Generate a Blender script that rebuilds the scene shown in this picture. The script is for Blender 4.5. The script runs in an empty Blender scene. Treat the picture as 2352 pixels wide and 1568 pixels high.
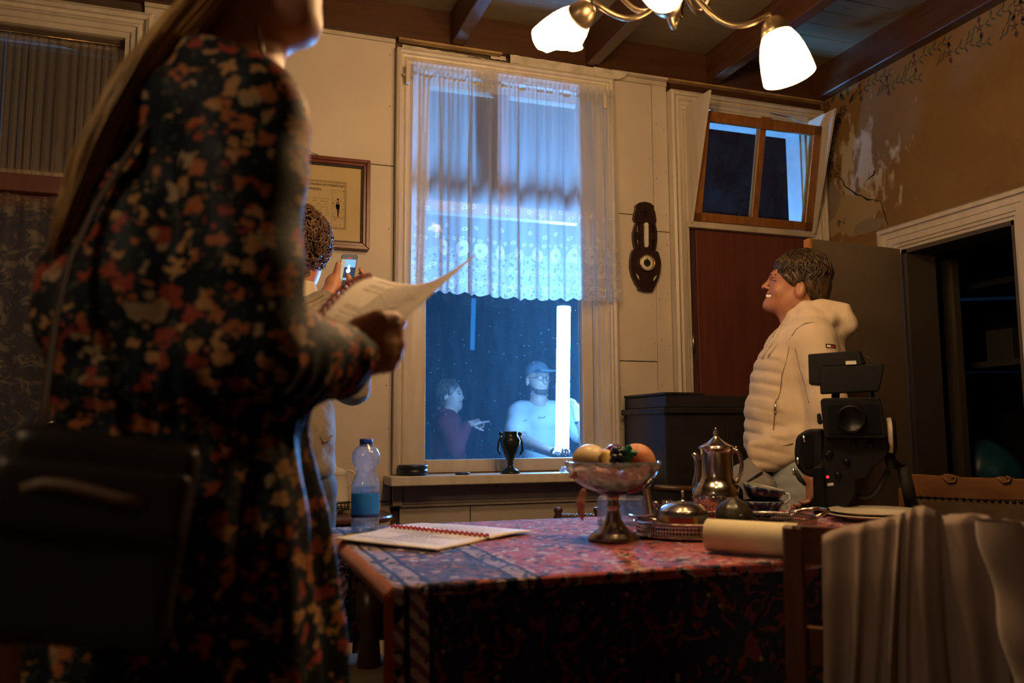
import bpy, bmesh, math, random
import numpy as np
from mathutils import Vector, Matrix

random.seed(7)
rng = np.random.default_rng(7)
SC = bpy.context.scene
COL = SC.collection

# ------------------------------------------------------------------ camera
FPX = 1917.0                       # focal length in pixels of the 2352-wide frame
CAMH = 1.01
_yaw, _pitch, _roll = math.radians(19.05), math.radians(6.2), math.radians(0.28)
_f = np.array([math.sin(_yaw) * math.cos(_pitch), math.cos(_yaw) * math.cos(_pitch), math.sin(_pitch)])
_r = np.array([math.cos(_yaw), -math.sin(_yaw), 0.0])
_d = np.cross(_f, _r)
CM = np.stack([math.cos(_roll) * _r + math.sin(_roll) * _d, -math.sin(_roll) * _r + math.cos(_roll) * _d, _f])
CP = np.array([0.0, 0.0, CAMH])
cam = bpy.data.cameras.new('camera')
cam_o = bpy.data.objects.new('camera', cam)
COL.objects.link(cam_o)
_m = Matrix.Identity(4)
for i in range(3):
    _m[i][0] = CM[0][i]; _m[i][1] = -CM[1][i]; _m[i][2] = -CM[2][i]; _m[i][3] = CP[i]
cam_o.matrix_world = _m
cam.sensor_width = 36.0
cam.lens = FPX / 2352.0 * 36.0
cam.clip_start = 0.02
cam.dof.use_dof = True
cam.dof.focus_distance = 3.45
cam.dof.aperture_fstop = 3.4
SC.camera = cam_o

# ------------------------------------------------------------------ world, light, exposure
w = bpy.data.worlds.new('night'); SC.world = w; w.use_nodes = True
bg = w.node_tree.nodes['Background']
bg.inputs[0].default_value = (0.012, 0.03, 0.07, 1); bg.inputs[1].default_value = 0.05
SC.view_settings.view_transform = 'Standard'
SC.view_settings.look = 'None'
SC.view_settings.exposure = 0.0
SC.view_settings.gamma = 1.0
SC.view_settings.use_curve_mapping = False
WARM = (1.0, 0.60, 0.27)
BULB = 18.5            # watts of each chandelier bulb
TUBE = 430.0           # emission of the hand-held light tube outside
PEND = 16.0            # watts of the plain pendant in the back half of the room
TUBE_COL = (0.13, 0.44, 1.0)
def point_light(name, loc, power, col, r):
    l = bpy.data.lights.new(name, 'POINT'); l.energy = power; l.color = col; l.shadow_soft_size = r
    o = bpy.data.objects.new(name, l); o.location = loc; COL.objects.link(o); return o

# ------------------------------------------------------------------ picture <-> place
def ray(x, y): return CM.T @ np.array([(x - 1176) / FPX, (y - 784) / FPX, 1.0])
def atY(x, y, Y): v = ray(x, y); return CP + v * (Y / v[1])
def atX(x, y, X): v = ray(x, y); return CP + v * (X / v[0])
def atZ(x, y, Z): v = ray(x, y); return CP + v * ((Z - CAMH) / v[2])
def atD(x, y, D): return CP + ray(x, y) * D

# ------------------------------------------------------------------ materials
MATS = {}
def nodes(name):
    m = bpy.data.materials.new(name); m.use_nodes = True
    nt = m.node_tree; nt.nodes.clear(); MATS[name] = m
    return m, nt, nt.nodes, nt.links
def rgba(c): return (c[0], c[1], c[2], 1.0)
def pm(name, col, col2=None, scale=6.0, rough=0.6, metal=0.0, bump=0.0, bscale=None, stretch=(1, 1, 1), detail=4, spec=0.5,
       lo=0.35, hi=0.65, rough2=None, coat=0.0, sheen=0.0, sss=0.0):
    m, nt, N, L = nodes(name)
    o = N.new('ShaderNodeOutputMaterial'); b = N.new('ShaderNodeBsdfPrincipled')
    L.new(b.outputs[0], o.inputs[0])
    b.inputs['Base Color'].default_value = rgba(col); b.inputs['Roughness'].default_value = rough
    b.inputs['Metallic'].default_value = metal; b.inputs['Specular IOR Level'].default_value = spec
    b.inputs['Coat Weight'].default_value = coat
    if sheen: b.inputs['Sheen Weight'].default_value = sheen
    if sss:
        b.inputs['Subsurface Weight'].default_value = sss
        b.inputs['Subsurface Radius'].default_value = (0.012, 0.005, 0.003); b.inputs['Subsurface Scale'].default_value = 1.0
    if col2 is not None or bump:
        tc = N.new('ShaderNodeTexCoord'); mp = N.new('ShaderNodeMapping'); mp.inputs['Scale'].default_value = stretch
        L.new(tc.outputs['Object'], mp.inputs['Vector'])
        n = N.new('ShaderNodeTexNoise'); n.inputs['Scale'].default_value = scale; n.inputs['Detail'].default_value = detail
        L.new(mp.outputs[0], n.inputs['Vector'])
        if col2 is not None:
            r = N.new('ShaderNodeValToRGB'); r.color_ramp.elements[0].position = lo; r.color_ramp.elements[1].position = hi
            r.color_ramp.elements[0].color = rgba(col); r.color_ramp.elements[1].color = rgba(col2)
            L.new(n.outputs['Fac'], r.inputs[0]); L.new(r.outputs[0], b.inputs['Base Color'])
        if bump:
            n2 = n
            if bscale:
                n2 = N.new('ShaderNodeTexNoise'); n2.inputs['Scale'].default_value = bscale; n2.inputs['Detail'].default_value = 3
                L.new(mp.outputs[0], n2.inputs['Vector'])
            bp = N.new('ShaderNodeBump'); bp.inputs['Strength'].default_value = bump; bp.inputs['Distance'].default_value = 0.004
            L.new(n2.outputs['Fac'], bp.inputs['Height']); L.new(bp.outputs[0], b.inputs['Normal'])
    return m
def emat(name, col, strength):
    m, nt, N, L = nodes(name)
    o = N.new('ShaderNodeOutputMaterial'); e = N.new('ShaderNodeEmission')
    e.inputs[0].default_value = rgba(col); e.inputs[1].default_value = strength
    L.new(e.outputs[0], o.inputs[0]); return m
def glassmat(name, tint=(1, 1, 1), gloss=0.10, fmul=0.7, rough=0.02, dirt=0.0, dirtcol=(0.7, 0.75, 0.8), dscale=9.0, streak=(1, 1, 1), base=0.0, spots=0.0, back=0.3):
    """thin glass: clear + mirror by fresnel + dust that scatters"""
    m, nt, N, L = nodes(name)
    o = N.new('ShaderNodeOutputMaterial')
    t = N.new('ShaderNodeBsdfTransparent'); t.inputs[0].default_value = rgba(tint)
    g = N.new('ShaderNodeBsdfGlossy'); g.inputs['Roughness'].default_value = rough
    fr = N.new('ShaderNodeLayerWeight'); fr.inputs[0].default_value = 0.25
    mu = N.new('ShaderNodeMath'); mu.operation = 'MULTIPLY_ADD'; mu.inputs[1].default_value = fmul; mu.inputs[2].default_value = gloss
    L.new(fr.outputs['Fresnel'], mu.inputs[0])
    x = N.new('ShaderNodeMixShader'); L.new(mu.outputs[0], x.inputs[0]); L.new(t.outputs[0], x.inputs[1]); L.new(g.outputs[0], x.inputs[2])
    last = x
    if dirt or base or spots:
        tc = N.new('ShaderNodeTexCoord'); mp = N.new('ShaderNodeMapping'); mp.inputs['Scale'].default_value = streak
        L.new(tc.outputs['Object'], mp.inputs['Vector'])
        n = N.new('ShaderNodeTexNoise'); n.inputs['Scale'].default_value = dscale; n.inputs['Detail'].default_value = 8; n.inputs['Roughness'].default_value = 0.7
        L.new(mp.outputs[0], n.inputs['Vector'])
        r = N.new('ShaderNodeMapRange'); r.inputs[1].default_value = 0.42; r.inputs[2].default_value = 0.8; r.inputs[3].default_value = base; r.inputs[4].default_value = base + dirt
        L.new(n.outputs['Fac'], r.inputs[0])
        fac = r.outputs[0]
        if spots:
            v = N.new('ShaderNodeTexVoronoi'); v.inputs['Scale'].default_value = 26.0
            L.new(tc.outputs['Object'], v.inputs['Vector'])
            lt = N.new('ShaderNodeMath'); lt.operation = 'LESS_THAN'; lt.inputs[1].default_value = 0.055
            L.new(v.outputs['Distance'], lt.inputs[0])
            ma = N.new('ShaderNodeMath'); ma.operation = 'MULTIPLY_ADD'; ma.inputs[1].default_value = spots
            L.new(lt.outputs[0], ma.inputs[0]); L.new(fac, ma.inputs[2]); fac = ma.outputs[0]
        tr = N.new('ShaderNodeBsdfTranslucent'); tr.inputs[0].default_value = rgba(dirtcol)
        df = N.new('ShaderNodeBsdfDiffuse'); df.inputs[0].default_value = rgba(dirtcol)
        mx = N.new('ShaderNodeMixShader'); mx.inputs[0].default_value = back
        L.new(tr.outputs[0], mx.inputs[1]); L.new(df.outputs[0], mx.inputs[2])
        y = N.new('ShaderNodeMixShader'); L.new(fac, y.inputs[0]); L.new(x.outputs[0], y.inputs[1]); L.new(mx.outputs[0], y.inputs[2])
        last = y
    L.new(last.outputs[0], o.inputs[0]); return m

# ------------------------------------------------------------------ objects
def tag(o, label=None, cat=None, group=None, kind=None):
    if label: o['label'] = label
    if cat: o['category'] = cat
    if group: o['group'] = group
    if kind: o['kind'] = kind
    return o
def empty(name, loc, label=None, cat=None, group=None, kind=None, rz=0.0):
    o = bpy.data.objects.new(name, None); COL.objects.link(o)
    o.empty_display_size = 0.05
    o.location = [float(v) for v in loc]; o.rotation_euler = (0, 0, rz)
    return tag(o, label, cat, group, kind)
def wm(o):
    m = Matrix.LocRotScale(o.location, o.rotation_euler, o.scale)
    if o.parent: m = wm(o.parent) @ o.matrix_parent_inverse @ m
    return m
def adopt(o, parent):
    """child keeps the place it has in the world"""
    if parent is not None:
        o.parent = parent; o.matrix_parent_inverse = wm(parent).inverted()
    return o
def link_mesh(name, me, mat, parent=None, kind=None):
    o = bpy.data.objects.new(name, me); COL.objects.link(o)
    if mat is not None and not me.materials:
        for q in (mat if isinstance(mat, (list, tuple)) else [mat]):
            me.materials.append(MATS[q] if isinstance(q, str) else q)
    adopt(o, parent)
    if kind: o['kind'] = kind
    return o
def copy_tree(o, parent=None, off=(0, 0, 0)):
    c = o.copy(); COL.objects.link(c)
    if parent is None: c.location = Vector(o.location) + Vector(off)
    else: c.parent = parent
    for ch in [q for q in bpy.data.objects if q.parent == o]: copy_tree(ch, c)
    return c

class MB:
    """collects shapes into one mesh"""
    def __init__(s): s.v = []; s.f = []; s.sm = []; s.mi = []; s.cur = 0
    def add(s, vs, fs, smooth=False):
        b = len(s.v); s.v += [tuple(float(c) for c in p) for p in vs]
        s.f += [tuple(b + i for i in q) for q in fs]; s.sm += [smooth] * len(fs); s.mi += [s.cur] * len(fs); return s
    def box(s, a, b):
        x0, y0, z0 = a; x1, y1, z1 = b
        s.add([(x0, y0, z0), (x1, y0, z0), (x1, y1, z0), (x0, y1, z0), (x0, y0, z1), (x1, y0, z1), (x1, y1, z1), (x0, y1, z1)],
              [(0, 3, 2, 1), (4, 5, 6, 7), (0, 1, 5, 4), (1, 2, 6, 5), (2, 3, 7, 6), (3, 0, 4, 7)]); return s
    def obox(s, c, u, v, w_):
        """box from centre and three half-axis vectors"""
        c, u, v, w_ = map(np.array, (c, u, v, w_))
        P = [c + a * u + b * v + d * w_ for d in (-1, 1) for b in (-1, 1) for a in (-1, 1)]
        s.add(P, [(0, 2, 3, 1), (4, 5, 7, 6), (0, 1, 5, 4), (1, 3, 7, 5), (3, 2, 6, 7), (2, 0, 4, 6)]); return s
    def rbox(s, c, u, v, w_, r=0.2, n=3):
        """box with rounded vertical outline in the u-v plane and chamfered ends along w"""
        c, u, v, w_ = map(lambda q: np.array(q, float), (c, u, v, w_))
        lu, lv, lw = np.linalg.norm(u), np.linalg.norm(v), np.linalg.norm(w_)
        rr = r if r < min(lu, lv) else min(lu, lv) * 0.95
        out = []
        for k, (sx, sy) in enumerate(((1, 1), (-1, 1), (-1, -1), (1, -1))):
            for j in range(n + 1):
                a = (k + j / n) * math.pi / 2
                out.append((sx * (lu - rr) + rr * math.cos(a), sy * (lv - rr) + rr * math.sin(a)))
        ch = min(rr, lw) * 0.5
        rings = [(-lw, ch), (-lw + ch, 0), (lw - ch, 0), (lw, ch)]
        V = []
        for zz, ins in rings:
            fu, fv = (lu - ins) / lu, (lv - ins) / lv
            V += [c + u / lu * a * fu + v / lv * b * fv + w_ / lw * zz for a, b in out]
        m = len(out); F = []
        for q in range(3):
            for i in range(m): F.append((q * m + i, q * m + (i + 1) % m, (q + 1) * m + (i + 1) % m, (q + 1) * m + i))
        F.append(tuple(range(m))[::-1]); F.append(tuple(3 * m + i for i in range(m)))
        s.add(V, F); return s
    def tube(s, pts, rad, n=8, cap=True, smooth=True, flat=1.0, up=None):
        pts = [np.array(p, float) for p in pts]; k = len(pts)
        rad = [rad] * k if not hasattr(rad, '__len__') else list(rad)
        T = []
        for i in range(k):
            t = pts[min(i + 1, k - 1)] - pts[max(i - 1, 0)]; l = np.linalg.norm(t); T.append(t / (l if l > 1e-9 else 1))
        ref = np.array([0, 0, 1.0]) if up is None else np.array(up, float)
        if abs(T[0] @ ref) > 0.95 * np.linalg.norm(ref): ref = np.array([1.0, 0, 0])
        N = np.cross(T[0], ref); N /= np.linalg.norm(N)
        V = []
        for i in range(k):
            N = N - (N @ T[i]) * T[i]; N /= max(np.linalg.norm(N), 1e-9); B = np.cross(T[i], N)
            for j in range(n):
                a = 2 * math.pi * j / n; V.append(pts[i] + rad[i] * (math.cos(a) * N + flat * math.sin(a) * B))
        F = []
        for i in range(k - 1):
            for j in range(n): F.append((i * n + j, i * n + (j + 1) % n, (i + 1) * n + (j + 1) % n, (i + 1) * n + j))
        if cap: F.append(tuple(range(n))[::-1]); F.append(tuple((k - 1) * n + j for j in range(n)))
        s.add(V, F, smooth); return s
    def lathe(s, prof, c=(0, 0, 0), n=32, smooth=True, axis=None, mod=None, cap=True):
        """prof = [(r, h)...]; axis = direction of h"""
        c = np.array(c, float); ax = np.array([0, 0, 1.0]) if axis is None else np.array(axis, float) / np.linalg.norm(axis)
        ref = np.array([1.0, 0, 0]) if abs(ax[0]) < 0.9 else np.array([0, 1.0, 0])
        U = np.cross(ax, ref); U /= np.linalg.norm(U); W = np.cross(ax, U)
        V = []
        for i, (r, h) in enumerate(prof):
            for j in range(n):
                a = 2 * math.pi * j / n; q = mod(i, a) if mod else 1.0
                V.append(c + ax * h + r * q * (math.cos(a) * U + math.sin(a) * W))
        F = []
        for i in range(len(prof) - 1):
            for j in range(n): F.append((i * n + j, i * n + (j + 1) % n, (i + 1) * n + (j + 1) % n, (i + 1) * n + j))
        if cap:
            if prof[0][0] > 1e-5: F.append(tuple(range(n))[::-1])
            if prof[-1][0] > 1e-5: F.append(tuple((len(prof) - 1) * n + j for j in range(n)))
        s.add(V, F, smooth); return s
    def prism(s, poly, o, u, v, w_, smooth=False):
        """poly of (a,b) in axes u,v at origin o, extruded by vector w_"""
        o, u, v, w_ = map(lambda q: np.array(q, float), (o, u, v, w_)); m = len(poly)
        V = [o + a * u + b * v for a, b in poly] + [o + a * u + b * v + w_ for a, b in poly]
        F = [tuple(range(m))[::-1], tuple(range(m, 2 * m))] + [(i, (i + 1) % m, m + (i + 1) % m, m + i) for i in range(m)]
        s.add(V, F, smooth); return s
    def grid(s, fn, nu, nv, smooth=True, thick=None, closed_u=False):
        V = [fn(i / nu, j / nv) for j in range(nv + 1) for i in range(nu + 1)]
        F = [(j * (nu + 1) + i, j * (nu + 1) + i + 1, (j + 1) * (nu + 1) + i + 1, (j + 1) * (nu + 1) + i) for j in range(nv) for i in range(nu)]
        s.add(V, F, smooth)
        if thick is not None:
            t = np.array(thick, float); b = len(s.v)
            V2 = [np.array(p) + t for p in V]
            F2 = [q[::-1] for q in F]
            s.add(V2, F2, smooth)
            o = b - len(V); rim = []
            W = nu + 1
            edge = [i for i in range(W)] + [j * W + nu for j in range(1, nv + 1)] + [nv * W + i for i in range(nu - 1, -1, -1)] + [j * W for j in range(nv - 1, 0, -1)]
            for a, c in zip(edge, edge[1:] + edge[:1]): s.f.append((o + c, o + a, b + a, b + c)); s.sm.append(False); s.mi.append(s.cur)
        return s
    def mesh(s, name):
        me = bpy.data.meshes.new(name); me.from_pydata(s.v, [], s.f); me.update()
        me.polygons.foreach_set('use_smooth', s.sm); me.polygons.foreach_set('material_index', s.mi)
        return me
    def build(s, name, mat, parent=None, kind=None, bevel=0.0):
        me = s.mesh(name)
        if bevel:
            bm = bmesh.new(); bm.from_mesh(me); bmesh.ops.remove_doubles(bm, verts=bm.verts, dist=1e-6)
            bmesh.ops.bevel(bm, geom=[e for e in bm.edges], offset=bevel, segments=1, affect='EDGES', clamp_overlap=True)
            bm.to_mesh(me); bm.free()
        return link_mesh(name, me, mat, parent, kind)
def text_mesh(body, size, name, mat, parent, origin, u, v, align='CENTER', off=0.0):
    cu = bpy.data.curves.new(name, 'FONT'); cu.body = body; cu.size = size; cu.align_x = align; cu.extrude = 0.0003; cu.resolution_u = 2
    if off: cu.offset = off
    t = bpy.data.objects.new(name + '_c', cu); COL.objects.link(t)
    me = bpy.data.meshes.new_from_object(t.evaluated_get(bpy.context.evaluated_depsgraph_get()))
    bpy.data.objects.remove(t); me.materials.clear(); me.name = name
    u = Vector(u).normalized(); v = Vector(v).normalized(); w_ = u.cross(v)
    M = Matrix(((u[0], v[0], w_[0], origin[0]), (u[1], v[1], w_[1], origin[1]), (u[2], v[2], w_[2], origin[2]), (0, 0, 0, 1)))
    me.transform(M)
    return link_mesh(name, me, mat, parent)

# ------------------------------------------------------------------ smooth solids from distance fields (bodies, clothes, fruit)
def surface_nets(D, o, h):
    S = D < 0
    nx, ny, nz = D.shape
    cnt = np.zeros((nx - 1, ny - 1, nz - 1)); acc = np.zeros((nx - 1, ny - 1, nz - 1, 3))
    cor = [(i, j, k) for i in (0, 1) for j in (0, 1) for k in (0, 1)]
    def sl(c): return D[c[0]:nx - 1 + c[0], c[1]:ny - 1 + c[1], c[2]:nz - 1 + c[2]]
    for a in cor:
        for ax in range(3):
            if a[ax]: continue
            b = list(a); b[ax] = 1
            da, db = sl(a), sl(b); x = (da < 0) != (db < 0)
            t = np.where(x, da / np.where(x, da - db, 1.0), 0.0)
            cnt += x
            for q in range(3):
                acc[..., q] += np.where(x, a[q] + (t if q == ax else 0.0), 0.0)
    act = cnt > 0
    idx = -np.ones(act.shape, int); idx[act] = np.arange(act.sum())
    I = np.argwhere(act)
    V = (I + acc[act] / cnt[act][:, None]) * h + np.array(o)
    F = []
    for ax in range(3):
        b1, b2 = [(1, 2), (2, 0), (0, 1)][ax]
        s0 = [slice(None)] * 3; s1 = [slice(None)] * 3; s0[ax] = slice(0, -1); s1[ax] = slice(1, None)
        A, B = S[tuple(s0)], S[tuple(s1)]
        X = A != B
        P = np.argwhere(X)
        ok = (P[:, b1] > 0) & (P[:, b2] > 0) & (P[:, b1] < D.shape[b1] - 1) & (P[:, b2] < D.shape[b2] - 1)
        P = P[ok]; fl = A[X][ok]
        def g(d1, d2):
            Q = P.copy(); Q[:, b1] += d1; Q[:, b2] += d2; return idx[Q[:, 0], Q[:, 1], Q[:, 2]]
        q = np.stack([g(-1, -1), g(0, -1), g(0, 0), g(-1, 0)], 1)
        q[~fl] = q[~fl][:, ::-1]
        F.append(q)
    F = np.concatenate(F); F = F[(F >= 0).all(1)]
    return V, F
class Sdf:
    def __init__(s): s.p = []
    def rc(s, a, b, ra, rb=None, k=0.02, op='u'):
        rb = ra if rb is None else rb; a, b = np.array(a, float), np.array(b, float)
        s.p.append(('rc', a, b, ra, rb, k, op, np.minimum(a - ra, b - rb), np.maximum(a + ra, b + rb))); return s
    def chain(s, pts, rad, k=0.02):
        for i in range(len(pts) - 1): s.rc(pts[i], pts[i + 1], rad[i], rad[i + 1], k)
        return s
    def el(s, c, r, axes=None, k=0.02, op='u'):
        c = np.array(c, float); r = np.array(r, float); ax = np.eye(3) if axes is None else np.array(axes, float)
        e = np.sqrt(((ax * r[:, None]) ** 2).sum(0)); s.p.append(('el', c, r, ax, None, k, op, c - e, c + e)); return s
    def box(s, c, r, axes=None, rad=0.01, k=0.01, op='u'):
        c = np.array(c, float); r = np.array(r, float); ax = np.eye(3) if axes is None else np.array(axes, float)
        e = np.abs(ax * r[:, None]).sum(0) + rad; s.p.append(('bx', c, r, ax, rad, k, op, c - e, c + e)); return s
    def field(s, h, pad=0.03, disp=None, zmin=None):
        lo = np.min([q[7] for q in s.p if q[6] == 'u'], 0) - pad; hi = np.max([q[8] for q in s.p if q[6] == 'u'], 0) + pad
        if zmin is not None: lo[2] = max(lo[2], zmin)
        n = np.ceil((hi - lo) / h).astype(int) + 1
        D = np.full(n, 0.5, np.float32)
        ax = [lo[i] + h * np.arange(n[i]) for i in range(3)]
        for t, A, B, C_, E_, k, op, l, u in s.p:
            m = 0.05 + k
            i0 = np.maximum(np.floor((l - m - lo) / h).astype(int), 0); i1 = np.minimum(np.ceil((u + m - lo) / h).astype(int) + 1, n)
            if (i1 <= i0).any(): continue
            w_ = tuple(slice(a, b) for a, b in zip(i0, i1))
            x, y, z = np.meshgrid(*[ax[i][w_[i]] for i in range(3)], indexing='ij', sparse=True)
            if t == 'rc':
                ba = B - A; L2 = max(ba @ ba, 1e-12)
                hh = np.clip(((x - A[0]) * ba[0] + (y - A[1]) * ba[1] + (z - A[2]) * ba[2]) / L2, 0, 1)
                d = np.sqrt((x - A[0] - hh * ba[0]) ** 2 + (y - A[1] - hh * ba[1]) ** 2 + (z - A[2] - hh * ba[2]) ** 2) - (C_ + (E_ - C_) * hh)
            else:
                q = [(x - A[0]) * C_[i][0] + (y - A[1]) * C_[i][1] + (z - A[2]) * C_[i][2] for i in range(3)]
                if t == 'el':
                    k0 = np.sqrt(sum((q[i] / B[i]) ** 2 for i in range(3))); k1 = np.sqrt(sum((q[i] / B[i] ** 2) ** 2 for i in range(3)))
                    d = k0 * (k0 - 1) / np.maximum(k1, 1e-6)
                else:
                    e = [np.abs(q[i]) - B[i] for i in range(3)]
                    d = np.sqrt(sum(np.maximum(v, 0) ** 2 for v in e)) + np.minimum(np.maximum(np.maximum(e[0], e[1]), e[2]), 0) - E_
            o = D[w_]
            if op == 'u':
                hh = np.maximum(k - np.abs(o - d), 0) / k; D[w_] = np.minimum(o, d) - hh * hh * k * 0.25
            else:
                hh = np.maximum(k - np.abs(o + d), 0) / k; D[w_] = np.maximum(o, -d) + hh * hh * k * 0.25
        if disp is not None:
            x, y, z = np.meshgrid(*ax, indexing='ij', sparse=True)
            near = np.abs(D) < 0.06
            D = np.where(near, D + disp(x, y, z), D)
        return D, lo
    def build(s, name, mat, parent, h=0.007, disp=None, kind=None, pad=0.03, zmin=None):
        D, lo = s.field(h, pad, disp, zmin)
        for i in range(3):                        # close the solid at the borders of the grid
            a = [slice(None)] * 3; a[i] = 0; D[tuple(a)] = np.maximum(D[tuple(a)], 1e-4); a[i] = -1; D[tuple(a)] = np.maximum(D[tuple(a)], 1e-4)
        V, F = surface_nets(D, lo, h)
        me = bpy.data.meshes.new(name)
        me.vertices.add(len(V)); me.vertices.foreach_set('co', V.astype(np.float32).ravel())
        me.loops.add(4 * len(F)); me.loops.foreach_set('vertex_index', F.astype(np.int32).ravel())
        me.polygons.add(len(F)); me.polygons.foreach_set('loop_start', np.arange(0, 4 * len(F), 4, dtype=np.int32))
        try: me.polygons.foreach_set('loop_total', np.full(len(F), 4, np.int32))
        except Exception: pass
        me.update(calc_edges=True); me.validate()
        me.polygons.foreach_set('use_smooth', np.ones(len(me.polygons), bool))
        return link_mesh(name, me, mat, parent, kind)
def noise3(x, y, z, s, seed=0):
    r = np.random.default_rng(seed); out = 0.0
    for q in range(6):
        k = r.normal(size=3) * s * (0.6 + 0.3 * q); p = r.uniform(0, 6.28)
        out = out + np.sin(k[0] * x + k[1] * y + k[2] * z + p) / (1 + 0.35 * q)
    return out / 3.0
def strands(name, mat, parent, lines, r0, r1, n=4):
    """many tapered locks as one mesh"""
    mb = MB()
    for L in lines:
        k = len(L); mb.tube(L, [r0 + (r1 - r0) * (i / (k - 1)) ** 1.5 for i in range(k)], n=n)
    return mb.build(name, mat, parent)

# ================================================================== materials of the place
pm('panel_paint', (0.60, 0.52, 0.43), (0.66, 0.58, 0.48), scale=3, rough=0.55, bump=0.05, bscale=60)
pm('cream_paint', (0.58, 0.51, 0.42), (0.66, 0.59, 0.49), scale=7, rough=0.4, bump=0.08, bscale=25, stretch=(3, 3, .5))
pm('old_cream', (0.50, 0.43, 0.34), (0.62, 0.54, 0.44), scale=9, rough=0.5, bump=0.1, bscale=30)
pm('brown_beam', (0.055, 0.021, 0.008), (0.085, 0.034, 0.013), scale=5, rough=0.38, bump=0.15, bscale=30, stretch=(6, .4, 6))
pm('brown_plate', (0.055, 0.021, 0.008), (0.085, 0.034, 0.013), scale=5, rough=0.42, bump=0.15, bscale=30, stretch=(.4, 6, 6))
pm('ceiling_board', (0.15, 0.115, 0.06), (0.19, 0.15, 0.085), scale=4, rough=0.55, bump=0.08, stretch=(.5, 5, 5))
pm('batten', (0.50, 0.34, 0.14), (0.30, 0.18, 0.08), scale=9, rough=0.6)
pm('dark_gap', (0.02, 0.012, 0.008), rough=0.9)
pm('raw_wall', (0.10, 0.065, 0.04), (0.06, 0.04, 0.025), scale=8, rough=0.9)
pm('brown_door', (0.115, 0.032, 0.022), (0.15, 0.045, 0.028), scale=6, rough=0.38, bump=0.08, stretch=(8, 8, .6))
pm('door_stile', (0.05, 0.02, 0.015), (0.08, 0.035, 0.025), scale=9, rough=0.5, stretch=(6, 6, .6))
pm('varnished', (0.22, 0.085, 0.022), (0.33, 0.135, 0.035), scale=8, rough=0.32, bump=0.1, stretch=(5, 5, .8))
pm('raw_edge', (0.55, 0.22, 0.045), (0.45, 0.17, 0.035), scale=9, rough=0.6, stretch=(6, 6, .5))
pm('grey_door', (0.165, 0.125, 0.085), (0.19, 0.145, 0.10), scale=3, rough=0.5, bump=0.05, bscale=60)
pm('floor_wood', (0.06, 0.035, 0.022), (0.10, 0.06, 0.035), scale=6, rough=0.5, bump=0.1, stretch=(8, .5, 1))
pm('red_door', (0.11, 0.030, 0.018), (0.15, 0.045, 0.025), scale=5, rough=0.35, stretch=(6, 6, .6))
pm('brass_dull', (0.45, 0.33, 0.16), (0.30, 0.22, 0.11), scale=30, rough=0.35, metal=1.0)
pm('steel', (0.75, 0.72, 0.66), rough=0.25, metal=1.0)
pm('outside_white', (0.62, 0.64, 0.66), (0.52, 0.55, 0.58), scale=10, rough=0.5)
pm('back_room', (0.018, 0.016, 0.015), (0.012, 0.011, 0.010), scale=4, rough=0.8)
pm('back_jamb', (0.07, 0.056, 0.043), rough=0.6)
pm('earth', (0.03, 0.035, 0.03), (0.05, 0.05, 0.035), scale=4, rough=0.95)
pm('paper_strip', (0.66, 0.60, 0.50), (0.40, 0.34, 0.26), scale=14, rough=0.8, lo=0.45, hi=0.75, detail=6)
glassmat('pane_glass', back=.05, gloss=0.006, fmul=.12, dirt=0.010, dirtcol=(0.55, 0.75, 0.95), dscale=5, streak=(5, 5, 1.0), base=0.020, spots=0.30)  # dust tinted blue, so the tube's haze is put into the pane
glassmat('transom_glass', gloss=0.02, dirt=0.02, dirtcol=(0.6, 0.6, 0.6), dscale=6, base=0.003, spots=0.2)
glassmat('clear_pane', gloss=0.03, base=0.004, dirt=0.01)

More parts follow.
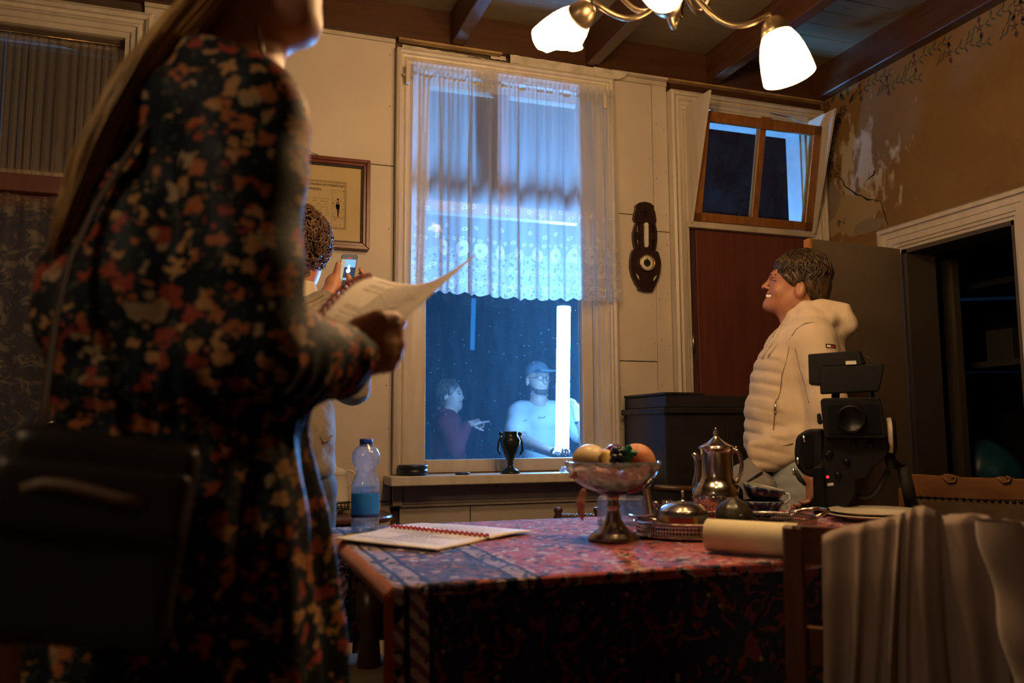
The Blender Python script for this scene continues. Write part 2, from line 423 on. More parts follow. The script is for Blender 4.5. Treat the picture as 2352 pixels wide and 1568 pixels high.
def plaster_mat():
    """ochre distemper over white plaster, worn through near the corner by the window"""
    m, nt, N, L = nodes('ochre_plaster')
    o = N.new('ShaderNodeOutputMaterial'); b = N.new('ShaderNodeBsdfPrincipled'); L.new(b.outputs[0], o.inputs[0])
    b.inputs['Roughness'].default_value = 0.75
    tc = N.new('ShaderNodeTexCoord')
    def noise(s, d=5, st=(1, 1, 1)):
        mp = N.new('ShaderNodeMapping'); mp.inputs['Scale'].default_value = st; L.new(tc.outputs['Object'], mp.inputs[0])
        n = N.new('ShaderNodeTexNoise'); n.inputs['Scale'].default_value = s; n.inputs['Detail'].default_value = d; L.new(mp.outputs[0], n.inputs[0]); return n.outputs['Fac']
    def math_(op, a, b_=None, c=None):
        q = N.new('ShaderNodeMath'); q.operation = op
        for i, v in enumerate((a, b_, c)):
            if v is None: continue
            if isinstance(v, (int, float)): q.inputs[i].default_value = v
            else: L.new(v, q.inputs[i])
        return q.outputs[0]
    def ramp(f, a, c):
        r = N.new('ShaderNodeMapRange'); r.inputs[1].default_value = a; r.inputs[2].default_value = c; L.new(f, r.inputs[0]); return r.outputs[0]
    def mix(f, a, c):
        x = N.new('ShaderNodeMix'); x.data_type = 'RGBA'; L.new(f, x.inputs[0])
        for i, v in ((6, a), (7, c)):
            if isinstance(v, tuple): x.inputs[i].default_value = rgba(v)
            else: L.new(v, x.inputs[i])
        return x.outputs[2]
    sp = N.new('ShaderNodeSeparateXYZ'); L.new(tc.outputs['Object'], sp.inputs[0])
    def blob(y, z, ry, rz):
        a = math_('MULTIPLY', math_('SUBTRACT', sp.outputs[1], y), 1 / ry); c = math_('MULTIPLY', math_('SUBTRACT', sp.outputs[2], z), 1 / rz)
        return math_('SQRT', math_('ADD', math_('MULTIPLY', a, a), math_('MULTIPLY', c, c)))
    base = mix(ramp(noise(3.5), .3, .7), (0.185, 0.100, 0.028), (0.225, 0.125, 0.038))
    # bare white plaster
    n1 = noise(19, 7, (1, 1, .5))
    d1 = math_('SUBTRACT', math_('MULTIPLY_ADD', n1, 1.9, -0.45), math_('MULTIPLY', blob(3.36, 2.30, .30, .36), 0.45))
    col = mix(ramp(d1, 0.20, 0.40), base, (0.44, 0.37, 0.28))
    # lower pale patch and grey repair by the corner
    d2 = math_('ADD', blob(3.42, 2.12, .20, .10), math_('MULTIPLY', math_('SUBTRACT', noise(9, 6), 0.5), 1.6))
    col = mix(ramp(d2, 1.05, 0.95), col, (0.34, 0.24, 0.12))
    d3 = math_('ADD', blob(3.585, 2.235, .10, .12), math_('MULTIPLY', math_('SUBTRACT', noise(10, 6), 0.5), 1.3))
    col = mix(ramp(d3, 1.02, 0.96), col, (0.22, 0.17, 0.12))
    d4 = math_('ADD', blob(3.30, 2.03, .10, .035), math_('MULTIPLY', math_('SUBTRACT', noise(12, 6), 0.5), 1.3))
    col = mix(ramp(d4, 1.02, 0.96), col, (0.23, 0.18, 0.13))
    L.new(col, b.inputs['Base Color'])
    bp = N.new('ShaderNodeBump'); bp.inputs['Strength'].default_value = 0.25; bp.inputs['Distance'].default_value = 0.006
    L.new(math_('ADD', noise(30, 4), math_('MULTIPLY', d1, 0.6)), bp.inputs['Height']); L.new(bp.outputs[0], b.inputs['Normal'])
plaster_mat()

# ================================================================== floor, ceiling, beams
XL, XR, YF, YB, ZC = -1.95, 3.03, -1.7, 3.62, 2.95
fl = tag(MB().box((XL - .1, YF - .1, -0.12), (XR + 1.6, YB + .2, -0.018)).build('floor', 'dark_gap'), kind='structure')
pl = MB().box((0, YF, -0.018), (0.137, YB, 0.0)).mesh('plank')
pl.materials.append(MATS['floor_wood'])
for i in range(36):
    o = link_mesh('plank', pl, None, None); o.location = (XL + i * 0.139, 0, random.uniform(-.001, .001)); adopt(o, fl)
ce = tag(MB().box((XL - .1, YF - .1, ZC + .012), (XR + .15, YB + .22, ZC + .1)).build('ceiling', 'dark_gap'), kind='structure')
bd = MB().add([(XL, .002, .012), (XR, .002, .012), (XR, .002, 0), (XL, .002, 0), (XL, .111, .012), (XR, .111, .012), (XR, .111, 0), (XL, .111, 0)],
              [(0, 1, 2, 3), (7, 6, 5, 4), (3, 2, 6, 7), (0, 4, 5, 1), (1, 5, 6, 2), (0, 3, 7, 4)]).mesh('ceiling_plank')
bd.materials.append(MATS['ceiling_board'])
for i in range(47):
    o = link_mesh('ceiling_plank', bd, None, None); o.location = (0, 3.58 - 0.113 * (i + 1), ZC + random.uniform(-.0008, .0008)); adopt(o, ce)
tr = 0
def trim(mb, mat, parent=None, bevel=0.0):
    global tr
    tr += 1
    return tag(mb.build('trim_%d' % tr, mat, parent, bevel=bevel), kind='structure')
for k in range(-4, 3):
    x = 0.942 + 0.68 * k
    tag(MB().box((x, YF, 2.79), (x + .062, 3.58, ZC + .006)).build('ceiling_beam', 'brown_beam', ce, bevel=.004))
tag(MB().box((2.965, YF, 2.785), (XR, 3.58, ZC + .006)).build('ceiling_beam', 'brown_beam', ce, bevel=.004))
trim(MB().box((XL, 3.578, 2.79), (XR, 3.66, ZC + .006)), 'brown_plate')
trim(MB().box((.70, 3.566, 2.778), (1.19, 3.60, 2.787)), 'batten')
trim(MB().box((1.765, 3.572, 2.777), (2.075, 3.60, 2.788)), 'old_cream')
trim(MB().box((2.075, 3.566, 2.777), (3.02, 3.60, 2.786)), 'batten')

# ================================================================== back wall with its three openings
OP = [(-1.36, -0.40, 0.0, 2.60), (0.775, 1.685, 0.835, 2.68), (2.175, 2.955, 0.0, 2.68)]
wb = MB(); xs = [XL - .15] + [v for q in OP for v in q[:2]] + [XR + .2]
for i in range(0, len(xs), 2): wb.box((xs[i], 3.622, -.1), (xs[i + 1], 3.78, 2.96))
for a, b, z0, z1 in OP:
    if z0 > 0: wb.box((a, 3.622, -.1), (b, 3.78, z0))
    wb.box((a, 3.622, z1), (b, 3.78, 2.96))
wall_back = tag(wb.build('wall_back', 'raw_wall'), kind='structure')
# sheets of painted board nailed on, with the joints left open
PAN = [(-.36, .690, 2.199, 2.772), (-.36, .690, 0.72, 2.195), (-.36, .345, 0.0, 0.716), (.349, .69, 0.0, 0.716),
       (1.772, 1.997, 2.075, 2.752), (1.772, 1.997, 1.35, 2.071), (1.772, 1.997, .708, 1.346), (2.000, 2.082, 2.0, 2.768), (2.000, 2.082, .708, 1.997),
       (.73, 1.045, .05, .692), (1.049, 2.08, .05, .692)]
for x0, x1, z0, z1 in PAN:
    mb = MB().box((x0, 3.606 + random.uniform(-.001, .001), z0), (x1, 3.623, z1))
    mb.build('wall_panel', 'panel_paint', wall_back, bevel=.0015)
nh = MB()
for x0, x1, z0, z1 in PAN[:9]:
    for t in np.arange(z0 + .06, z1, .23):
        for x in (x0 + .018, x1 - .018):
            if random.random() < .8: nh.lathe([(0, -.0012), (.0022, -.0008), (.0025, 0)], (x + random.uniform(-.006, .006), 3.605, t + random.uniform(-.03, .03)), n=6, axis=(0, 1, 0))
tag(nh.build('nail_heads', 'dark_gap', wall_back), kind='stuff')
# cove strip under the plate and the torn paper over the window
trim(MB().box((-.36, 3.600, 2.773), (.69, 3.612, 2.790)), 'old_cream')
trim(MB().box((1.772, 3.600, 2.753), (2.082, 3.612, 2.776)), 'old_cream')
def ragged(x0, x1, top, bot, n, amp, seed, y):
    r = random.Random(seed); P = [(x0 + (x1 - x0) * i / n, top(i / n) + r.uniform(-amp, amp) * .5) for i in range(n + 1)]
    Q = [(x0 + (x1 - x0) * i / n, bot(i / n) + r.uniform(-amp, amp)) for i in range(n, -1, -1)]
    return MB().prism(P + Q, (0, y, 0), (1, 0, 0), (0, 0, 1), (0, .003, 0))
ragged(.722, 1.10, lambda t: 2.772 - .008 * t, lambda t: 2.742, 16, .004, 3, 3.603).build('paper_strip', 'paper_strip', wall_back)
ragged(1.03, 1.14, lambda t: 2.760, lambda t: 2.742, 7, .005, 5, 3.603).build('paper_strip', 'paper_strip', wall_back)
ragged(1.145, 1.22, lambda t: 2.786, lambda t: 2.766, 7, .003, 6, 3.603).build('paper_strip', 'paper_strip', wall_back)
mb = ragged(1.232, 1.69, lambda t: 2.786 - .002 * t, lambda t: 2.743 - .004 * t, 16, .003, 8, 3.572); mb.build('paper_strip', 'paper_strip', wall_back)
mb = MB().prism([(1.66, 2.783), (1.74, 2.781), (1.80, 2.778), (1.845, 2.779), (1.83, 2.755), (1.795, 2.738), (1.74, 2.734), (1.70, 2.732), (1.66, 2.738)],
                (0, 3.562, 0), (1, 0, 0), (0, 0, 1), (0, .004, 0)); mb.build('paper_strip', 'paper_strip', wall_back)

def moulding(parent, name, x0, x1, z0, z1, prof, y, mat, sides='LTR', bottom_open=True):
    """mitred frame boards; prof = [(inset, y)...] from the outer edge inwards"""
    def ring(i): return (x0 + i, x1 - i, z0 if bottom_open else z0 + i, z1 - i)
    n = len(prof); out = []
    for sd in sides:
        V = []
        for ins, yy in prof:
            a, b, c, d = ring(ins)
            if sd == 'L': V += [(a, yy, c), (a, yy, d)]
            elif sd == 'R': V += [(b, yy, c), (b, yy, d)]
            elif sd == 'T': V += [(a, yy, d), (b, yy, d)]
            else: V += [(a, yy, c), (b, yy, c)]
        V += [(p[0], y, p[2]) for p in (V[0], V[1], V[-2], V[-1])]
        F = [(2 * i, 2 * i + 1, 2 * i + 3, 2 * i + 2) for i in range(n - 1)]
        b_ = 2 * n
        F += [(b_, b_ + 1, 1, 0), (2 * n - 2, 2 * n - 1, b_ + 3, b_ + 2)]
        m = MB().add(V, F)
        out.append(m.build(name, mat, parent))
    return out
CAS = [(0, 3.600), (0, 3.562), (.012, 3.556), (.022, 3.562), (.024, 3.575), (.034, 3.578), (.042, 3.570), (.047, 3.570), (.050, 3.580), (.066, 3.582), (.068, 3.590), (.084, 3.592), (.086, 3.606)]

# ------------------------------------------------------------------ the big window
win = empty('window_1', (1.23, 3.65, .83), kind='structure')
moulding(win, 'casing', .692, 1.768, .833, 2.738, CAS, 3.622, 'cream_paint')
def wx(px, py, Y): return atY(px, py, Y)
YS = 3.665          # sash plane
pL, pR = atY(974, 1000, YS)[0], atY(1336, 1000, YS)[0]
pB = atY(1150, 1053, YS)[2]; pM = atY(1150, 502, YS)[2]; pM2 = atY(1150, 478, YS)[2]
pT = 2.60
fx0, fx1 = .772, 1.690
# frame lining and sash boards, one by one
MB().box((fx0, 3.61, .83), (fx0 + .022, 3.775, 2.69)).build('jamb', 'cream_paint', win)
MB().box((fx1 - .022, 3.61, .83), (fx1, 3.775, 2.69)).build('jamb', 'cream_paint', win)
MB().box((fx0, 3.61, 2.665), (fx1, 3.775, 2.69)).build('head', 'cream_paint', win)
for a, b, c, d, y0, nm in ((fx0 + .0225, pL, .831, pM - .0005, 3.640, 'lower_stile'), (pR, fx1 - .0225, .831, pM - .0005, 3.640, 'lower_stile'), (pL + .0005, pR - .0005, .831, pB, 3.640, 'bottom_rail'),
                           (fx0 + .0225, fx1 - .0225, pM, pM2 + .004, 3.632, 'meeting_rail')):
    MB().box((a, y0, c), (b, 3.69, d)).build(nm, 'cream_paint', win, bevel=.003)
ux0, ux1 = atY(985, 300, 3.70)[0], atY(1327, 300, 3.70)[0]
mx0, mx1 = atY(1140, 300, 3.70)[0], atY(1166, 300, 3.70)[0]
uz0, uz1 = atY(1150, 468, 3.70)[2], atY(1150, 222, 3.70)[2]
for a, b, c, d, nm in ((fx0 + .02, ux0, pM2, 2.67, 'upper_stile'), (ux1, fx1 - .02, pM2, 2.67, 'upper_stile'), (ux0, ux1, uz1, 2.67, 'upper_rail'), (mx0, mx1, pM2, uz1, 'mullion')):
    MB().box((a, 3.675, c), (b, 3.735, d)).build(nm, 'varnished' if nm == 'mullion' else 'cream_paint', win, bevel=.003)
MB().box((pL, YS, pB), (pR, YS + .004, pM)).build('pane', 'pane_glass', win)
MB().box((ux0, 3.70, pM2), (mx0, 3.704, uz1)).build('pane', 'pane_glass', win)
MB().box((mx1, 3.70, pM2), (ux1, 3.704, uz1)).build('pane', 'pane_glass', win)
MB().box((.66, 3.44, .790), (1.80, 3.63, .830)).build('sill', 'cream_paint', win, bevel=.004)
MB().box((.74, 3.585, .706), (1.74, 3.622, .79)).build('apron', 'old_cream', win)
MB().box((.695, 3.575, .70), (.735, 3.622, .79)).build('apron_block', 'old_cream', win)
MB().box((.69, 3.592, .692), (2.085, 3.622, .706)).build('ledge', 'old_cream', win)
MB().box((.76, 3.735, .80), (1.70, 3.88, .86)).build('outer_sill', 'outside_white', win)
# curtain hooks
for px, py in ((935, 172), (1384, 232)):
    p = atY(px, py, 3.575)
    MB().box((p[0] - .012, 3.535, p[2] - .05), (p[0] + .006, 3.575, p[2] + .03)).build('rod_bracket', 'cream_paint', win, bevel=.002)
p0, p1 = atY(935, 172, 3.545), atY(1384, 232, 3.545)
MB().tube([(p0[0] - .02, 3.545, p0[2]), (p1[0] + .02, 3.545, p1[2])], .006).build('curtain_rod', 'old_cream', win)

# ------------------------------------------------------------------ back door with its tilting fanlight
door = empty('door_1', (2.56, 3.65, 0), kind='structure')
moulding(door, 'casing', 2.085, 3.022, 0.0, 2.728, CAS + [(.100, 3.608)], 3.622, 'cream_paint')
MB().box((2.10, 3.60, 2.73), (3.03, 3.622, 2.78)).build('dark_gap_board', 'brown_plate', door)
for a, b in ((2.175, 2.19), (2.945, 2.955)): MB().box((a, 3.60, 0), (b, 3.775, 2.68)).build('jamb', 'old_cream', door)
MB().box((2.18, 3.585, 2.030), (2.95, 3.70, 2.062)).build('transom_bar', 'old_cream', door, bevel=.003)
MB().box((2.19, 3.625, 0), (2.235, 3.665, 2.03)).build('door_stile', 'door_stile', door)
MB().box((2.237, 3.615, 0), (2.945, 3.66, 2.028)).build('door_leaf', 'brown_door', door, bevel=.002)
for z in (1.45, .4): MB().tube([(2.203, 3.612, z - .05), (2.203, 3.612, z + .05)], .006).build('hinge', 'steel', door)
hop = (2.205, 2.925); hb = np.array([0, 3.60, 2.066]); ht = np.array([0, 3.485, 2.600])
up = (ht - hb); hl = np.linalg.norm(up); up /= hl; nrm = np.array([0, up[2], -up[1]])
def hp(x, t, d): return np.array([x, 0, 0]) + hb + up * t + nrm * d
def hbox(x0, x1, t0, t1, d0, d1): 
    return MB().add([hp(x, t, d) for d in (d0, d1) for t in (t0, t1) for x in (x0, x1)], [(0, 1, 3, 2), (4, 6, 7, 5), (0, 4, 5, 1), (1, 5, 7, 3), (3, 7, 6, 2), (2, 6, 4, 0)])
sw = .048
for a, b, c, d, nm in ((hop[0], hop[0] + sw, 0, hl, 'fanlight_stile'), (hop[1] - sw, hop[1], 0, hl, 'fanlight_stile'), (hop[0], hop[1], 0, .045, 'fanlight_rail'), (hop[0], hop[1], hl - .05, hl, 'fanlight_rail'),
                       (2.548, 2.588, 0, hl, 'glazing_bar')):
    hbox(a, b, c, d, -.018 if nm != 'glazing_bar' else -.014, .02).build(nm, 'varnished', door, bevel=.003)
hbox(2.545, 2.600, hl - .055, hl + .004, -.035, -.018).build('catch_plate', 'varnished', door)
hbox(hop[0] + sw, 2.548, .045, hl - .05, 0, .004).build('fanlight_pane', 'transom_glass', door)
hbox(2.588, hop[1] - sw, .045, hl - .05, 0, .004).build('fanlight_pane', 'transom_glass', door)
for x in (hop[0] - .018, hop[1] + .006):
    MB().prism([(3.61, 2.05), (3.61, 2.665), (3.375, 2.66), (3.575, 2.05)], (x, 0, 0), (0, 1, 0), (0, 0, 1), (.012, 0, 0)).build('fanlight_cheek', 'cream_paint', door)
MB().tube([(2.60, 3.47, 2.63), (2.75, 3.50, 2.635), (2.90, 3.575, 2.64)], .003, n=6).build('stay_rod', 'steel', door)
MB().tube([(2.30, 3.58, 2.655), (2.32, 3.56, 2.645), (2.34, 3.58, 2.655)], .005, n=6).build('hook', 'steel', door)
# outer frame of the fanlight, seen through the glass
for a, b, c, d in ((2.938, 2.975, 2.03, 2.70), (2.15, 2.180, 2.03, 2.70)): MB().box((a, 3.67, c), (b, 3.785, d)).build('outer_reveal', 'outside_white', door)
MB().box((2.181, 3.67, 2.640), (2.937, 3.785, 2.72)).build('outer_reveal', 'outside_white', door)

# ------------------------------------------------------------------ glazed garden door on the left, with its fanlight
d2 = empty('door_2', (-.9, 3.65, 0), kind='structure')
moulding(d2, 'casing', -1.44, -.320, 0.0, 2.725, [(a * 1.25, b) for a, b in CAS], 3.622, 'cream_paint')
MB().box((-1.36, 3.60, 2.625), (-.40, 3.775, 2.68)).build('head', 'old_cream', d2)
MB().box((-1.36, 3.59, 1.945), (-.40, 3.76, 2.015)).build('transom_bar', 'red_door', d2, bevel=.003)
for a, b in ((-1.36, -1.335), (-.425, -.40)): MB().box((a, 3.61, 0), (b, 3.775, 2.64)).build('jamb', 'red_door', d2)
for a, b in ((-1.335, -1.25), (-.600, -.425)): MB().box((a, 3.64, 0), (b, 3.69, 1.945)).build('door_stile', 'red_door', d2, bevel=.002)
MB().box((-1.25, 3.64, 0), (-.600, 3.69, .83)).build('lower_panel', 'red_door', d2)
MB().box((-1.25, 3.64, 1.90), (-.600, 3.69, 1.945)).build('top_rail', 'red_door', d2)
MB().box((-1.25, 3.664, .83), (-.600, 3.668, 1.90)).build('pane', 'clear_pane', d2)
for a, b, c, d in ((-1.335, -1.295, 2.015, 2.63), (-.465, -.425, 2.015, 2.63), (-1.295, -.465, 2.015, 2.05), (-1.295, -.465, 2.59, 2.63)):
    MB().box((a, 3.66, c), (b, 3.71, d)).build('fanlight_frame', 'cream_paint', d2)
MB().box((-1.295, 3.684, 2.05), (-.465, 3.688, 2.59)).build('fanlight_pane', 'clear_pane', d2)
hpz = atY(134, 970, 3.636)
MB().rbox((hpz[0] + .005, 3.634, hpz[2]), (.017, 0, 0), (0, 0, .056), (0, .003, 0), r=.016).build('handle_plate', 'brass_dull', d2)
a_ = atY(128, 968, 3.6); b_ = atY(72, 988, 3.585)
MB().tube([(hpz[0], 3.634, hpz[2] + .004), (a_[0], 3.595, a_[2]), (a_[0] - .02, 3.585, a_[2] - .004), (b_[0], 3.582, b_[2])], [.008, .008, .0075, .005]).build('door_handle', 'steel', d2)

# ================================================================== right wall with the cupboard doorway
DY0, DY1, DZ = 2.470, 3.075, 1.862
wr = MB()
for a, b, c, d in ((YF - .1, DY0, -.1, 2.96), (DY1, YB, -.1, 2.96), (DY0, DY1, DZ, 2.96)): wr.box((XR, a, c), (XR + .14, b, d))
wall_right = tag(wr.build('wall_right', 'ochre_plaster'), kind='structure')
d3 = empty('door_3', (XR, 2.77, 0), kind='structure')
CR = [(0, .0), (0, .030), (.012, .052), (.030, .056), (.032, .040), (.060, .040), (.062, .034), (.090, .034), (.092, .026), (.105, .024), (.107, .014), (.12, .012)]
for sd in ('T', 'L', 'R'):
    V = []
    for ins, pr_ in CR:
        y0, y1, z1 = DY0 - .115 + ins, DY1 + .120 - ins, DZ + .118 - ins
        if sd == 'T': V += [(XR - pr_, y1, z1), (XR - pr_, y0, z1)]
        elif sd == 'L': V += [(XR - pr_, y1, 0), (XR - pr_, y1, z1)]
        else: V += [(XR - pr_, y0, z1), (XR - pr_, y0, 0)]
    n = len(CR); F = [(2 * i, 2 * i + 1, 2 * i + 3, 2 * i + 2) for i in range(n - 1)]
    MB().add(V, F).build('casing', 'cream_paint', d3)
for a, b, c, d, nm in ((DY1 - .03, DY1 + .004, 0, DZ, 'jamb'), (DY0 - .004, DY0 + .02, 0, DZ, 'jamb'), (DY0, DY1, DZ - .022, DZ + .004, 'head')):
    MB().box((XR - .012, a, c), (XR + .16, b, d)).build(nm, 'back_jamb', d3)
hx, hy = 2.985, 3.055; fxx, fyy = 2.425, 3.010
dirv = np.array([fxx - hx, fyy - hy, 0]); ln = np.linalg.norm(dirv); dirv /= ln; nv = np.array([-dirv[1], dirv[0], 0])
c_ = np.array([hx, hy, 0]) + dirv * ln / 2
leaf3 = MB().obox(c_ + np.array([0, 0, .93]), dirv * (ln / 2 - .012), nv * .018, (0, 0, .925)).build('door_leaf', 'grey_door', d3, bevel=.002)
MB().obox(np.array([hx, hy, .93]) + dirv * (ln - .007), dirv * .007, nv * .0185, (0, 0, .926)).build('leaf_edge', 'raw_edge', leaf3)
# the cupboard room behind
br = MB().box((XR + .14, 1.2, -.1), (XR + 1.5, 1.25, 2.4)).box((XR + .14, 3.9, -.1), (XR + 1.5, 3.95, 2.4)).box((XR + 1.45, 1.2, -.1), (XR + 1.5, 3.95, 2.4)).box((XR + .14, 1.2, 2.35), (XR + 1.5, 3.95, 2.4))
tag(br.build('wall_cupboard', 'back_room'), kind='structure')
tag(MB().box((XR + .32, 3.10, 0), (XR + .36, 3.30, 2.1)).build('trim_20', 'back_jamb'), kind='structure')
# other walls of the room, behind and left of the camera
pm('dark_paper', (0.16, 0.10, 0.05), (0.12, 0.075, 0.04), scale=4, rough=.8)
tag(MB().box((XL - .15, YF - .1, -.1), (XL, YB, 2.96)).build('wall_left', 'dark_paper'), kind='structure')
tag(MB().box((XL - .15, YF - .15, -.1), (XR + .14, YF, 2.96)).build('wall_front', 'dark_paper'), kind='structure')
# stencilled border and cracks on the plaster
pm('stencil_green', (0.035, 0.045, 0.022), (0.055, 0.07, 0.03), scale=30, rough=0.8)
pm('stencil_plum', (0.05, 0.022, 0.022), (0.075, 0.03, 0.03), scale=30, rough=0.8)
sg = [MB(), MB()]
def leaf(y, z, ang, ln_, wd, k):
    c, s_ = math.cos(ang), math.sin(ang); P = []
    for t, q in ((0, 0), (.25, .75), (.55, 1), (.8, .6), (1, 0), (.8, -.45), (.55, -.8), (.25, -.7)):
        a, b = t * ln_, q * wd / 2
        P.append((y + a * c - b * s_, z + a * s_ + b * c))
    sg[k].add([(XR - .0008, p[0], p[1]) for p in P], [tuple(range(8))])
def wallp(px, py): p = atX(px, py, XR); return p[1], p[2]
# running spray: local frame u = along wall away from the corner (towards -Y), v = up
def spray(y, z, s, flip):
    for i in range(5): leaf(y, z, math.radians(90 + 72 * i + 10), .022 * s, .008 * s, 1)
    for a, l in ((100, .05), (255, .05)): leaf(y + .004 * math.cos(a), z + .02 * s * (1 if a < 180 else -1), math.radians(a), l * s * .6, .02 * s, 1)
    for i in range(7):
        t = (i + 1) * .026 * s; zz = z + .008 * math.sin(i * .9) + flip * t * .15
        leaf(y - t, zz, math.radians(110 if i % 2 else 230) + random.uniform(-.3, .3), .040 * s, .010 * s, 0)
        leaf(y - t, zz, math.radians(180 + 25 * (1 if i % 2 else -1)), .030 * s, .008 * s, 0)
    for i in range(4):
        t = .012 * (i + 1) * s; leaf(y + t + .01, z - .004 * i, math.radians(40 + 80 * (i % 2)) * (1 if i % 2 else -1), .034 * s, .009 * s, 0)
for i, (px, py) in enumerate(((1975, 212), (2038, 198), (2100, 145), (2180, 122), (2250, 64), (2345, 25))):
    y, z = wallp(px, py); spray(y, z, 1.05, (-1) ** i)
for i in range(6):
    spray(2.42 - .2 * i, 2.66 + .03 * (i % 2), 1.05, (-1) ** i)
for px, py, n in ((1898, 246, 1), (1936, 255, 1), (1923, 285, 1)):
    y, z = wallp(px, py)
    for r in (.010, .020, .029):
        for i in range(5):
            a = 2 * math.pi * i / 5 + r * 60; leaf(y + r * math.cos(a), z + r * math.sin(a), a + 1.9, .020 + r * .35, .008, 1)
for px, py, a, l in ((1910, 238, 60, .05), (1930, 230, 80, .05), (1940, 232, 120, .06), (1950, 238, 45, .06), (1912, 262, 200, .05), (1905, 275, 250, .04), (1948, 222, 95, .06), (1900, 280, 240, .05), (1925, 268, 300, .05)):
    y, z = wallp(px, py); leaf(y, z, math.radians(180 - a), l, .022, 0)
for i in range(12):
    y, z = wallp(1912 + random.uniform(-5, 6), 310 + 9 * i); leaf(y, z, random.uniform(0, 6.28), .035, .012, i % 2)
for i in range(9):
    y, z = wallp(1922 + random.uniform(-10, 8), 372 + 4 * i); leaf(y, z, random.uniform(0, 6.28), .026, .008, i % 2)
for i in range(6):
    y, z = wallp(1922 + 4 * i, 520 + random.uniform(-8, 8)); leaf(y, z, random.uniform(0.5, 2.6), .035, .007, 0)
sg[0].build('stencil_leaves', 'stencil_green', wall_right, kind='stuff'); sg[1].build('stencil_flowers', 'stencil_plum', wall_right, kind='stuff')
cr = MB()
ck = [(1925, 405), (1934, 412), (1941, 428), (1955, 437), (1966, 446), (1980, 450), (1993, 459), (2003, 458), (2022, 462), (2030, 485), (2038, 515)]
wd = [2, 2, 3, 3, 4, 2.5, 5, 2, 1.5, 2.5, 2]
for i in range(len(ck) - 1):
    (ax, ay), (bx, by) = ck[i], ck[i + 1]; a, b = wd[i], wd[i + 1]
    nx, ny = (by - ay), -(bx - ax); l = math.hypot(nx, ny); nx, ny = nx / l, ny / l
    q = [atX(*p, XR - .001) for p in ((ax - nx * a / 2, ay - ny * a / 2), (bx - nx * b / 2, by - ny * b / 2), (bx + nx * b / 2, by + ny * b / 2), (ax + nx * a / 2, ay + ny * a / 2))]
    cr.add(q, [(0, 1, 2, 3)])
q = [atX(*p, XR - .001) for p in ((1987, 418), (2000, 408), (2009, 402), (2011, 392), (2008, 390), (2005, 400), (1996, 408))]
cr.add(q, [tuple(range(len(q)))])
cr.build('plaster_crack', 'dark_gap', wall_right)

# ================================================================== the lights that are on
SC.cycles.max_bounces = 5; SC.cycles.diffuse_bounces = 2; SC.cycles.glossy_bounces = 3; SC.cycles.transmission_bounces = 4; SC.cycles.transparent_max_bounces = 12
SC.cycles.use_adaptive_sampling = True; SC.cycles.adaptive_threshold = 0.12; SC.cycles.adaptive_min_samples = 16
SC.cycles.caustics_reflective = False; SC.cycles.caustics_refractive = False
pm('satin_nickel', (0.42, 0.33, 0.20), (0.36, 0.28, 0.17), scale=20, rough=0.35, metal=0.9)
pm('dark_bronze', (0.10, 0.065, 0.03), rough=0.3, metal=1.0)
m, nt, N, L = nodes('opal_shade')      # opal glass with the bulb burning behind it
o = N.new('ShaderNodeOutputMaterial'); e = N.new('ShaderNodeEmission'); e.inputs[0].default_value = (1.0, 0.66, 0.34, 1); e.inputs[1].default_value = 4.5
t = N.new('ShaderNodeBsdfTranslucent'); t.inputs[0].default_value = (0.95, 0.9, 0.8, 1); a = N.new('ShaderNodeAddShader')
L.new(e.outputs[0], a.inputs[0]); L.new(t.outputs[0], a.inputs[1]); L.new(a.outputs[0], o.inputs[0])
emat('bulb', (1.0, 0.70, 0.40), 30.0)
for q_ in ('bulb', 'opal_shade'): MATS[q_].cycles.emission_sampling = 'NONE'
CC = np.array(atD(1560, -75, 2.1)); CZ = CC[2]
ch = empty('chandelier', (CC[0], CC[1], 1.96), 'five-armed ceiling lamp with glowing white glass shades above the table', 'ceiling lamp')
MB().lathe([(.004, -.135), (.008, -.13), (.006, -.11), (.010, -.10), (.007, -.06), (.012, -.03), (.035, 0.0), (.05, .03), (.04, .06), (.015, .075), (.012, .12), (.011, .95 - (CZ - 2.0))],
           (CC[0], CC[1], CZ), n=16).build('stem', 'dark_bronze', ch)
MB().lathe([(.06, 2.94), (.05, 2.90), (.015, 2.88)][::-1], (CC[0], CC[1], 0.0), n=20).build('ceiling_rose', 'dark_bronze', ch)
BRK = 1.2
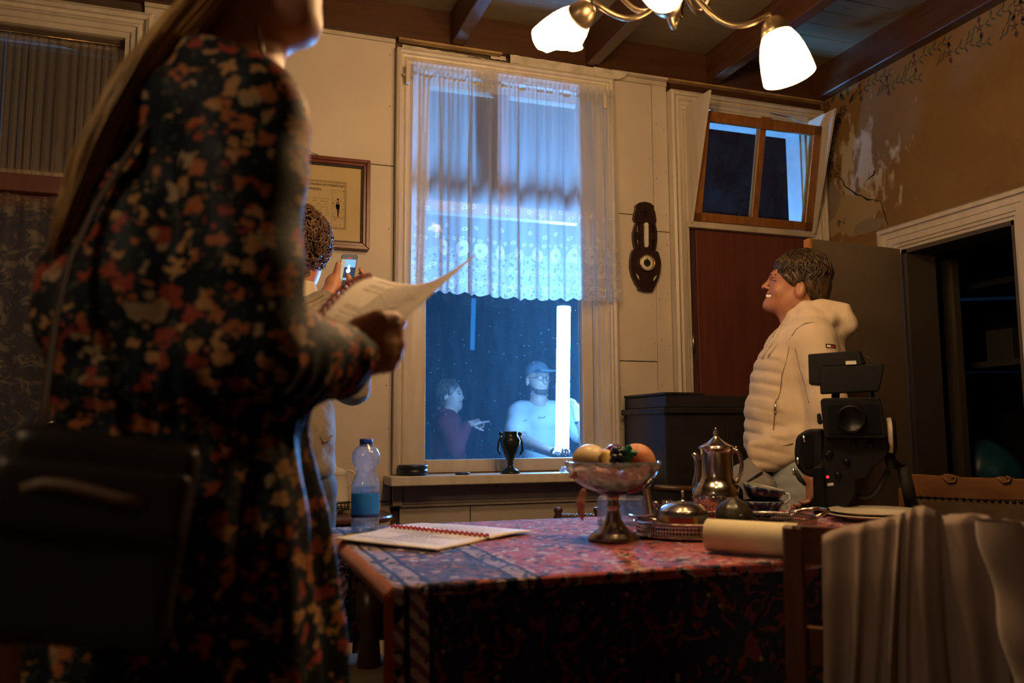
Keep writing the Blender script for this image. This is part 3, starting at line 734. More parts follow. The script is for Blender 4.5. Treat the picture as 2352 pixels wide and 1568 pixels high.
def shade(i, sock, tip, broken=False):
    sock, tip = np.array(sock), np.array(tip); ax = tip - sock; ax /= np.linalg.norm(ax)
    # swan arm from the stem
    mid = (CC + np.array([0, 0, -.02])) ; out_ = sock - ax * .02
    flat = np.array([out_[0] - mid[0], out_[1] - mid[1], 0])
    P = []
    for k in range(13):
        u = k / 12; q = mid + flat * u; q[2] = mid[2] + (out_[2] - mid[2]) * u - .075 * math.sin(math.pi * u) ; P.append(q)
    P.append(sock - ax * .004)
    arm = MB().tube(P, .0075, n=8).build('arm', 'satin_nickel', ch)
    MB().lathe([(.006, -.012), (.020, -.006), (.030, .010), (.0355, .026), (.0365, .040)], sock, n=24, axis=ax).build('cup', 'satin_nickel', arm)
    prof = [(.0355, .034), (.046, .056), (.053, .080), (.058, .108), (.0605, .132), (.0615, .146)]
    mod = None
    n = 36
    mb = MB()
    if broken:      # this glass has a piece broken out of its rim
        V = []; F = []
        for r, h in prof:
            for j in range(n):
                a = 2 * math.pi * j / n
                hh = min(h, .146 - .060 * max(0, math.cos(a - BRK)) ** 2 - (.016 * ((j * 7919) % 13) / 13) * (math.cos(a - BRK) > .25))
                U = np.cross(ax, (0, 0, 1)); U /= np.linalg.norm(U); W = np.cross(ax, U)
                V.append(sock + ax * hh + r * (math.cos(a) * U + math.sin(a) * W))
        for i_ in range(len(prof) - 1):
            for j in range(n): F.append((i_ * n + j, i_ * n + (j + 1) % n, (i_ + 1) * n + (j + 1) % n, (i_ + 1) * n + j))
        mb.add(V, F, True)
    else:
        mb.lathe(prof + [(.0600, .146), (.056, .108), (.044, .056)], sock, n=n, axis=ax, cap=False)
    mb.build('glass_shade', 'opal_shade', arm)
    b = sock + ax * .075
    MB().lathe([(.010, -.04), (.012, -.025), (.021, -.004), (.025, .012), (.020, .028), (0, .037)], b, n=16, axis=ax).build('bulb', 'bulb', arm)
    L_ = point_light('bulb_light', tuple(b + ax * .085), BULB, WARM, .05); adopt(L_, ch)
    return b
def rim(px, py, D): return atD(px, py, D)
shade(0, atD(1352, 18, 2.06), atD(1262, 108, 2.16), True)
shade(1, atD(1775, 50, 2.02), atD(1812, 172, 2.0))
shade(2, atD(1535, 22, 1.92), atD(1515, -70, 1.80))
for k, (dx, dy) in enumerate(((-.06, .24), (.20, .16))):
    s_ = np.array([CC[0] + dx, CC[1] + dy, CZ + .06]); shade(3 + k, s_, s_ + np.array([dx * .35, dy * .35, .16]))

# a plain pendant in the half of the room behind the camera
pd = empty('pendant_lamp', (-1.15, .15, 2.2), 'small white globe lamp hanging in the half of the room behind the camera', 'ceiling lamp')
MB().tube([(-1.15, .15, 2.95), (-1.15, .15, 2.40)], .004).build('cord', 'dark_bronze', pd)
MB().lathe([(.02, 2.42), (.05, 2.40), (.10, 2.34), (.115, 2.28), (.10, 2.22), (.05, 2.17), (0, 2.16)][::-1], (-1.15, .15, 0), n=24).build('globe', 'opal_shade', pd)
adopt(point_light('pendant_light', (-1.15, .15, 2.08), PEND, (1.0, 0.74, 0.48), .10), pd)

# the light tube held up outside the window
emat('tube_glow', TUBE_COL, TUBE)
pm('black_plastic', (0.012, 0.012, 0.014), rough=0.45)
TY = 4.62
t0, t1 = atY(1291, 1044, TY), atY(1295, 705, TY)
tb = empty('light_tube', t0, 'glowing blue-white light tube held upright outside the window', 'light tube')
ax = (t1 - t0) / np.linalg.norm(t1 - t0)
emat('tube_housing', TUBE_COL, TUBE * .17)       # the housing at the back lets only a little light through
def half(a0, a1):
    u_ = np.cross(ax, (0, 1, 0)); u_ /= np.linalg.norm(u_); v_ = np.cross(ax, u_); v_ = v_ if v_[1] < 0 else -v_
    return lambda a, b: t0 + ax * .02 + (t1 - t0 - ax * .02) * b + .040 * (math.cos(a0 + (a1 - a0) * a) * u_ + math.sin(a0 + (a1 - a0) * a) * v_)
MB().grid(half(-.2, math.pi + .2), 14, 1).build('glow_tube', 'tube_glow', tb)
MB().grid(half(math.pi + .2, 2 * math.pi - .2), 10, 1).build('housing', 'tube_housing', tb)
MB().tube([t0 - ax * .03, t0 + ax * .02], .042, n=16).build('end_cap', 'black_plastic', tb)
MB().tube([t1, t1 + ax * .04], .042, n=16).build('end_cap', 'black_plastic', tb)

# ================================================================== helpers for placing by sight line
class Fr:
    """upright plane across the line of sight at distance D in front of the camera"""
    def __init__(s, px, D, py=900):
        p = atD(px, py, D); s.O = np.array([p[0], p[1], 0.0])
        h = math.hypot(p[0], p[1]); s.A = np.array([p[0] / h, p[1] / h, 0.0]); s.R = np.array([s.A[1], -s.A[0], 0.0]); s.U = np.array([0, 0, 1.0])
        s.s = D / FPX
    def P(s, px, py, dy=0.0):
        v = ray(px, py); t = ((s.O + s.A * dy - CP) @ s.A) / (v @ s.A); return CP + v * t
    def ax(s, deg=0.0, tilt=0.0):
        """axes rotated by deg in the picture plane (clockwise), then turned about the vertical by tilt"""
        a, b = math.radians(deg), math.radians(tilt)
        R = s.R * math.cos(b) + s.A * math.sin(b); A = -s.R * math.sin(b) + s.A * math.cos(b)
        return np.array([R * math.cos(a) - s.U * math.sin(a), A, R * math.sin(a) + s.U * math.cos(a)])

# ================================================================== net curtains
def sheer(name, col, dens, rough=0.9):
    m, nt, N, L = nodes(name)
    o = N.new('ShaderNodeOutputMaterial'); t = N.new('ShaderNodeBsdfTransparent')
    tr_ = N.new('ShaderNodeBsdfTranslucent'); tr_.inputs[0].default_value = rgba(col)
    df = N.new('ShaderNodeBsdfDiffuse'); df.inputs[0].default_value = rgba(col)
    x = N.new('ShaderNodeMixShader'); x.inputs[0].default_value = 0.27; L.new(tr_.outputs[0], x.inputs[1]); L.new(df.outputs[0], x.inputs[2])
    lw = N.new('ShaderNodeLayerWeight'); lw.inputs[0].default_value = 0.45
    mp = N.new('ShaderNodeMapRange'); mp.inputs[3].default_value = dens; mp.inputs[4].default_value = min(1, dens + .45)
    L.new(lw.outputs['Facing'], mp.inputs[0])
    y = N.new('ShaderNodeMixShader'); L.new(mp.outputs[0], y.inputs[0]); L.new(t.outputs[0], y.inputs[1]); L.new(x.outputs[0], y.inputs[2])
    L.new(y.outputs[0], o.inputs[0]); return m, nt, N, L, mp
sheer('sheer_net', (0.86, 0.88, 0.9), 0.46)
sheer('net_beige', (0.70, 0.60, 0.46), 0.42)
sheer('embroidery', (0.95, 0.95, 0.95), 0.80)
m, nt, N, L, mp = sheer('lace_hem', (0.88, 0.9, 0.92), 0.5)
tc = N.new('ShaderNodeTexCoord'); v = N.new('ShaderNodeTexVoronoi'); v.inputs['Scale'].default_value = 55; L.new(tc.outputs['Object'], v.inputs[0])
r = N.new('ShaderNodeMapRange'); r.inputs[1].default_value = .2; r.inputs[2].default_value = .45; r.inputs[3].default_value = .34; r.inputs[4].default_value = .60; L.new(v.outputs['Distance'], r.inputs[0])
L.new(r.outputs[0], mp.inputs[3])
m, nt, N, L, mp = sheer('door_lace', (0.60, 0.53, 0.42), 0.5)      # machine lace with roses
tc = N.new('ShaderNodeTexCoord'); n1 = N.new('ShaderNodeTexNoise'); n1.inputs['Scale'].default_value = 16; n1.inputs['Detail'].default_value = 2; n1.inputs['Distortion'].default_value = 2.5
v = N.new('ShaderNodeTexVoronoi'); v.inputs['Scale'].default_value = 17; v.feature = 'SMOOTH_F1'
L.new(tc.outputs['Object'], n1.inputs[0]); L.new(tc.outputs['Object'], v.inputs[0])
q = N.new('ShaderNodeMath'); q.operation = 'MULTIPLY_ADD'; q.inputs[1].default_value = -.55; L.new(v.outputs['Distance'], q.inputs[0]); L.new(n1.outputs['Fac'], q.inputs[2])
r = N.new('ShaderNodeMapRange'); r.inputs[1].default_value = .28; r.inputs[2].default_value = .42; r.inputs[3].default_value = .32; r.inputs[4].default_value = .92; L.new(q.outputs[0], r.inputs[0])
L.new(r.outputs[0], mp.inputs[3]); mp.inputs[4].default_value = .95

cu_x0, cu_x1, cuY = .760, 1.752, 3.535
cz1 = lambda s_: 2.642
cz0 = lambda s_: 1.625
ph = [random.uniform(0, 6.28) for _ in range(8)]
def fold(s_, t):
    f = (.55 * math.sin(s_ * 2 * math.pi * 9 + ph[0]) + .45 * math.sin(s_ * 2 * math.pi * 13.3 + ph[1]) + .30 * math.sin(s_ * 2 * math.pi * 21 + ph[2] + t * 1.2) + .22 * math.sin(s_ * 2 * math.pi * 4.1 + ph[3]))
    g = math.sin(s_ * 2 * math.pi * 44 + ph[4])
    return .020 * f * (.35 + .65 * min(1, t * 2.2)) + .004 * g * max(0, 1 - t * 3)
def curt(s_, t, off=0.0, z=None):
    x = cu_x0 + (cu_x1 - cu_x0) * s_ + .006 * math.sin(s_ * 50 + ph[5]) * t + (.012 * t if s_ > .9 else 0) - (.010 * t if s_ < .1 else 0)
    bot = cz0(s_) - .012 * abs(math.sin(s_ * math.pi * 17)) + .006 * math.sin(s_ * 9)
    zz = 2.642 + (bot - 2.642) * t
    return (x, cuY - fold(s_, t) - off, zz)
vc = empty('net_curtain', (1.25, cuY, 1.62), 'sheer white net curtain with scalloped embroidered hem, lit blue in the middle window', 'curtain')
MB().grid(lambda a, b: curt(a, b * .80), 420, 26).build('net', 'sheer_net', vc)
MB().grid(lambda a, b: curt(a, .80 + .20 * b), 420, 12).build('lace_border', 'lace_hem', vc)
MB().grid(lambda a, b: (cu_x0 + (cu_x1 - cu_x0) * a, cuY - .006 - .003 * math.sin(a * 260) , 2.628 + .036 * b), 300, 2).build('gathered_heading', 'sheer_net', vc)
em = MB()
def petal(s_, t, rr, n=6, inner=.35):
    """small flower sewn on the net: lies on the folds"""
    P = []; W_, H_ = cu_x1 - cu_x0, 1.017
    for i in range(2 * n):
        a = math.pi * i / n; q = rr * (1 if i % 2 == 0 else .62); P.append(curt(min(1, max(0, s_ + q * math.cos(a) / W_)), t + q * math.sin(a) / H_, .0015))
    Q = [curt(min(1, max(0, s_ + rr * inner * math.cos(math.pi * i / n) / W_)), t + rr * inner * math.sin(math.pi * i / n) / H_, .0015) for i in range(2 * n)]
    em.add(P + Q, [(i, (i + 1) % (2 * n), 2 * n + (i + 1) % (2 * n), 2 * n + i) for i in range(2 * n)])
def ring(s_, t, rx, rz, w_, n=18):
    W_, H_ = cu_x1 - cu_x0, 1.017; P = []
    for k in (1, 1 - w_):
        P += [curt(min(1, max(0, s_ + k * rx * math.cos(2 * math.pi * i / n) / W_)), t + k * rz * math.sin(2 * math.pi * i / n) / H_, .0015) for i in range(n)]
    em.add(P, [(i, (i + 1) % n, n + (i + 1) % n, n + i) for i in range(n)])
for i in range(19): petal((i + .5) / 19, .615 + .012 * math.sin(i * 2.3), .014)
for i in range(15): petal((i + .4) / 15 + random.uniform(-.01, .01), .70 + .015 * (i % 2), .012)
for i in range(11):
    s_ = (i + .5) / 11; ring(s_, .80, .026, .036, .62); ring(s_, .80, .012, .019, .45)
    for k in range(3): petal(s_ + .03 * (k - 1), .755, .011)
    for k in range(4): petal(s_ + .027 * (k - 1.5), .875 + .012 * (k % 2), .012)
    for k in range(3): petal(s_ + .03 * (k - 1), .945, .013); 
    ring(s_ + .045, .965, .018, .020, .4)
em.build('embroidered_flowers', 'embroidery', vc, kind='stuff')
# nets on the garden door
t2 = empty('net_curtain', (-.85, 3.62, 2.01), 'gathered beige net over the fanlight of the left door', 'curtain')
def f2(a, b): return (-1.32 + .885 * a, 3.628 - .012 * math.sin(a * 170 + 2 * math.sin(a * 21)) * (.5 + .5 * b) - .006 * math.sin(a * 61), 2.596 - .572 * b)
MB().grid(f2, 360, 12).build('net', 'net_beige', t2)
MB().tube([(-1.33, 3.62, 2.594), (-.43, 3.62, 2.594)], .005, n=6).build('rod', 'brass_dull', t2)
t3 = empty('net_curtain', (-.9, 3.62, .85), 'beige rose-patterned lace panel covering the glass of left door', 'curtain')
def f3(a, b): return (-1.27 + .655 * a, 3.622 - .006 * math.sin(a * 40 + 1.5 * math.sin(a * 9)) * (1 - .5 * b) - .004 * (1 - b) ** 6 * math.sin(a * 130), 1.935 - 1.083 * b - .010 * math.sin(a * 25) * (1 - b) ** 8)
MB().grid(f3, 200, 24).build('lace', 'door_lace', t3)
MB().grid(lambda a, b: (-1.27 + .655 * a, 3.618 - .005 * math.sin(a * 120), .895 - .05 * b), 160, 2).build('lace_frill', 'door_lace', t3)

# ================================================================== table and rug cloth
TZ = .760; TX0, TX1, TY0, TY1 = .270, 2.04, 1.395, 2.300
pm('dark_wood', (0.045, 0.022, 0.013), (0.075, 0.036, 0.02), scale=7, rough=0.35, bump=0.08, stretch=(1, 6, 6))
pm('table_edge', (0.10, 0.085, 0.07), (0.13, 0.11, 0.09), scale=7, rough=0.5)
tbl = empty('dining_table', (1.15, 1.85, 0), 'long wooden dining table hidden under the rug', 'table')
MB().box((TX0, TY0, TZ - .045), (TX1, TY1, TZ - .008)).build('table_top', 'table_edge', tbl, bevel=.004)
MB().box((TX0 + .08, TY0 + .08, TZ - .13), (TX1 - .08, TY1 - .08, TZ - .046)).build('apron', 'dark_wood', tbl)
for x in (TX0 + .10, TX1 - .10):
    for y in (TY0 + .10, TY1 - .10):
        MB().lathe([(.022, 0), (.03, .03), (.02, .06), (.03, .2), (.038, .35), (.025, .5), (.036, .54), (.036, .63)], (x, y, 0), n=12).build('leg', 'dark_wood', tbl)
def rug_mat():
    m, nt, N, L = nodes('persian_rug')
    o = N.new('ShaderNodeOutputMaterial'); b = N.new('ShaderNodeBsdfPrincipled'); L.new(b.outputs[0], o.inputs[0])
    b.inputs['Roughness'].default_value = .95; b.inputs['Sheen Weight'].default_value = .25; b.inputs['Specular IOR Level'].default_value = .1
    uv = N.new('ShaderNodeUVMap'); uv.uv_map = 'UVMap'; sp = N.new('ShaderNodeSeparateXYZ'); L.new(uv.outputs[0], sp.inputs[0])
    def M_(op, a, b_=None, c=None):
        q = N.new('ShaderNodeMath'); q.operation = op
        for i, v in enumerate((a, b_, c)):
            if v is None: continue
            if isinstance(v, (int, float)): q.inputs[i].default_value = v
            else: L.new(v, q.inputs[i])
        return q.outputs[0]
    def mix(f, a, c):
        x = N.new('ShaderNodeMix'); x.data_type = 'RGBA'; L.new(f, x.inputs[0])
        for i, v in ((6, a), (7, c)):
            if isinstance(v, tuple): x.inputs[i].default_value = rgba(v)
            else: L.new(v, x.inputs[i])
        return x.outputs[2]
    def tex(scale, sx=1, sy=1, vor=False, dist=0.0):
        mp = N.new('ShaderNodeMapping'); mp.inputs['Scale'].default_value = (sx, sy, 1); L.new(uv.outputs[0], mp.inputs[0])
        n = N.new('ShaderNodeTexVoronoi' if vor else 'ShaderNodeTexNoise'); n.inputs['Scale'].default_value = scale; L.new(mp.outputs[0], n.inputs[0])
        if not vor: n.inputs['Detail'].default_value = 3; n.inputs['Distortion'].default_value = dist
        return n.outputs['Distance'] if vor else n.outputs['Fac']
    red, navy, cream, orange = (0.38, 0.075, 0.075), (0.014, 0.017, 0.045), (0.46, 0.38, 0.36), (0.42, 0.09, 0.035)
    gt = lambda a, t: M_('GREATER_THAN', a, t)
    n1 = tex(17, 1, 1.35, dist=2.2); n2 = tex(30, 1, 1, dist=1.6); v1 = tex(9, 1, 1, True); v2 = tex(26, 1, 1, True)
    field = mix(gt(n1, .54), red, navy); field = mix(M_('MULTIPLY', gt(n2, .58), gt(v2, .33)), field, cream)
    field = mix(gt(M_('MULTIPLY_ADD', n2, .35, M_('SUBTRACT', .30, v1)), .42), field, (0.30, .05, .05))
    bord = mix(gt(n2, .50), navy, (0.10, .07, .12)); bord = mix(gt(n1, .57), bord, (0.40, .13, .11)); bord = mix(M_('LESS_THAN', v2, .24), bord, cream)
    guard = mix(gt(M_('SINE', M_('MULTIPLY', M_('ADD', sp.outputs[1], sp.outputs[0]), 210.0)), .1), cream, (0.20, .10, .16))
    guard = mix(gt(n2, .56), guard, navy)
    # distance from the selvedge; UV x runs across the rug, y along it
    ed = M_('MINIMUM', sp.outputs[0], M_('SUBTRACT', 1.80, sp.outputs[0]))
    ed = M_('MINIMUM', ed, M_('ADD', sp.outputs[1], 0.02)); ed = M_('MINIMUM', ed, M_('SUBTRACT', 1.95, sp.outputs[1]))
    col = mix(gt(ed, .016), orange, guard)
    col = mix(M_('COMPARE', ed, .038, .005), col, navy); col = mix(M_('COMPARE', ed, .080, .006), col, navy)
    col = mix(gt(ed, .084), col, bord); col = mix(gt(ed, .225), col, guard)
    col = mix(M_('COMPARE', ed, .228, .005), col, navy); col = mix(M_('COMPARE', ed, .272, .006), col, navy)
    col = mix(gt(ed, .276), col, field)
    # the pale lines of a stepped medallion
    for k_, w_ in ((.50, .008), (.56, .005)):
        dd = M_('ADD', M_('ABSOLUTE', M_('SUBTRACT', sp.outputs[0], .90)), M_('MULTIPLY', M_('ABSOLUTE', M_('SUBTRACT', sp.outputs[1], 1.14)), 1.2))
        col = mix(M_('COMPARE', dd, k_, w_), col, orange)
    # hanging end borders: mostly navy, with the shade on the drops darkened in
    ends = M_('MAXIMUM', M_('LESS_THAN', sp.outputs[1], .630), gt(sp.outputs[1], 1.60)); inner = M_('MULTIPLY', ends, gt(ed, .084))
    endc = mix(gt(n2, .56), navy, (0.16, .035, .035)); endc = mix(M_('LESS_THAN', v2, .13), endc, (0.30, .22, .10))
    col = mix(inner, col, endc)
    L.new(col, b.inputs['Base Color'])
    bp = N.new('ShaderNodeBump'); bp.inputs['Strength'].default_value = .4; bp.inputs['Distance'].default_value = .003
    L.new(tex(140), bp.inputs['Height']); L.new(bp.outputs[0], b.inputs['Normal'])
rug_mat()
FD, BD = .66, .30           # drop at the front and at the back
def rugpt(u, v):
    """u across in metres from the left selvedge, v along the rug from the front hem"""
    x = TX0 - .014 + u; r = .016
    W = TY1 - TY0
    if v < FD: 
        q = FD - v; y = TY0 - .004 - (.010 + .006 * math.sin(u * 9 + 1)) * min(1, q * 5); z = TZ - max(0, q - r) - (.3 * r if q > 0 else 0)
        y -= .012 * math.sin(u * 23) * min(1, q * 2)
        if q < r: y = TY0 - .008 + .008 * (1 - q / r); z = TZ - .3 * r * (q / r) ** 2
    elif v < FD + W: y = TY0 + (v - FD); z = TZ + .0015 * math.sin(u * 31) * math.sin(v * 27)
    else:
        q = v - FD - W; y = TY1 + .010 + .006 * math.sin(u * 12) * q; z = TZ - q
    # selvedge: rounds over the left edge of the table
    if u < .014: z -= (.014 - u) * 1.2
    if u > 1.77: z -= min((u - 1.77), .03)
    return (x, y, z)
NU, NV = 120, 150; Lv = FD + TY1 - TY0 + BD; Wu = 1.80
rb = MB().grid(lambda a, b: rugpt(a * Wu, b * Lv), NU, NV, thick=(0, 0, -.005))
me = rb.mesh('table_rug'); uvl = me.uv_layers.new(name='UVMap')
nvt = (NU + 1) * (NV + 1)
uvs = np.array([((i % nvt) % (NU + 1) / NU * Wu, (i % nvt) // (NU + 1) / NV * Lv) for i in range(len(me.vertices))], np.float32)
li = np.empty(len(me.loops), np.int32); me.loops.foreach_get('vertex_index', li); uvl.data.foreach_set('uv', uvs[li].ravel())
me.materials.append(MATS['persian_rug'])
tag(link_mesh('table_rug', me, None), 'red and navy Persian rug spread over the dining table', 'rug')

# ================================================================== things on the table
pm('silver', (0.62, 0.56, 0.50), (0.52, 0.45, 0.40), scale=12, rough=0.16, metal=1.0)
pm('pewter', (0.42, 0.36, 0.31), (0.34, 0.29, 0.25), scale=12, rough=0.26, metal=1.0)
pm('paper', (0.80, 0.74, 0.68), (0.76, 0.70, 0.63), scale=5, rough=0.8)
pm('print_grey', (0.42, 0.38, 0.36), rough=0.9)
pm('red_plastic', (0.45, 0.03, 0.04), rough=0.4)
pm('cream_card', (0.74, 0.66, 0.42), (0.70, 0.62, 0.38), scale=4, rough=0.7)
pm('porcelain', (0.80, 0.76, 0.66), rough=0.18, coat=.4)
pm('porcelain_plate', (0.72, 0.66, 0.52), rough=0.25, coat=.3)
pm('blue_print', (0.012, 0.02, 0.06), (0.22, 0.25, 0.33), scale=55, rough=0.2, lo=.52, hi=.60)
pm('bottle_label', (0.005, 0.13, 0.60), (0.02, 0.27, 0.80), scale=9, rough=0.4)
pm('label_navy', (0.004, 0.02, 0.12), rough=0.4)
pm('cap_blue', (0.004, 0.04, 0.38), rough=0.4)
glassmat('pet', tint=(.97, .98, 1), gloss=.12, rough=.08, base=.20, dirt=.16, dirtcol=(.8, .85, .9), dscale=60)
glassmat('water', tint=(.93, .96, .98), gloss=.06, rough=.02)
glassmat('cut_glass', tint=(.93, .95, .97), gloss=.18, rough=.08, base=.04, dirt=.16, dirtcol=(.75, .8, .85), dscale=70)
glassmat('plain_glass', tint=(.95, .97, .98), gloss=.10, rough=.03, base=.03)
pm('pear', (0.62, 0.42, 0.12), (0.66, 0.50, 0.20), scale=8, rough=0.35)
pm('pear_ivory', (0.66, 0.55, 0.36), (0.62, 0.46, 0.24), scale=6, rough=0.4)
pm('peach', (0.42, 0.08, 0.045), (0.62, 0.32, 0.15), scale=16, rough=0.55)
pm('plum', (0.10, 0.008, 0.03), (0.16, 0.015, 0.03), scale=8, rough=0.25)
pm('dark_grape', (0.012, 0.02, 0.045), (0.02, 0.035, 0.06), scale=20, rough=0.3)
pm('leaf_green', (0.01, 0.16, 0.085), (0.02, 0.22, 0.10), scale=20, rough=0.5)
pm('dried_petal', (0.55, 0.33, 0.26), (0.45, 0.20, 0.18), scale=20, rough=0.7)
pm('apple_red', (0.30, 0.02, 0.03), (0.20, 0.015, 0.03), scale=9, rough=0.3)
pm('stoneware', (0.022, 0.018, 0.012), (0.05, 0.042, 0.028), scale=24, rough=0.3, bump=.3)

# water bottle
bp_ = atZ(838, 1222, TZ); bx, by = bp_[0], bp_[1]
k_ = np.linalg.norm(bp_ - CP) / FPX * 1.0
bot = empty('water_bottle', (bx, by, TZ), 'clear plastic water bottle with blue cap and label, half full', 'bottle')
def prf(rows): return [(r * k_, h * k_) for r, h in rows]
MB().lathe(prf([(0, 3), (12, 1), (22, 0), (28, 4), (30.5, 12), (30.5, 28), (29.8, 32), (30.5, 36), (30.5, 100), (29, 108), (24, 120), (20.5, 130), (22, 138), (28, 148), (31, 160), (29.5, 172), (24, 182), (16, 190), (13.5, 193), (13.5, 199)]), (bx, by, TZ + .001), n=32).build('bottle_body', 'pet', bot)
MB().lathe(prf([(0, 3.5), (21, 2.5), (27, 6), (29.3, 13), (29.3, 66), (0, 66.3)]), (bx, by, TZ + .001), n=24).build('water', 'water', bot)
MB().lathe(prf([(31, 40), (31, 86)]), (bx, by, TZ), n=32, cap=False).build('label', 'bottle_label', bot)
MB().lathe(prf([(31.3, 34), (31.3, 41)]), (bx, by, TZ), n=32, cap=False).build('label_band', 'label_navy', bot)
MB().lathe(prf([(13, 188), (14, 189), (14, 203), (13, 205), (0, 205)]), (bx, by, TZ), n=24, mod=lambda i, a: 1 + .025 * math.cos(a * 24)).build('cap', 'cap_blue', bot)

# open script book lying on the cloth
bk = empty('script_book', tuple(atZ(960, 1235, TZ)), 'open script with red comb binding lying flat on the rug beside water bottle', 'book')
def page(cs, zs, name, lines, parent, lift=.0, seed=1):
    P = [atZ(x, y, TZ + z) for (x, y), z in zip(cs, zs)]
    def f(a, b):
        p = (P[0] * (1 - a) + P[1] * a) * (1 - b) + (P[3] * (1 - a) + P[2] * a) * b
        return p + np.array([0, 0, lift * math.sin(a * math.pi) + .0015 * math.sin(5 * b + seed)])
    MB().grid(f, 14, 14, thick=(0, 0, -.0025)).build(name, 'paper', parent)
    r = random.Random(seed); t = MB()
    for i in range(lines):
        b0 = .08 + .86 * i / lines
        if r.random() < .12: continue
        a = .10 + (0.25 if r.random() < .3 else 0); e = r.uniform(.5, .92)
        while a < e:
            l = r.uniform(.025, .07); hw = .30 / lines
            t.add([f(a, b0) + np.array([0, 0, .0006]), f(min(a + l, .95), b0) + np.array([0, 0, .0006]), f(min(a + l, .95), b0 + hw) + np.array([0, 0, .0006]), f(a, b0 + hw) + np.array([0, 0, .0006])], [(0, 1, 2, 3)])
            a += l + .012
    tag(t.build('printed_lines', 'print_grey', parent), kind='stuff')
    return f
page([(897, 1209), (1124, 1233), (1002, 1263), (762, 1236)], [.006, .006, .004, .012], 'left_page', 24, bk, seed=3)
page([(970, 1199), (1225, 1217), (1126, 1234), (899, 1209)], [.004, .010, .007, .007], 'right_page', 22, bk, lift=.002, seed=5)
def comb(parent, a, b, n, r, up=(0, 0, 1), w_=.004):
    for i in range(n):
        c = np.array(a) + (np.array(b) - np.array(a)) * (i + .5) / n; d = (np.array(b) - np.array(a)); d = d / np.linalg.norm(d)
        u_ = np.array(up, float); s_ = np.cross(d, u_); P = [c + r * (math.cos(t) * s_ + math.sin(t) * u_) for t in np.linspace(0, 2 * math.pi, 9)]
        MB().tube(P, w_ * .5, n=5, cap=False).build('comb_ring', 'red_plastic', parent)
comb(bk, atZ(899, 1210, TZ + .007), atZ(1124, 1233, TZ + .007), 21, .006, w_=.006)

# fruit stand
fb = atZ(1410, 1240, TZ); fx, fy = fb[0], fb[1]; sc = np.linalg.norm(fb - CP) / FPX
fs = empty('fruit_stand', (fx, fy, TZ), 'cut-glass fruit bowl on a silver pedestal foot', 'fruit bowl')
S = lambda rows: [(r * sc, h * sc) for r, h in rows]
MB().lathe(S([(57, 0), (58, 5), (52, 9), (50, 14), (40, 20), (26, 32), (18, 46), (14, 62), (13, 70), (15.5, 73), (15.5, 77), (13, 80), (13, 92), (16, 99), (24, 103), (24, 106), (0, 106)]), (fx, fy, TZ), n=40).build('pedestal', 'pewter', fs)
def ruff(i, a): return 1 + (.035 * math.cos(a * 14) * max(0, i - 4) / 3 if i < 9 else .035 * math.cos(a * 14) * max(0, 12 - i) / 3)
MB().lathe(S([(10, 104), (34, 106), (62, 114), (82, 127), (96, 143), (104, 160), (107, 172), (104, 173), (100, 160), (92, 145), (78, 130), (58, 118), (30, 110), (0, 108)]), (fx, fy, TZ), n=84, mod=ruff).build('glass_bowl', 'cut_glass', fs)
ff = Fr(1410, np.linalg.norm(fb - CP) * .985, 1240)
ff.O = np.array([fx, fy, 0.0])
def fruit(name, label, cat, mat, build, h=.003, grp=None):
    s_ = Sdf(); build(s_); o = s_.build(name, mat, None, h=h, pad=.012)
    return tag(o, label, cat, grp)
P_ = ff.P
fruit('pear', 'large pale pear leaning on the left rim of the glass bowl', 'fruit', 'pear_ivory', lambda s_: s_.el(P_(1350, 1053), (.036, .034, .031), ff.ax(0), k=.02).rc(P_(1365, 1058), P_(1392, 1075), .026, .013, k=.03))
fruit('pear', 'yellow pear standing between pale pear and dark grapes', 'fruit', 'pear', lambda s_: s_.rc(P_(1392, 1045, -.03), P_(1402, 1068, -.035), .014, .021, k=.02))
fruit('peach', 'blushing peach on the right side of the glass bowl', 'fruit', 'peach', lambda s_: s_.el(P_(1462, 1052, -.01), (.040, .036, .034), k=.02).el(P_(1470, 1075, -.01), (.032, .03, .026), k=.03))
fruit('plum', 'shiny dark plum behind the grapes at the top of fruit pile', 'fruit', 'plum', lambda s_: s_.el(P_(1413, 1040, .035), (.024, .024, .022)))
fruit('plum', 'dark red plum low in the middle of the glass bowl', 'fruit', 'plum', lambda s_: s_.el(P_(1385, 1102, -.03), (.034, .032, .026)))
fruit('plum', 'big dark plum at the very bottom of the glass bowl', 'fruit', 'dark_grape', lambda s_: s_.el(P_(1412, 1122, 0), (.045, .045, .017)))
fruit('plum', 'dark blue plum at the back right inside the glass bowl', 'fruit', 'dark_grape', lambda s_: s_.el(P_(1470, 1100, .02), (.030, .032, .024)))
fruit('apple', 'dark red apple low on the right in the glass bowl', 'fruit', 'apple_red', lambda s_: s_.el(P_(1450, 1104, -.02), (.034, .034, .028)))
fruit('apple', 'red apple low on the left in glass bowl under pale pear', 'fruit', 'apple_red', lambda s_: s_.el(P_(1345, 1088, .02), (.026, .028, .022)))
gr = empty('grape_bunch', P_(1420, 1060, -.05), 'small bunch of dark grapes at the front of the fruit pile', 'fruit')
r = random.Random(4)
gm = None
for i in range(26):
    a, b = r.uniform(-1, 1), r.uniform(-1, 1); p = P_(1421 + 15 * a * (1 - .35 * b * b), 1052 + 24 * b, -.052 + r.uniform(-.012, .014))
    if gm is None: gm = Sdf().el((0, 0, 0), (.0085, .0085, .0085)).build('grape', 'dark_grape', None, h=.0022, pad=.004).data; bpy.data.objects.remove([o for o in bpy.data.objects if o.data == gm][0])
    o = link_mesh('grape', gm, None); o.location = p; adopt(o, gr)
lf = empty('leaf_sprig', P_(1440, 1045, -.05), 'bright green leaf sprig beside the dark grapes', 'leaves')
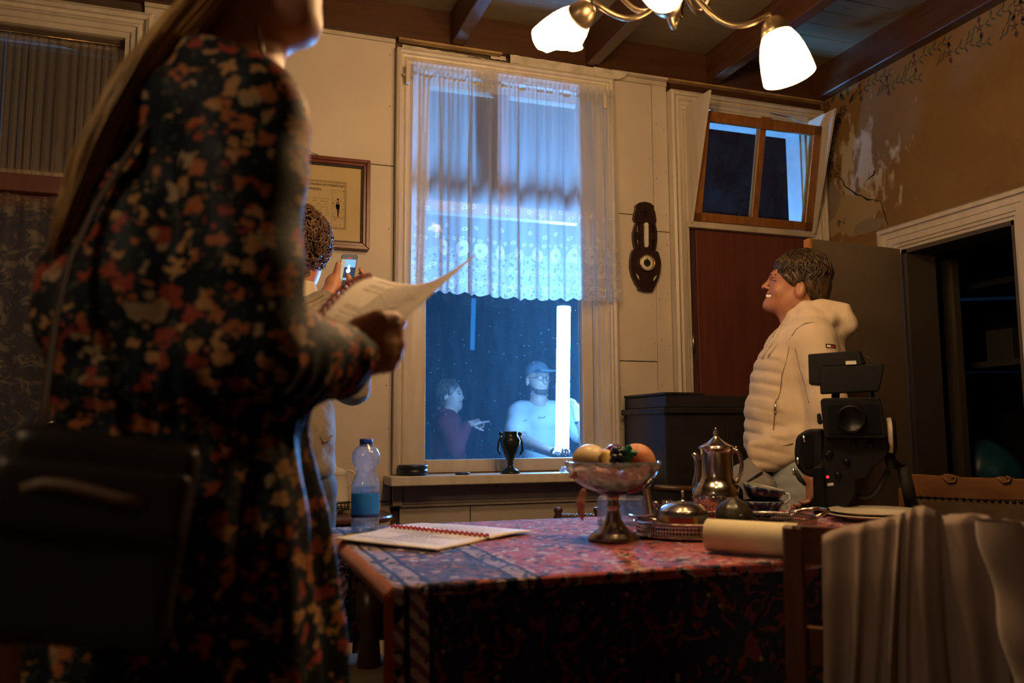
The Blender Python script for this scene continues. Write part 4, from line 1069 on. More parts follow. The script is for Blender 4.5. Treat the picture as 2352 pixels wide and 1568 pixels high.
for cx, cy, an, l in ((1437, 1052, 20, .03), (1440, 1040, 70, .03), (1447, 1042, 10, .026), (1436, 1062, -40, .028)):
    def fl_(a, b, cx=cx, cy=cy, an=an, l=l):
        c = P_(cx, cy, -.058); d = ff.R * math.cos(math.radians(an)) + ff.U * math.sin(math.radians(an)); n_ = -ff.R * math.sin(math.radians(an)) + ff.U * math.cos(math.radians(an))
        wv = .5 * l * math.sin(math.pi * min(1, a * .95 + .03)) * (1 + .25 * math.sin(a * 18)); return c + d * l * (a - .3) + n_ * wv * (b - .5) * 1.4 + ff.A * (-.006 * math.cos((b - .5) * 3))
    MB().grid(fl_, 12, 4, thick=ff.A * .0008).build('leaf', 'leaf_green', lf)
for i, (px, py, a) in enumerate(((1345, 1078, 15), (1365, 1082, -8), (1330, 1084, 25), (1380, 1088, 5), (1490, 1062, -60), (1398, 1092, 0))):
    def fd(u, v, px=px, py=py, a=a):
        c = P_(px, py, -.055 if i < 4 else -.03); d = ff.R * math.cos(math.radians(a)) + ff.U * math.sin(math.radians(a))
        w_ = .013 * math.sin(math.pi * (.05 + .9 * u)); return c + d * .05 * (u - .5) + ff.U * w_ * (v - .5) * 2 + ff.A * .008 * math.cos(3 * (v - .5)) * -1
    tag(MB().grid(fd, 10, 5, thick=ff.A * .001).build('dried_petal', 'dried_petal', None), ['curled pink dried petal furthest left but one in the fruit bowl', 'curled pink dried petal left of the bowl centre, under yellow pear', 'curled pink dried petal at the far left rim of fruit bowl', 'curled pink dried petal under the dark grapes', 'dried petal standing at the right rim of the glass bowl', 'curled dried petal lowest in front of the dark grapes'][i], 'petal', 'dried petals in the fruit bowl')
hs = Sdf(); hs.chain([P_(1340, 1128, -.08), P_(1333, 1155, -.08), P_(1335, 1178, -.08), P_(1338, 1194, -.08)], [.007, .009, .006, .002], k=.01)
tag(hs.build('ribbon_tail', 'dried_petal', None, h=.0025, pad=.01), 'pale pink tapering strip hanging below the left side of the fruit bowl', 'ribbon')

# square glass jar behind the stand
jb = atZ(1428, 1203, TZ); jf = Fr(1428, 2.16, 1200); jf.O = np.array([jb[0], jb[1], 0])
gj = empty('glass_jar', jb, 'square ribbed glass jar standing behind the silver pedestal', 'jar')
c0 = (jf.P(1372, 1200) + jf.P(1482, 1200)) / 2; hw = np.linalg.norm(jf.P(1482, 1200) - jf.P(1372, 1200)) / 2; hh = (jf.P(1428, 1140)[2] - TZ) / 2
MB().rbox((jb[0], jb[1], TZ + hh), jf.R * hw, jf.A * hw * .75, (0, 0, hh), r=.012).build('jar_body', 'cut_glass', gj)
MB().rbox((jb[0], jb[1], TZ + hh * 1.02), jf.R * (hw - .006), jf.A * (hw * .75 - .006), (0, 0, hh * .93), r=.01).build('jar_inside', 'plain_glass', gj)

# oval gallery tray with what stands on it
tc_ = atZ(1655, 1212, TZ); tx, ty = 1.180, 1.800; rx, ry = .240, .140
tray = empty('serving_tray', (tx, ty, TZ), 'oval silver tray with pierced gallery rim and side handle', 'tray')
def oval(pr, seg=72):
    V = []; F = []; n = seg
    for s1, h in pr:
        for j in range(n):
            a = 2 * math.pi * j / n; V.append((tx + (rx + s1) * math.cos(a), ty + (ry + s1) * math.sin(a), TZ + .002 + h))
    for i in range(len(pr) - 1):
        for j in range(n): F.append((i * n + j, i * n + (j + 1) % n, (i + 1) * n + (j + 1) % n, (i + 1) * n + j))
    return V, F
V, F = oval([(-.03, 0), (-.004, 0), (.004, .002), (.004, .008), (-.002, .010), (-.002, .011)]); F.append(tuple(range(72))[::-1])
MB().add(V, F, True).build('tray_base', 'silver', tray)
V, F = oval([(.004, .032), (.008, .035), (.004, .038), (0, .035), (.004, .032)]); MB().add(V, F, True).build('gallery_rail', 'silver', tray)
gl = MB()
for j in range(150):
    a = 2 * math.pi * j / 150; x, y = tx + rx * math.cos(a), ty + ry * math.sin(a); gl.tube([(x, y, TZ + .010), (x, y, TZ + .036)], .0013, n=4, cap=False)
for hh_ in (.018, .027):
    V, F = oval([(-.001, hh_), (.001, hh_), (.001, hh_ + .0025), (-.001, hh_ + .0025)]); gl.add(V, F)
tag(gl.build('pierced_gallery', 'silver', tray), kind='stuff')
for sgn in (-1, 1):
    hxx = tx + sgn * rx - (.030 if sgn < 0 else 0) * sgn
    MB().tube([(hxx - sgn * .02, ty - .05, TZ + .036), (hxx + sgn * .02, ty - .045, TZ + .046), (hxx + sgn * .045, ty - .02, TZ + .05), (hxx + sgn * .045, ty + .02, TZ + .05), (hxx + sgn * .02, ty + .045, TZ + .046), (hxx - sgn * .02, ty + .05, TZ + .036)], .0045, n=8).build('handle', 'silver', tray)
MB().tube([(tx - .13, ty - ry * .85, TZ + .037), (tx - .10, ty - ry * 1.02, TZ + .02), (tx - .07, ty - ry * 1.06, TZ + .003)], .004, n=6).build('rim_scroll', 'silver', tray)
TT = TZ + .003
def on_tray(px, py, dz=.003): return atZ(px, py, TZ + dz)
q = atZ(1580, 1219, TT); q[1] += .02; s2 = np.linalg.norm(q - CP) / FPX
pm('dish_grey', (0.24, 0.24, 0.23), rough=.3, metal=.6); pm('dish_red', (0.42, 0.05, 0.04), rough=.35); pm('dish_gold', (0.60, 0.38, 0.10), rough=.35, metal=.4)
T0_ = TT; TT = TT + 10 * s2
dd = empty('butter_dish', (q[0], q[1], T0_), 'round covered dish with red band and silver dome lid on tray', 'dish')
MB().lathe([(44 * s2, 0), (50 * s2, 3 * s2), (52 * s2, 10 * s2), (52 * s2, 30 * s2), (50 * s2, 31 * s2), (0, 31 * s2)], (q[0], q[1], TT), n=40).build('dish_body', 'dish_grey', dd)
V = []; F = []
vd = np.array([q[0], q[1]]) / np.hypot(q[0], q[1]); base_a = math.atan2(-vd[1], -vd[0])
for mt_, a0, a1, z0, z1 in (('dish_red', -.62, .42, 6, 21), ('dish_gold', .42, .62, 6, 24), ('dish_gold', -.95, -.62, 6, 24)):
    mb = MB(); V = []; n = 10
    for i in range(n + 1):
        a = base_a + a0 + (a1 - a0) * i / n
        for z in (z0, z1): V.append((q[0] + 52.6 * s2 * math.cos(a), q[1] + 52.6 * s2 * math.sin(a), TT + z * s2))
    mb.add(V, [(2 * i, 2 * i + 2, 2 * i + 3, 2 * i + 1) for i in range(n)], True).build('painted_band', mt_, dd)
ld = MB().lathe([(0, 31 * s2), (53 * s2, 31 * s2), (54 * s2, 33 * s2), (51 * s2, 35 * s2), (46 * s2, 40 * s2), (34 * s2, 48 * s2), (18 * s2, 52 * s2), (4 * s2, 53 * s2), (2.6 * s2, 58 * s2), (2.4 * s2, 68 * s2), (3.6 * s2, 72 * s2), (3 * s2, 75 * s2), (0, 76 * s2)], (q[0], q[1], TT), n=40).build('lid', 'silver', dd)
MB().lathe([(38 * s2, 0), (40 * s2, 3 * s2), (34 * s2, 10 * s2)], (q[0], q[1], T0_), n=32).build('foot_ring', 'silver', dd); TT = T0_
q = atZ(1512, 1211, TT); q[1] += .01; s2 = np.linalg.norm(q - CP) / FPX
cs = empty('candlestick', (q[0], q[1], TT), 'little silver candlestick at the left end of the tray', 'candlestick')
MB().lathe([(20 * s2, 0), (19 * s2, 4 * s2), (8 * s2, 12 * s2), (5 * s2, 20 * s2), (6.5 * s2, 26 * s2), (4 * s2, 30 * s2), (6.5 * s2, 36 * s2), (4 * s2, 40 * s2), (5 * s2, 48 * s2), (7 * s2, 50 * s2), (7 * s2, 56 * s2), (0, 56 * s2)], (q[0], q[1], TT), n=20).build('stick', 'pewter', cs)
q = atZ(1534, 1196, TZ); s2 = np.linalg.norm(q - CP) / FPX
gs = empty('shot_glass', (q[0], q[1], TZ), 'small clear glass between candlestick and coffee pot', 'glass')
MB().lathe([(0, 1 * s2), (10 * s2, 1 * s2), (12 * s2, 45 * s2), (11 * s2, 45 * s2), (9.5 * s2, 4 * s2), (0, 4 * s2)], (q[0], q[1], TZ), n=20).build('tumbler', 'plain_glass', gs)
# coffee pot
q = atZ(1650, 1196, TZ); px_, py_ = q[0], q[1]; s2 = np.linalg.norm(q - CP) / FPX
cp_ = empty('coffee_pot', (px_, py_, TZ), 'tall silver coffee pot with long spout and scroll handle', 'coffee pot')
K = lambda rows: [(r * s2, h * s2) for r, h in rows]
MB().lathe(K([(30, 0), (33, 4), (28, 9), (36, 16), (48, 32), (55, 50), (54, 66), (46, 80), (40, 86), (39, 90), (36, 96), (35, 110), (34, 148), (35, 153), (37, 156), (38, 159)]), (px_, py_, TZ), n=40).build('pot_body', 'silver', cp_)
MB().lathe(K([(38, 159), (38, 161), (31, 164), (19, 171), (10, 178), (6, 182), (4, 187), (6, 190), (5, 194), (2, 198), (2.4, 201), (0, 203)]), (px_, py_, TZ), n=32).build('lid', 'silver', cp_)
pf = Fr(1650, 2.3); pf.O = np.array([px_, py_, 0])
MB().tube([pf.P(1610, 1130), pf.P(1601, 1112), pf.P(1604, 1085), pf.P(1602, 1062), pf.P(1597, 1046), pf.P(1591, 1040)], [.018, .014, .010, .0085, .008, .007], n=12).build('spout', 'silver', cp_)
MB().tube([pf.P(1678, 1044), pf.P(1688, 1032), pf.P(1699, 1042), pf.P(1704, 1066), pf.P(1701, 1090), pf.P(1690, 1110), pf.P(1681, 1108)], [.006, .007, .0065, .006, .006, .006, .005], n=10).build('handle', 'silver', cp_)
MB().lathe([(0, -.008), (.007, 0), (0, .008)], pf.P(1691, 1030), n=10).build('thumb_piece', 'silver', cp_)
# dark round jar
q = atZ(1694, 1212, TZ + .003); q[1] += .015; s2 = np.linalg.norm(q - CP) / FPX
kj = empty('stoneware_jar', (q[0], q[1], TT), 'squat dark stoneware pot with a scroll foot in front of coffee pot', 'pot')
MB().lathe([(26 * s2, 0), (36 * s2, 8 * s2), (40 * s2, 22 * s2), (38 * s2, 38 * s2), (28 * s2, 52 * s2), (14 * s2, 59 * s2), (12 * s2, 62 * s2), (5 * s2, 64 * s2), (0, 64 * s2)], (q[0], q[1], TT), n=32, mod=lambda i, a: 1 + .03 * math.cos(a * 9)).build('pot_body', 'stoneware', kj)
kf = Fr(1694, 2.0); kf.O = np.array([q[0], q[1], 0]) - kf.A * .042
MB().tube([kf.P(1690, 1208), kf.P(1694, 1190), kf.P(1704, 1182), kf.P(1708, 1192), kf.P(1700, 1204)], .0045, n=6).build('scroll', 'stoneware', kj)
# two cups in each other on a saucer
q = atZ(1752, 1196, TZ); s2 = np.linalg.norm(q - CP) / FPX
sv = empty('saucer', (q[0], q[1], TZ), 'blue patterned saucer under the stacked cups', 'saucer')
MB().lathe([(0, 0), (24 * s2, 0), (40 * s2, 3 * s2), (58 * s2, 9 * s2), (57 * s2, 10 * s2), (38 * s2, 5 * s2), (0, 3 * s2)], (q[0] + .012, q[1], TZ), n=36).build('saucer_dish', 'blue_print', sv)
def cup(label, c, tilt, mat='blue_print'):
    e = empty('cup', c, label, 'cup', 'stacked blue cups')
    ax = np.array([math.sin(tilt) * -1, 0, math.cos(tilt)]); cf = Fr(1752, 2.2); ax = cf.R * -math.sin(tilt) + cf.U * math.cos(tilt); side = cf.R * math.cos(tilt) + cf.U * math.sin(tilt)
    MB().lathe([(16 * s2, 0), (20 * s2, 2 * s2), (34 * s2, 12 * s2), (42 * s2, 28 * s2), (45 * s2, 36 * s2)], c, n=32, axis=ax).build('cup_body', mat, e)
    MB().lathe([(0, 4 * s2), (18 * s2, 5 * s2), (33 * s2, 14 * s2), (41 * s2, 29 * s2), (44.4 * s2, 36.5 * s2), (45 * s2, 36 * s2)], c, n=32, axis=ax).build('inside', 'porcelain', e)
    B = np.array(c); MB().tube([B + side * 40 * s2 + ax * 30 * s2, B + side * 52 * s2 + ax * 32 * s2, B + side * 57 * s2 + ax * 22 * s2, B + side * 48 * s2 + ax * 10 * s2, B + side * 32 * s2 + ax * 10 * s2], .003, n=8).build('handle', 'porcelain', e)
cup('lower of two blue-and-white cups stacked on the saucer', (q[0], q[1], TZ + 7 * s2), 0.0)
cup('upper tilted blue-and-white cup resting in the lower cup', (q[0] - .004, q[1], TZ + 38 * s2), -.20)
# rolled sheet of cream paper near the front edge
a = atZ(1628, 1268, TZ + .0); b = atZ(1836, 1284, TZ); rr = .034
a[2] = b[2] = TZ + rr + .002; d = (b - a) / np.linalg.norm(b - a); n_ = np.cross(d, (0, 0, 1))
def roll(u, v):
    t = v * 2 * math.pi * 1.35 - 1.2; r_ = rr - .0035 * v; return a + (b - a) * u + r_ * (math.cos(t) * n_ + math.sin(t) * np.array([0, 0, 1.0]))
tag(MB().grid(roll, 8, 48).build('paper_roll', 'cream_card', None), 'thick roll of cream paper lying at the front edge of the table', 'paper roll')
# two plates
q = atZ(2012, 1196, TZ)
for i in range(2):
    e = empty('plate', (q[0] + .004 * i, q[1], TZ + .010 * i), ['lower of two stacked cream dinner plates behind draped chair', 'upper of two stacked cream dinner plates behind draped chair'][i], 'plate', 'stacked plates')
    MB().lathe([(0, .001), (.075, .001), (.078, .003), (.090, .010), (.128, .0185), (.130, .020), (.128, .0215), (.090, .013), (.076, .007), (0, .006)], (q[0] + .004 * i, q[1], TZ + .010 * i), n=48).build('plate_dish', 'porcelain_plate', e)

# ================================================================== on the sill
pm('black_tin', (0.010, 0.013, 0.018), rough=.4); pm('dark_green_metal', (0.012, 0.020, 0.018), (0.02, 0.03, 0.026), scale=20, rough=.3, metal=.3)
SZ = .830
q = atZ(948, 1090, SZ); q[1] = 3.53; q[0] = atY(948, 1080, 3.53)[0]; s2 = 3.62 / FPX
e = empty('tin', (q[0], 3.53, SZ), 'round black tin at the left end of the window sill', 'tin')
MB().lathe([(33 * s2, 0), (33 * s2, 15 * s2)], (q[0], 3.53, SZ), n=32).build('tin_body', 'black_tin', e)
MB().lathe([(33.6 * s2, 15.2 * s2), (33.6 * s2, 22 * s2), (32.5 * s2, 23 * s2), (0, 23 * s2)], (q[0], 3.53, SZ), n=32).build('tin_lid', 'black_tin', e)
x = atY(1062, 1088, 3.50)[0]
e = empty('coaster', (x, 3.50, SZ), 'small flat dark disc lying on the sill beside the urn', 'coaster')
MB().lathe([(16 * s2, 0), (17 * s2, 2 * s2), (16 * s2, 5 * s2), (12 * s2, 5.5 * s2), (0, 5 * s2)], (x, 3.50, SZ), n=24).build('disc', 'black_tin', e)
x = atY(1172, 1088, 3.50)[0]; s2 = 3.70 / FPX
e = empty('urn', (x, 3.50, SZ), 'dark metal urn with two ball-topped handles on the window sill', 'vase')
MB().lathe([(r * s2, h * s2) for r, h in ((22, 0), (22, 4), (17, 8), (8, 14), (6, 20), (8, 23), (6, 26), (9, 32), (16, 48), (21, 62), (23, 74), (21, 80), (17, 84), (16, 92), (17.5, 95), (14, 95), (12, 84), (0, 70))], (x, 3.50, SZ), n=32).build('urn_body', 'dark_green_metal', e)
uf = Fr(1172, 3.7); uf.O = np.array([x, 3.50, 0])
for sg_ in (-1, 1):
    c = 1172
    MB().tube([uf.P(c + sg_ * 17, 1010), uf.P(c + sg_ * 22, 1000), uf.P(c + sg_ * 27, 1016), uf.P(c + sg_ * 28, 1034), uf.P(c + sg_ * 22, 1044)], .0045, n=8).build('handle', 'dark_green_metal', e)
    MB().lathe([(0, -.0095), (.007, -.006), (.0095, 0), (.007, .006), (0, .0095)], uf.P(c + sg_ * 22, 996), n=12).build('ball', 'dark_green_metal', e)
glassmat('film_wrap', gloss=.12, rough=.15, base=.25, dirt=.4, dirtcol=(.8, .85, .9), dscale=60)
x = atY(1300, 1082, 3.50); s_ = Sdf(); r = random.Random(2)
for i in range(9): s_.rc((x[0] + r.uniform(-.03, .03), 3.50 + r.uniform(-.02, .02), SZ + .008), (x[0] + r.uniform(-.03, .03), 3.50 + r.uniform(-.02, .02), SZ + r.uniform(.012, .024)), .007, .005, k=.006)
tag(s_.build('crumpled_wrap', 'film_wrap', None, h=.003, pad=.01, zmin=SZ + .0005), 'crumpled clear wrapping left on the sill behind the fruit bowl', 'wrapping')

# ================================================================== on the wall
pm('mahogany', (0.11, 0.022, 0.012), (0.16, 0.035, 0.018), scale=8, rough=.28, stretch=(1, 1, 6)); pm('black_slip', (0.015, 0.01, 0.008), rough=.5)
pm('old_paper', (0.52, 0.40, 0.20), (0.58, 0.45, 0.24), scale=5, rough=.8); pm('ink', (0.07, 0.045, 0.02), rough=.9); pm('ink_pale', (0.20, 0.14, 0.06), rough=.9)
px0, px1, pz0, pz1 = atY(845, 470, 3.60)[0] - .62, atY(845, 470, 3.60)[0] + .004, 1.800, 2.200
pic = empty('framed_certificate', (px0 + .31, 3.60, pz0), 'old printed certificate in a mahogany frame on the wall beside the window', 'picture')
def bar(x0, x1, z0, z1, w_, y0, y1, name, mt_):
    for sd, pts in (('b', [(x0, z0), (x1, z0), (x1 - w_, z0 + w_), (x0 + w_, z0 + w_)]), ('t', [(x0, z1), (x0 + w_, z1 - w_), (x1 - w_, z1 - w_), (x1, z1)]),
                    ('l', [(x0, z0), (x0 + w_, z0 + w_), (x0 + w_, z1 - w_), (x0, z1)]), ('r', [(x1, z0), (x1, z1), (x1 - w_, z1 - w_), (x1 - w_, z0 + w_)])):
        MB().prism(pts, (0, y0, 0), (1, 0, 0), (0, 0, 1), (0, y1 - y0, 0)).build(name, mt_, pic, bevel=.002)
bar(px0, px1, pz0, pz1, .016, 3.566, 3.604, 'frame_bar', 'mahogany'); bar(px0 + .015, px1 - .015, pz0 + .015, pz1 - .015, .014, 3.574, 3.604, 'frame_bar', 'mahogany'); bar(px0 + .028, px1 - .028, pz0 + .028, pz1 - .028, .008, 3.582, 3.604, 'slip', 'black_slip')
MB().box((px0 + .03, 3.592, pz0 + .03), (px1 - .03, 3.596, pz1 - .03)).build('sheet', 'old_paper', pic)
def cp2(px, py): q = atY(px, py, 3.5915); return q[0], q[2]
YI = 3.5915
ink = MB(); inkp = MB()
def irect(mb, x0, x1, z0, z1): mb.add([(x0, YI, z0), (x1, YI, z0), (x1, YI, z1), (x0, YI, z1)], [(0, 1, 2, 3)])
bx1 = cp2(796, 420)[0]; bz1 = cp2(796, 419)[1]; bz0 = cp2(790, 527)[1]; bx0 = px0 + px1 - bx1
for x0, x1, z0, z1 in ((bx0, bx1, bz1 - .0012, bz1), (bx0, bx1, bz0, bz0 + .0012), (bx0, bx0 + .0012, bz0, bz1), (bx1 - .0012, bx1, bz0, bz1)): irect(ink, x0, x1, z0, z1)
g = .008
for x0, x1, z0, z1 in ((bx0 + g, bx1 - g, bz1 - g - .001, bz1 - g), (bx0 + g, bx1 - g, bz0 + g, bz0 + g + .001), (bx0 + g, bx0 + g + .001, bz0 + g, bz1 - g), (bx1 - g - .001, bx1 - g, bz0 + g, bz1 - g)): irect(ink, x0, x1, z0, z1)
n = int((bx1 - bx0) / .0085)
for i in range(n):
    x = bx0 + .004 + i * .0085
    for z in (bz1 - .006, bz0 + .002): ink.add([(x, YI, z), (x + .006, YI, z), (x + .003, YI, z + .004)], [(0, 1, 2)])
n = int((bz1 - bz0) / .0085)
for i in range(n):
    z = bz0 + .004 + i * .0085
    for x in (bx0 + .002, bx1 - .006): ink.add([(x, YI, z), (x + .004, YI, z + .003), (x, YI, z + .006)], [(0, 1, 2)])
ix0, ix1 = cp2(763, 430)[0], bx1 - g - .002; iz1, iz0 = cp2(770, 437)[1], cp2(770, 498)[1]
for x0, x1, z0, z1 in ((ix0, ix0 + .001, bz0 + .012, iz1), (ix0, ix1, iz1 - .001, iz1), (ix0, ix1, iz0, iz0 + .0012), (ix0, ix1, iz0 - .006, iz0 - .005)): irect(ink, x0, x1, z0, z1)
cxm = (ix0 + ix1) / 2
for pts in (((-.007, .035), (.006, .035), (.008, .055), (.004, .070), (-.006, .068), (-.010, .052)),): inkp.add([(cxm + a, YI, iz0 + b) for a, b in pts], [tuple(range(len(pts)))])
ink.add([(cxm + a, YI, iz0 + b) for a, b in ((-.009, .055), (.008, .056), (.007, .030), (.004, .006), (.012, .003), (-.002, .003), (-.004, .03))], [tuple(range(7))])
ink.add([(cxm + .0055 * math.cos(t), YI, iz0 + .078 + .006 * math.sin(t)) for t in np.linspace(0, 5.6, 9)], [tuple(range(9))])
r = random.Random(11)
for i in range(60):
    x, z = r.uniform(ix0 + .002, ix1 - .003), r.uniform(bz0 + .012, iz1 - .004)
    if abs(x - cxm) < .010 and z > iz0: continue
    irect(inkp if i % 3 else ink, x, x + r.uniform(.001, .005), z, z + r.uniform(.001, .004))
for i in range(9):
    z = cp2(700, 452)[1] - .0125 * i; x = bx0 + .02 + r.uniform(0, .03)
    while x < ix0 - .02:
        l = r.uniform(.004, .02); irect(inkp, x, x + l, z, z + .0018); x += l + r.uniform(.002, .02)
    irect(inkp, bx0 + .012, ix0 - .006, z - .0035, z - .003)
tag(ink.build('border_print', 'ink', pic), kind='stuff'); tag(inkp.build('fine_print', 'ink_pale', pic), kind='stuff')
tx_, tz_ = cp2(791, 431); text_mesh('SIE VOOR LANDBOUWONDERWIJS', .0135, 'title_print', 'ink', pic, (tx_ - .002, YI - .0002, tz_ + .0005), (1, 0, 0), (0, 0, 1), 'RIGHT', .0002)
tx_, tz_ = cp2(713, 434); text_mesh('IN OVERIJSSEL', .0150, 'title_print', 'ink', pic, (tx_, YI - .0002, tz_ - .0015), (1, 0, 0), (0, 0, 1), 'CENTER', .0002)
MB().tube([(px0 + .17, 3.60, pz1 + .004), (px0 + .36, 3.59, pz1 + .022), (px0 + .372, 3.575, pz1 + .01), (px0 + .40, 3.60, pz1 + .012)], .0015, n=5).build('hanging_wire', 'black_slip', pic)

# barometer
pm('carved_oak', (0.016, 0.008, 0.009), (0.032, 0.014, 0.013), scale=14, rough=.35, bump=.3, stretch=(1, 1, .4)); pm('dial', (0.72, 0.66, 0.52), rough=.4); pm('enamel', (0.74, 0.70, 0.58), rough=.3)
bf = lambda u, v: (1430 + u / 6.97, 455 + v / 6.97)
def bpnt(u, v, y=3.604): q = atY(*bf(u, v), y); return q
b0 = bpnt(345, 1500)
baro = empty('barometer', (b0[0], 3.60, b0[2]), 'carved dark wood barometer with thermometer hanging right of the window', 'barometer')
def slab(uv, y0, y1, name, mt_, par=baro, bevel=0.0):
    P = [bpnt(u, v, 3.6) for u, v in uv]; return MB().prism([(p[0], p[2]) for p in P][::-1], (0, y0, 0), (1, 0, 0), (0, 0, 1), (0, y1 - y0, 0)).build(name, mt_, par, bevel=bevel)
crest_ = slab([(190, 120), (240, 85), (330, 70), (420, 95), (475, 140), (470, 190), (495, 240), (505, 330), (512, 360), (505, 410), (440, 430), (250, 420), (170, 380), (155, 330), (170, 250), (190, 180)], 3.578, 3.606, 'crest', 'carved_oak', bevel=.003)
slab([(250, 410), (440, 420), (445, 560), (445, 860), (255, 850), (248, 560)], 3.582, 3.606, 'neck', 'carved_oak')
for sgn, P in ((-1, [(200, 395), (172, 470), (150, 560), (150, 660), (165, 760), (185, 835), (235, 850), (215, 760), (198, 660), (195, 560), (205, 470), (222, 420)]), (1, [(490, 405), (512, 480), (526, 560), (526, 660), (515, 770), (498, 860), (450, 850), (468, 770), (482, 660), (482, 560), (470, 480), (455, 425)])):
    slab(P, 3.582, 3.606, 'side_bow', 'carved_oak')
for u, v in ((222, 600), (462, 620)): slab([(u - 22, v - 50), (u + 28, v - 50), (u + 28, v - 10), (u + 14, v), (u + 28, v + 12), (u + 28, v + 55), (u - 22, v + 55)], 3.580, 3.606, 'bow_knob', 'carved_oak')
base_pl = slab([(150, 825), (240, 850), (345, 840), (450, 850), (545, 865), (580, 980), (590, 1060), (580, 1190), (540, 1320), (495, 1420), (465, 1475), (465, 1500), (355, 1505), (345, 1480), (335, 1505), (230, 1475), (240, 1450), (190, 1380), (130, 1250), (100, 1110), (105, 980), (125, 880)], 3.580, 3.606, 'base_plate', 'carved_oak', bevel=.003)
for P in ([(180, 1212), (225, 1260), (235, 1320), (205, 1280)], [(512, 1240), (510, 1270), (480, 1320), (460, 1338), (465, 1290)]): slab(P, 3.579, 3.582, 'cut_out', 'panel_paint')
c = bpnt(345, 230, 3.58)
for i in range(7):
    a = i * .9; MB().lathe([(0, -.008), (.006, -.004), (.008, 0)], (c[0] + .016 * math.cos(a) * (i > 0), 3.578, c[2] + .014 * math.sin(a) * (i > 0)), n=10, axis=(0, 1, 0)).build('carved_fruit', 'carved_oak', crest_)
th_sc = slab([(310, 430), (325, 410), (345, 405), (368, 412), (378, 435), (380, 770), (365, 798), (345, 803), (325, 795), (314, 770)], 3.576, 3.583, 'thermometer_scale', 'enamel')
tm = MB()
for i in range(11):
    for du in (-24, 14): p = bpnt(345 + du, 450 + i * 29, 3.5755); tm.box((p[0], 3.5752, p[2]), (p[0] + .003, 3.5758, p[2] + .0012))
tag(tm.build('scale_marks', 'ink', th_sc), kind='stuff')
p, p2 = bpnt(345, 440, 3.575), bpnt(345, 760, 3.575); MB().tube([(p[0], 3.574, p[2]), (p2[0], 3.574, p2[2])], .0012, n=6).build('thermometer_tube', 'steel', th_sc)
c = bpnt(385, 1040, 3.58); rd = 130 / 6.97 * 4.0 / FPX
MB().lathe([(rd * 1.12, .0), (rd * 1.1, -.010), (rd, -.014), (rd * .95, -.008)], (c[0], 3.580, c[2]), n=36, axis=(0, 1, 0), cap=False).build('bezel', 'brass_dull', base_pl)
MB().lathe([(rd * .48, -.0065), (rd * .97, -.007), (rd * .97, -.003)], (c[0], 3.580, c[2]), n=36, axis=(0, 1, 0), cap=False).build('dial_ring', 'dial', base_pl)
MB().lathe([(0, -.004), (rd * .5, -.0045)], (c[0], 3.580, c[2]), n=24, axis=(0, 1, 0), cap=False).build('dial_centre', 'black_slip', base_pl)
MB().box((c[0] - .001, 3.5715, c[2] - rd * .3), (c[0] + .001, 3.5725, c[2] + rd * .75)).build('pointer', 'black_slip', base_pl)

# ================================================================== chairs
pm('chair_wood', (0.085, 0.030, 0.014), (0.13, 0.048, 0.022), scale=8, rough=.33, stretch=(5, 5, .6))
pm('light_oak', (0.16, 0.068, 0.022), (0.21, 0.09, 0.03), scale=9, rough=.4, stretch=(1, 1, 5), bump=.1)
pm('worn_leather', (0.10, 0.06, 0.028), (0.14, 0.085, 0.04), scale=20, rough=.6, bump=.3)
pm('jersey_beige', (0.27, 0.195, 0.155), (0.32, 0.23, 0.18), scale=4, rough=.9, bump=.15, bscale=200, sheen=.3)
def upvec(z): return np.array([0, 0, z])
# chair in the foreground, its back towards the camera
Lp, Rp = atD(1822, 1228, 1.42), atD(2420, 1268, 1.26)
ch1 = empty('dining_chair', ((Lp + Rp) / 2 * np.array([1, 1, 0])), 'dark wooden dining chair in the foreground with a jacket over its back', 'chair')
ax_ = (Rp - Lp); ax_[2] = 0; ax_ /= np.linalg.norm(ax_); dp = np.array([-ax_[1], ax_[0], 0]); dp = dp if dp[1] > 0 else -dp
for q in (Lp, Rp):
    b = np.array([q[0], q[1], 0]) - dp * .05
    MB().obox((q + b) / 2 + upvec(.008), ax_ * .017, dp * .011, (q - b + upvec(.016)) / 2).build('back_post', 'chair_wood', ch1, bevel=.004)
def railpt(u, z, d): return Lp + (Rp - Lp) * u + upvec(z) + dp * (d + .02 * math.sin(math.pi * u))
for z0, z1, nm in ((-.045, .016, 'top_rail'), (-.21, -.15, 'back_slat'), (-.34, -.29, 'back_slat')):
    n = 12; V = [railpt(i / n, z, d) for i in range(n + 1) for z, d in ((z0, -.011), (z1, -.011), (z1, .009), (z0, .009))]
    F = [(4 * i + j, 4 * i + (j + 1) % 4, 4 * i + 4 + (j + 1) % 4, 4 * i + 4 + j) for i in range(n) for j in range(4)] + [(0, 1, 2, 3), (4 * n + 3, 4 * n + 2, 4 * n + 1, 4 * n)]
    MB().add(V, F).build(nm, 'chair_wood', ch1)
for u in (.25, .5, .75):
    MB().obox(railpt(u, -.18, 0) * np.array([1, 1, 0]) + upvec(.60), ax_ * .012, dp * .006, upvec(.16)).build('back_splat', 'chair_wood', ch1)
sc_ = (Lp + Rp) / 2; sc_[2] = .445
MB().obox(sc_ + dp * .055, ax_ * .20, dp * .075, upvec(.02)).build('seat', 'chair_wood', ch1, bevel=.006)
for s_ in (-1, 1): MB().obox(np.array([sc_[0], sc_[1], .2125]) + ax_ * .18 * s_ + dp * .11, ax_ * .018, dp * .015, upvec(.2125)).build('front_leg', 'chair_wood', ch1)
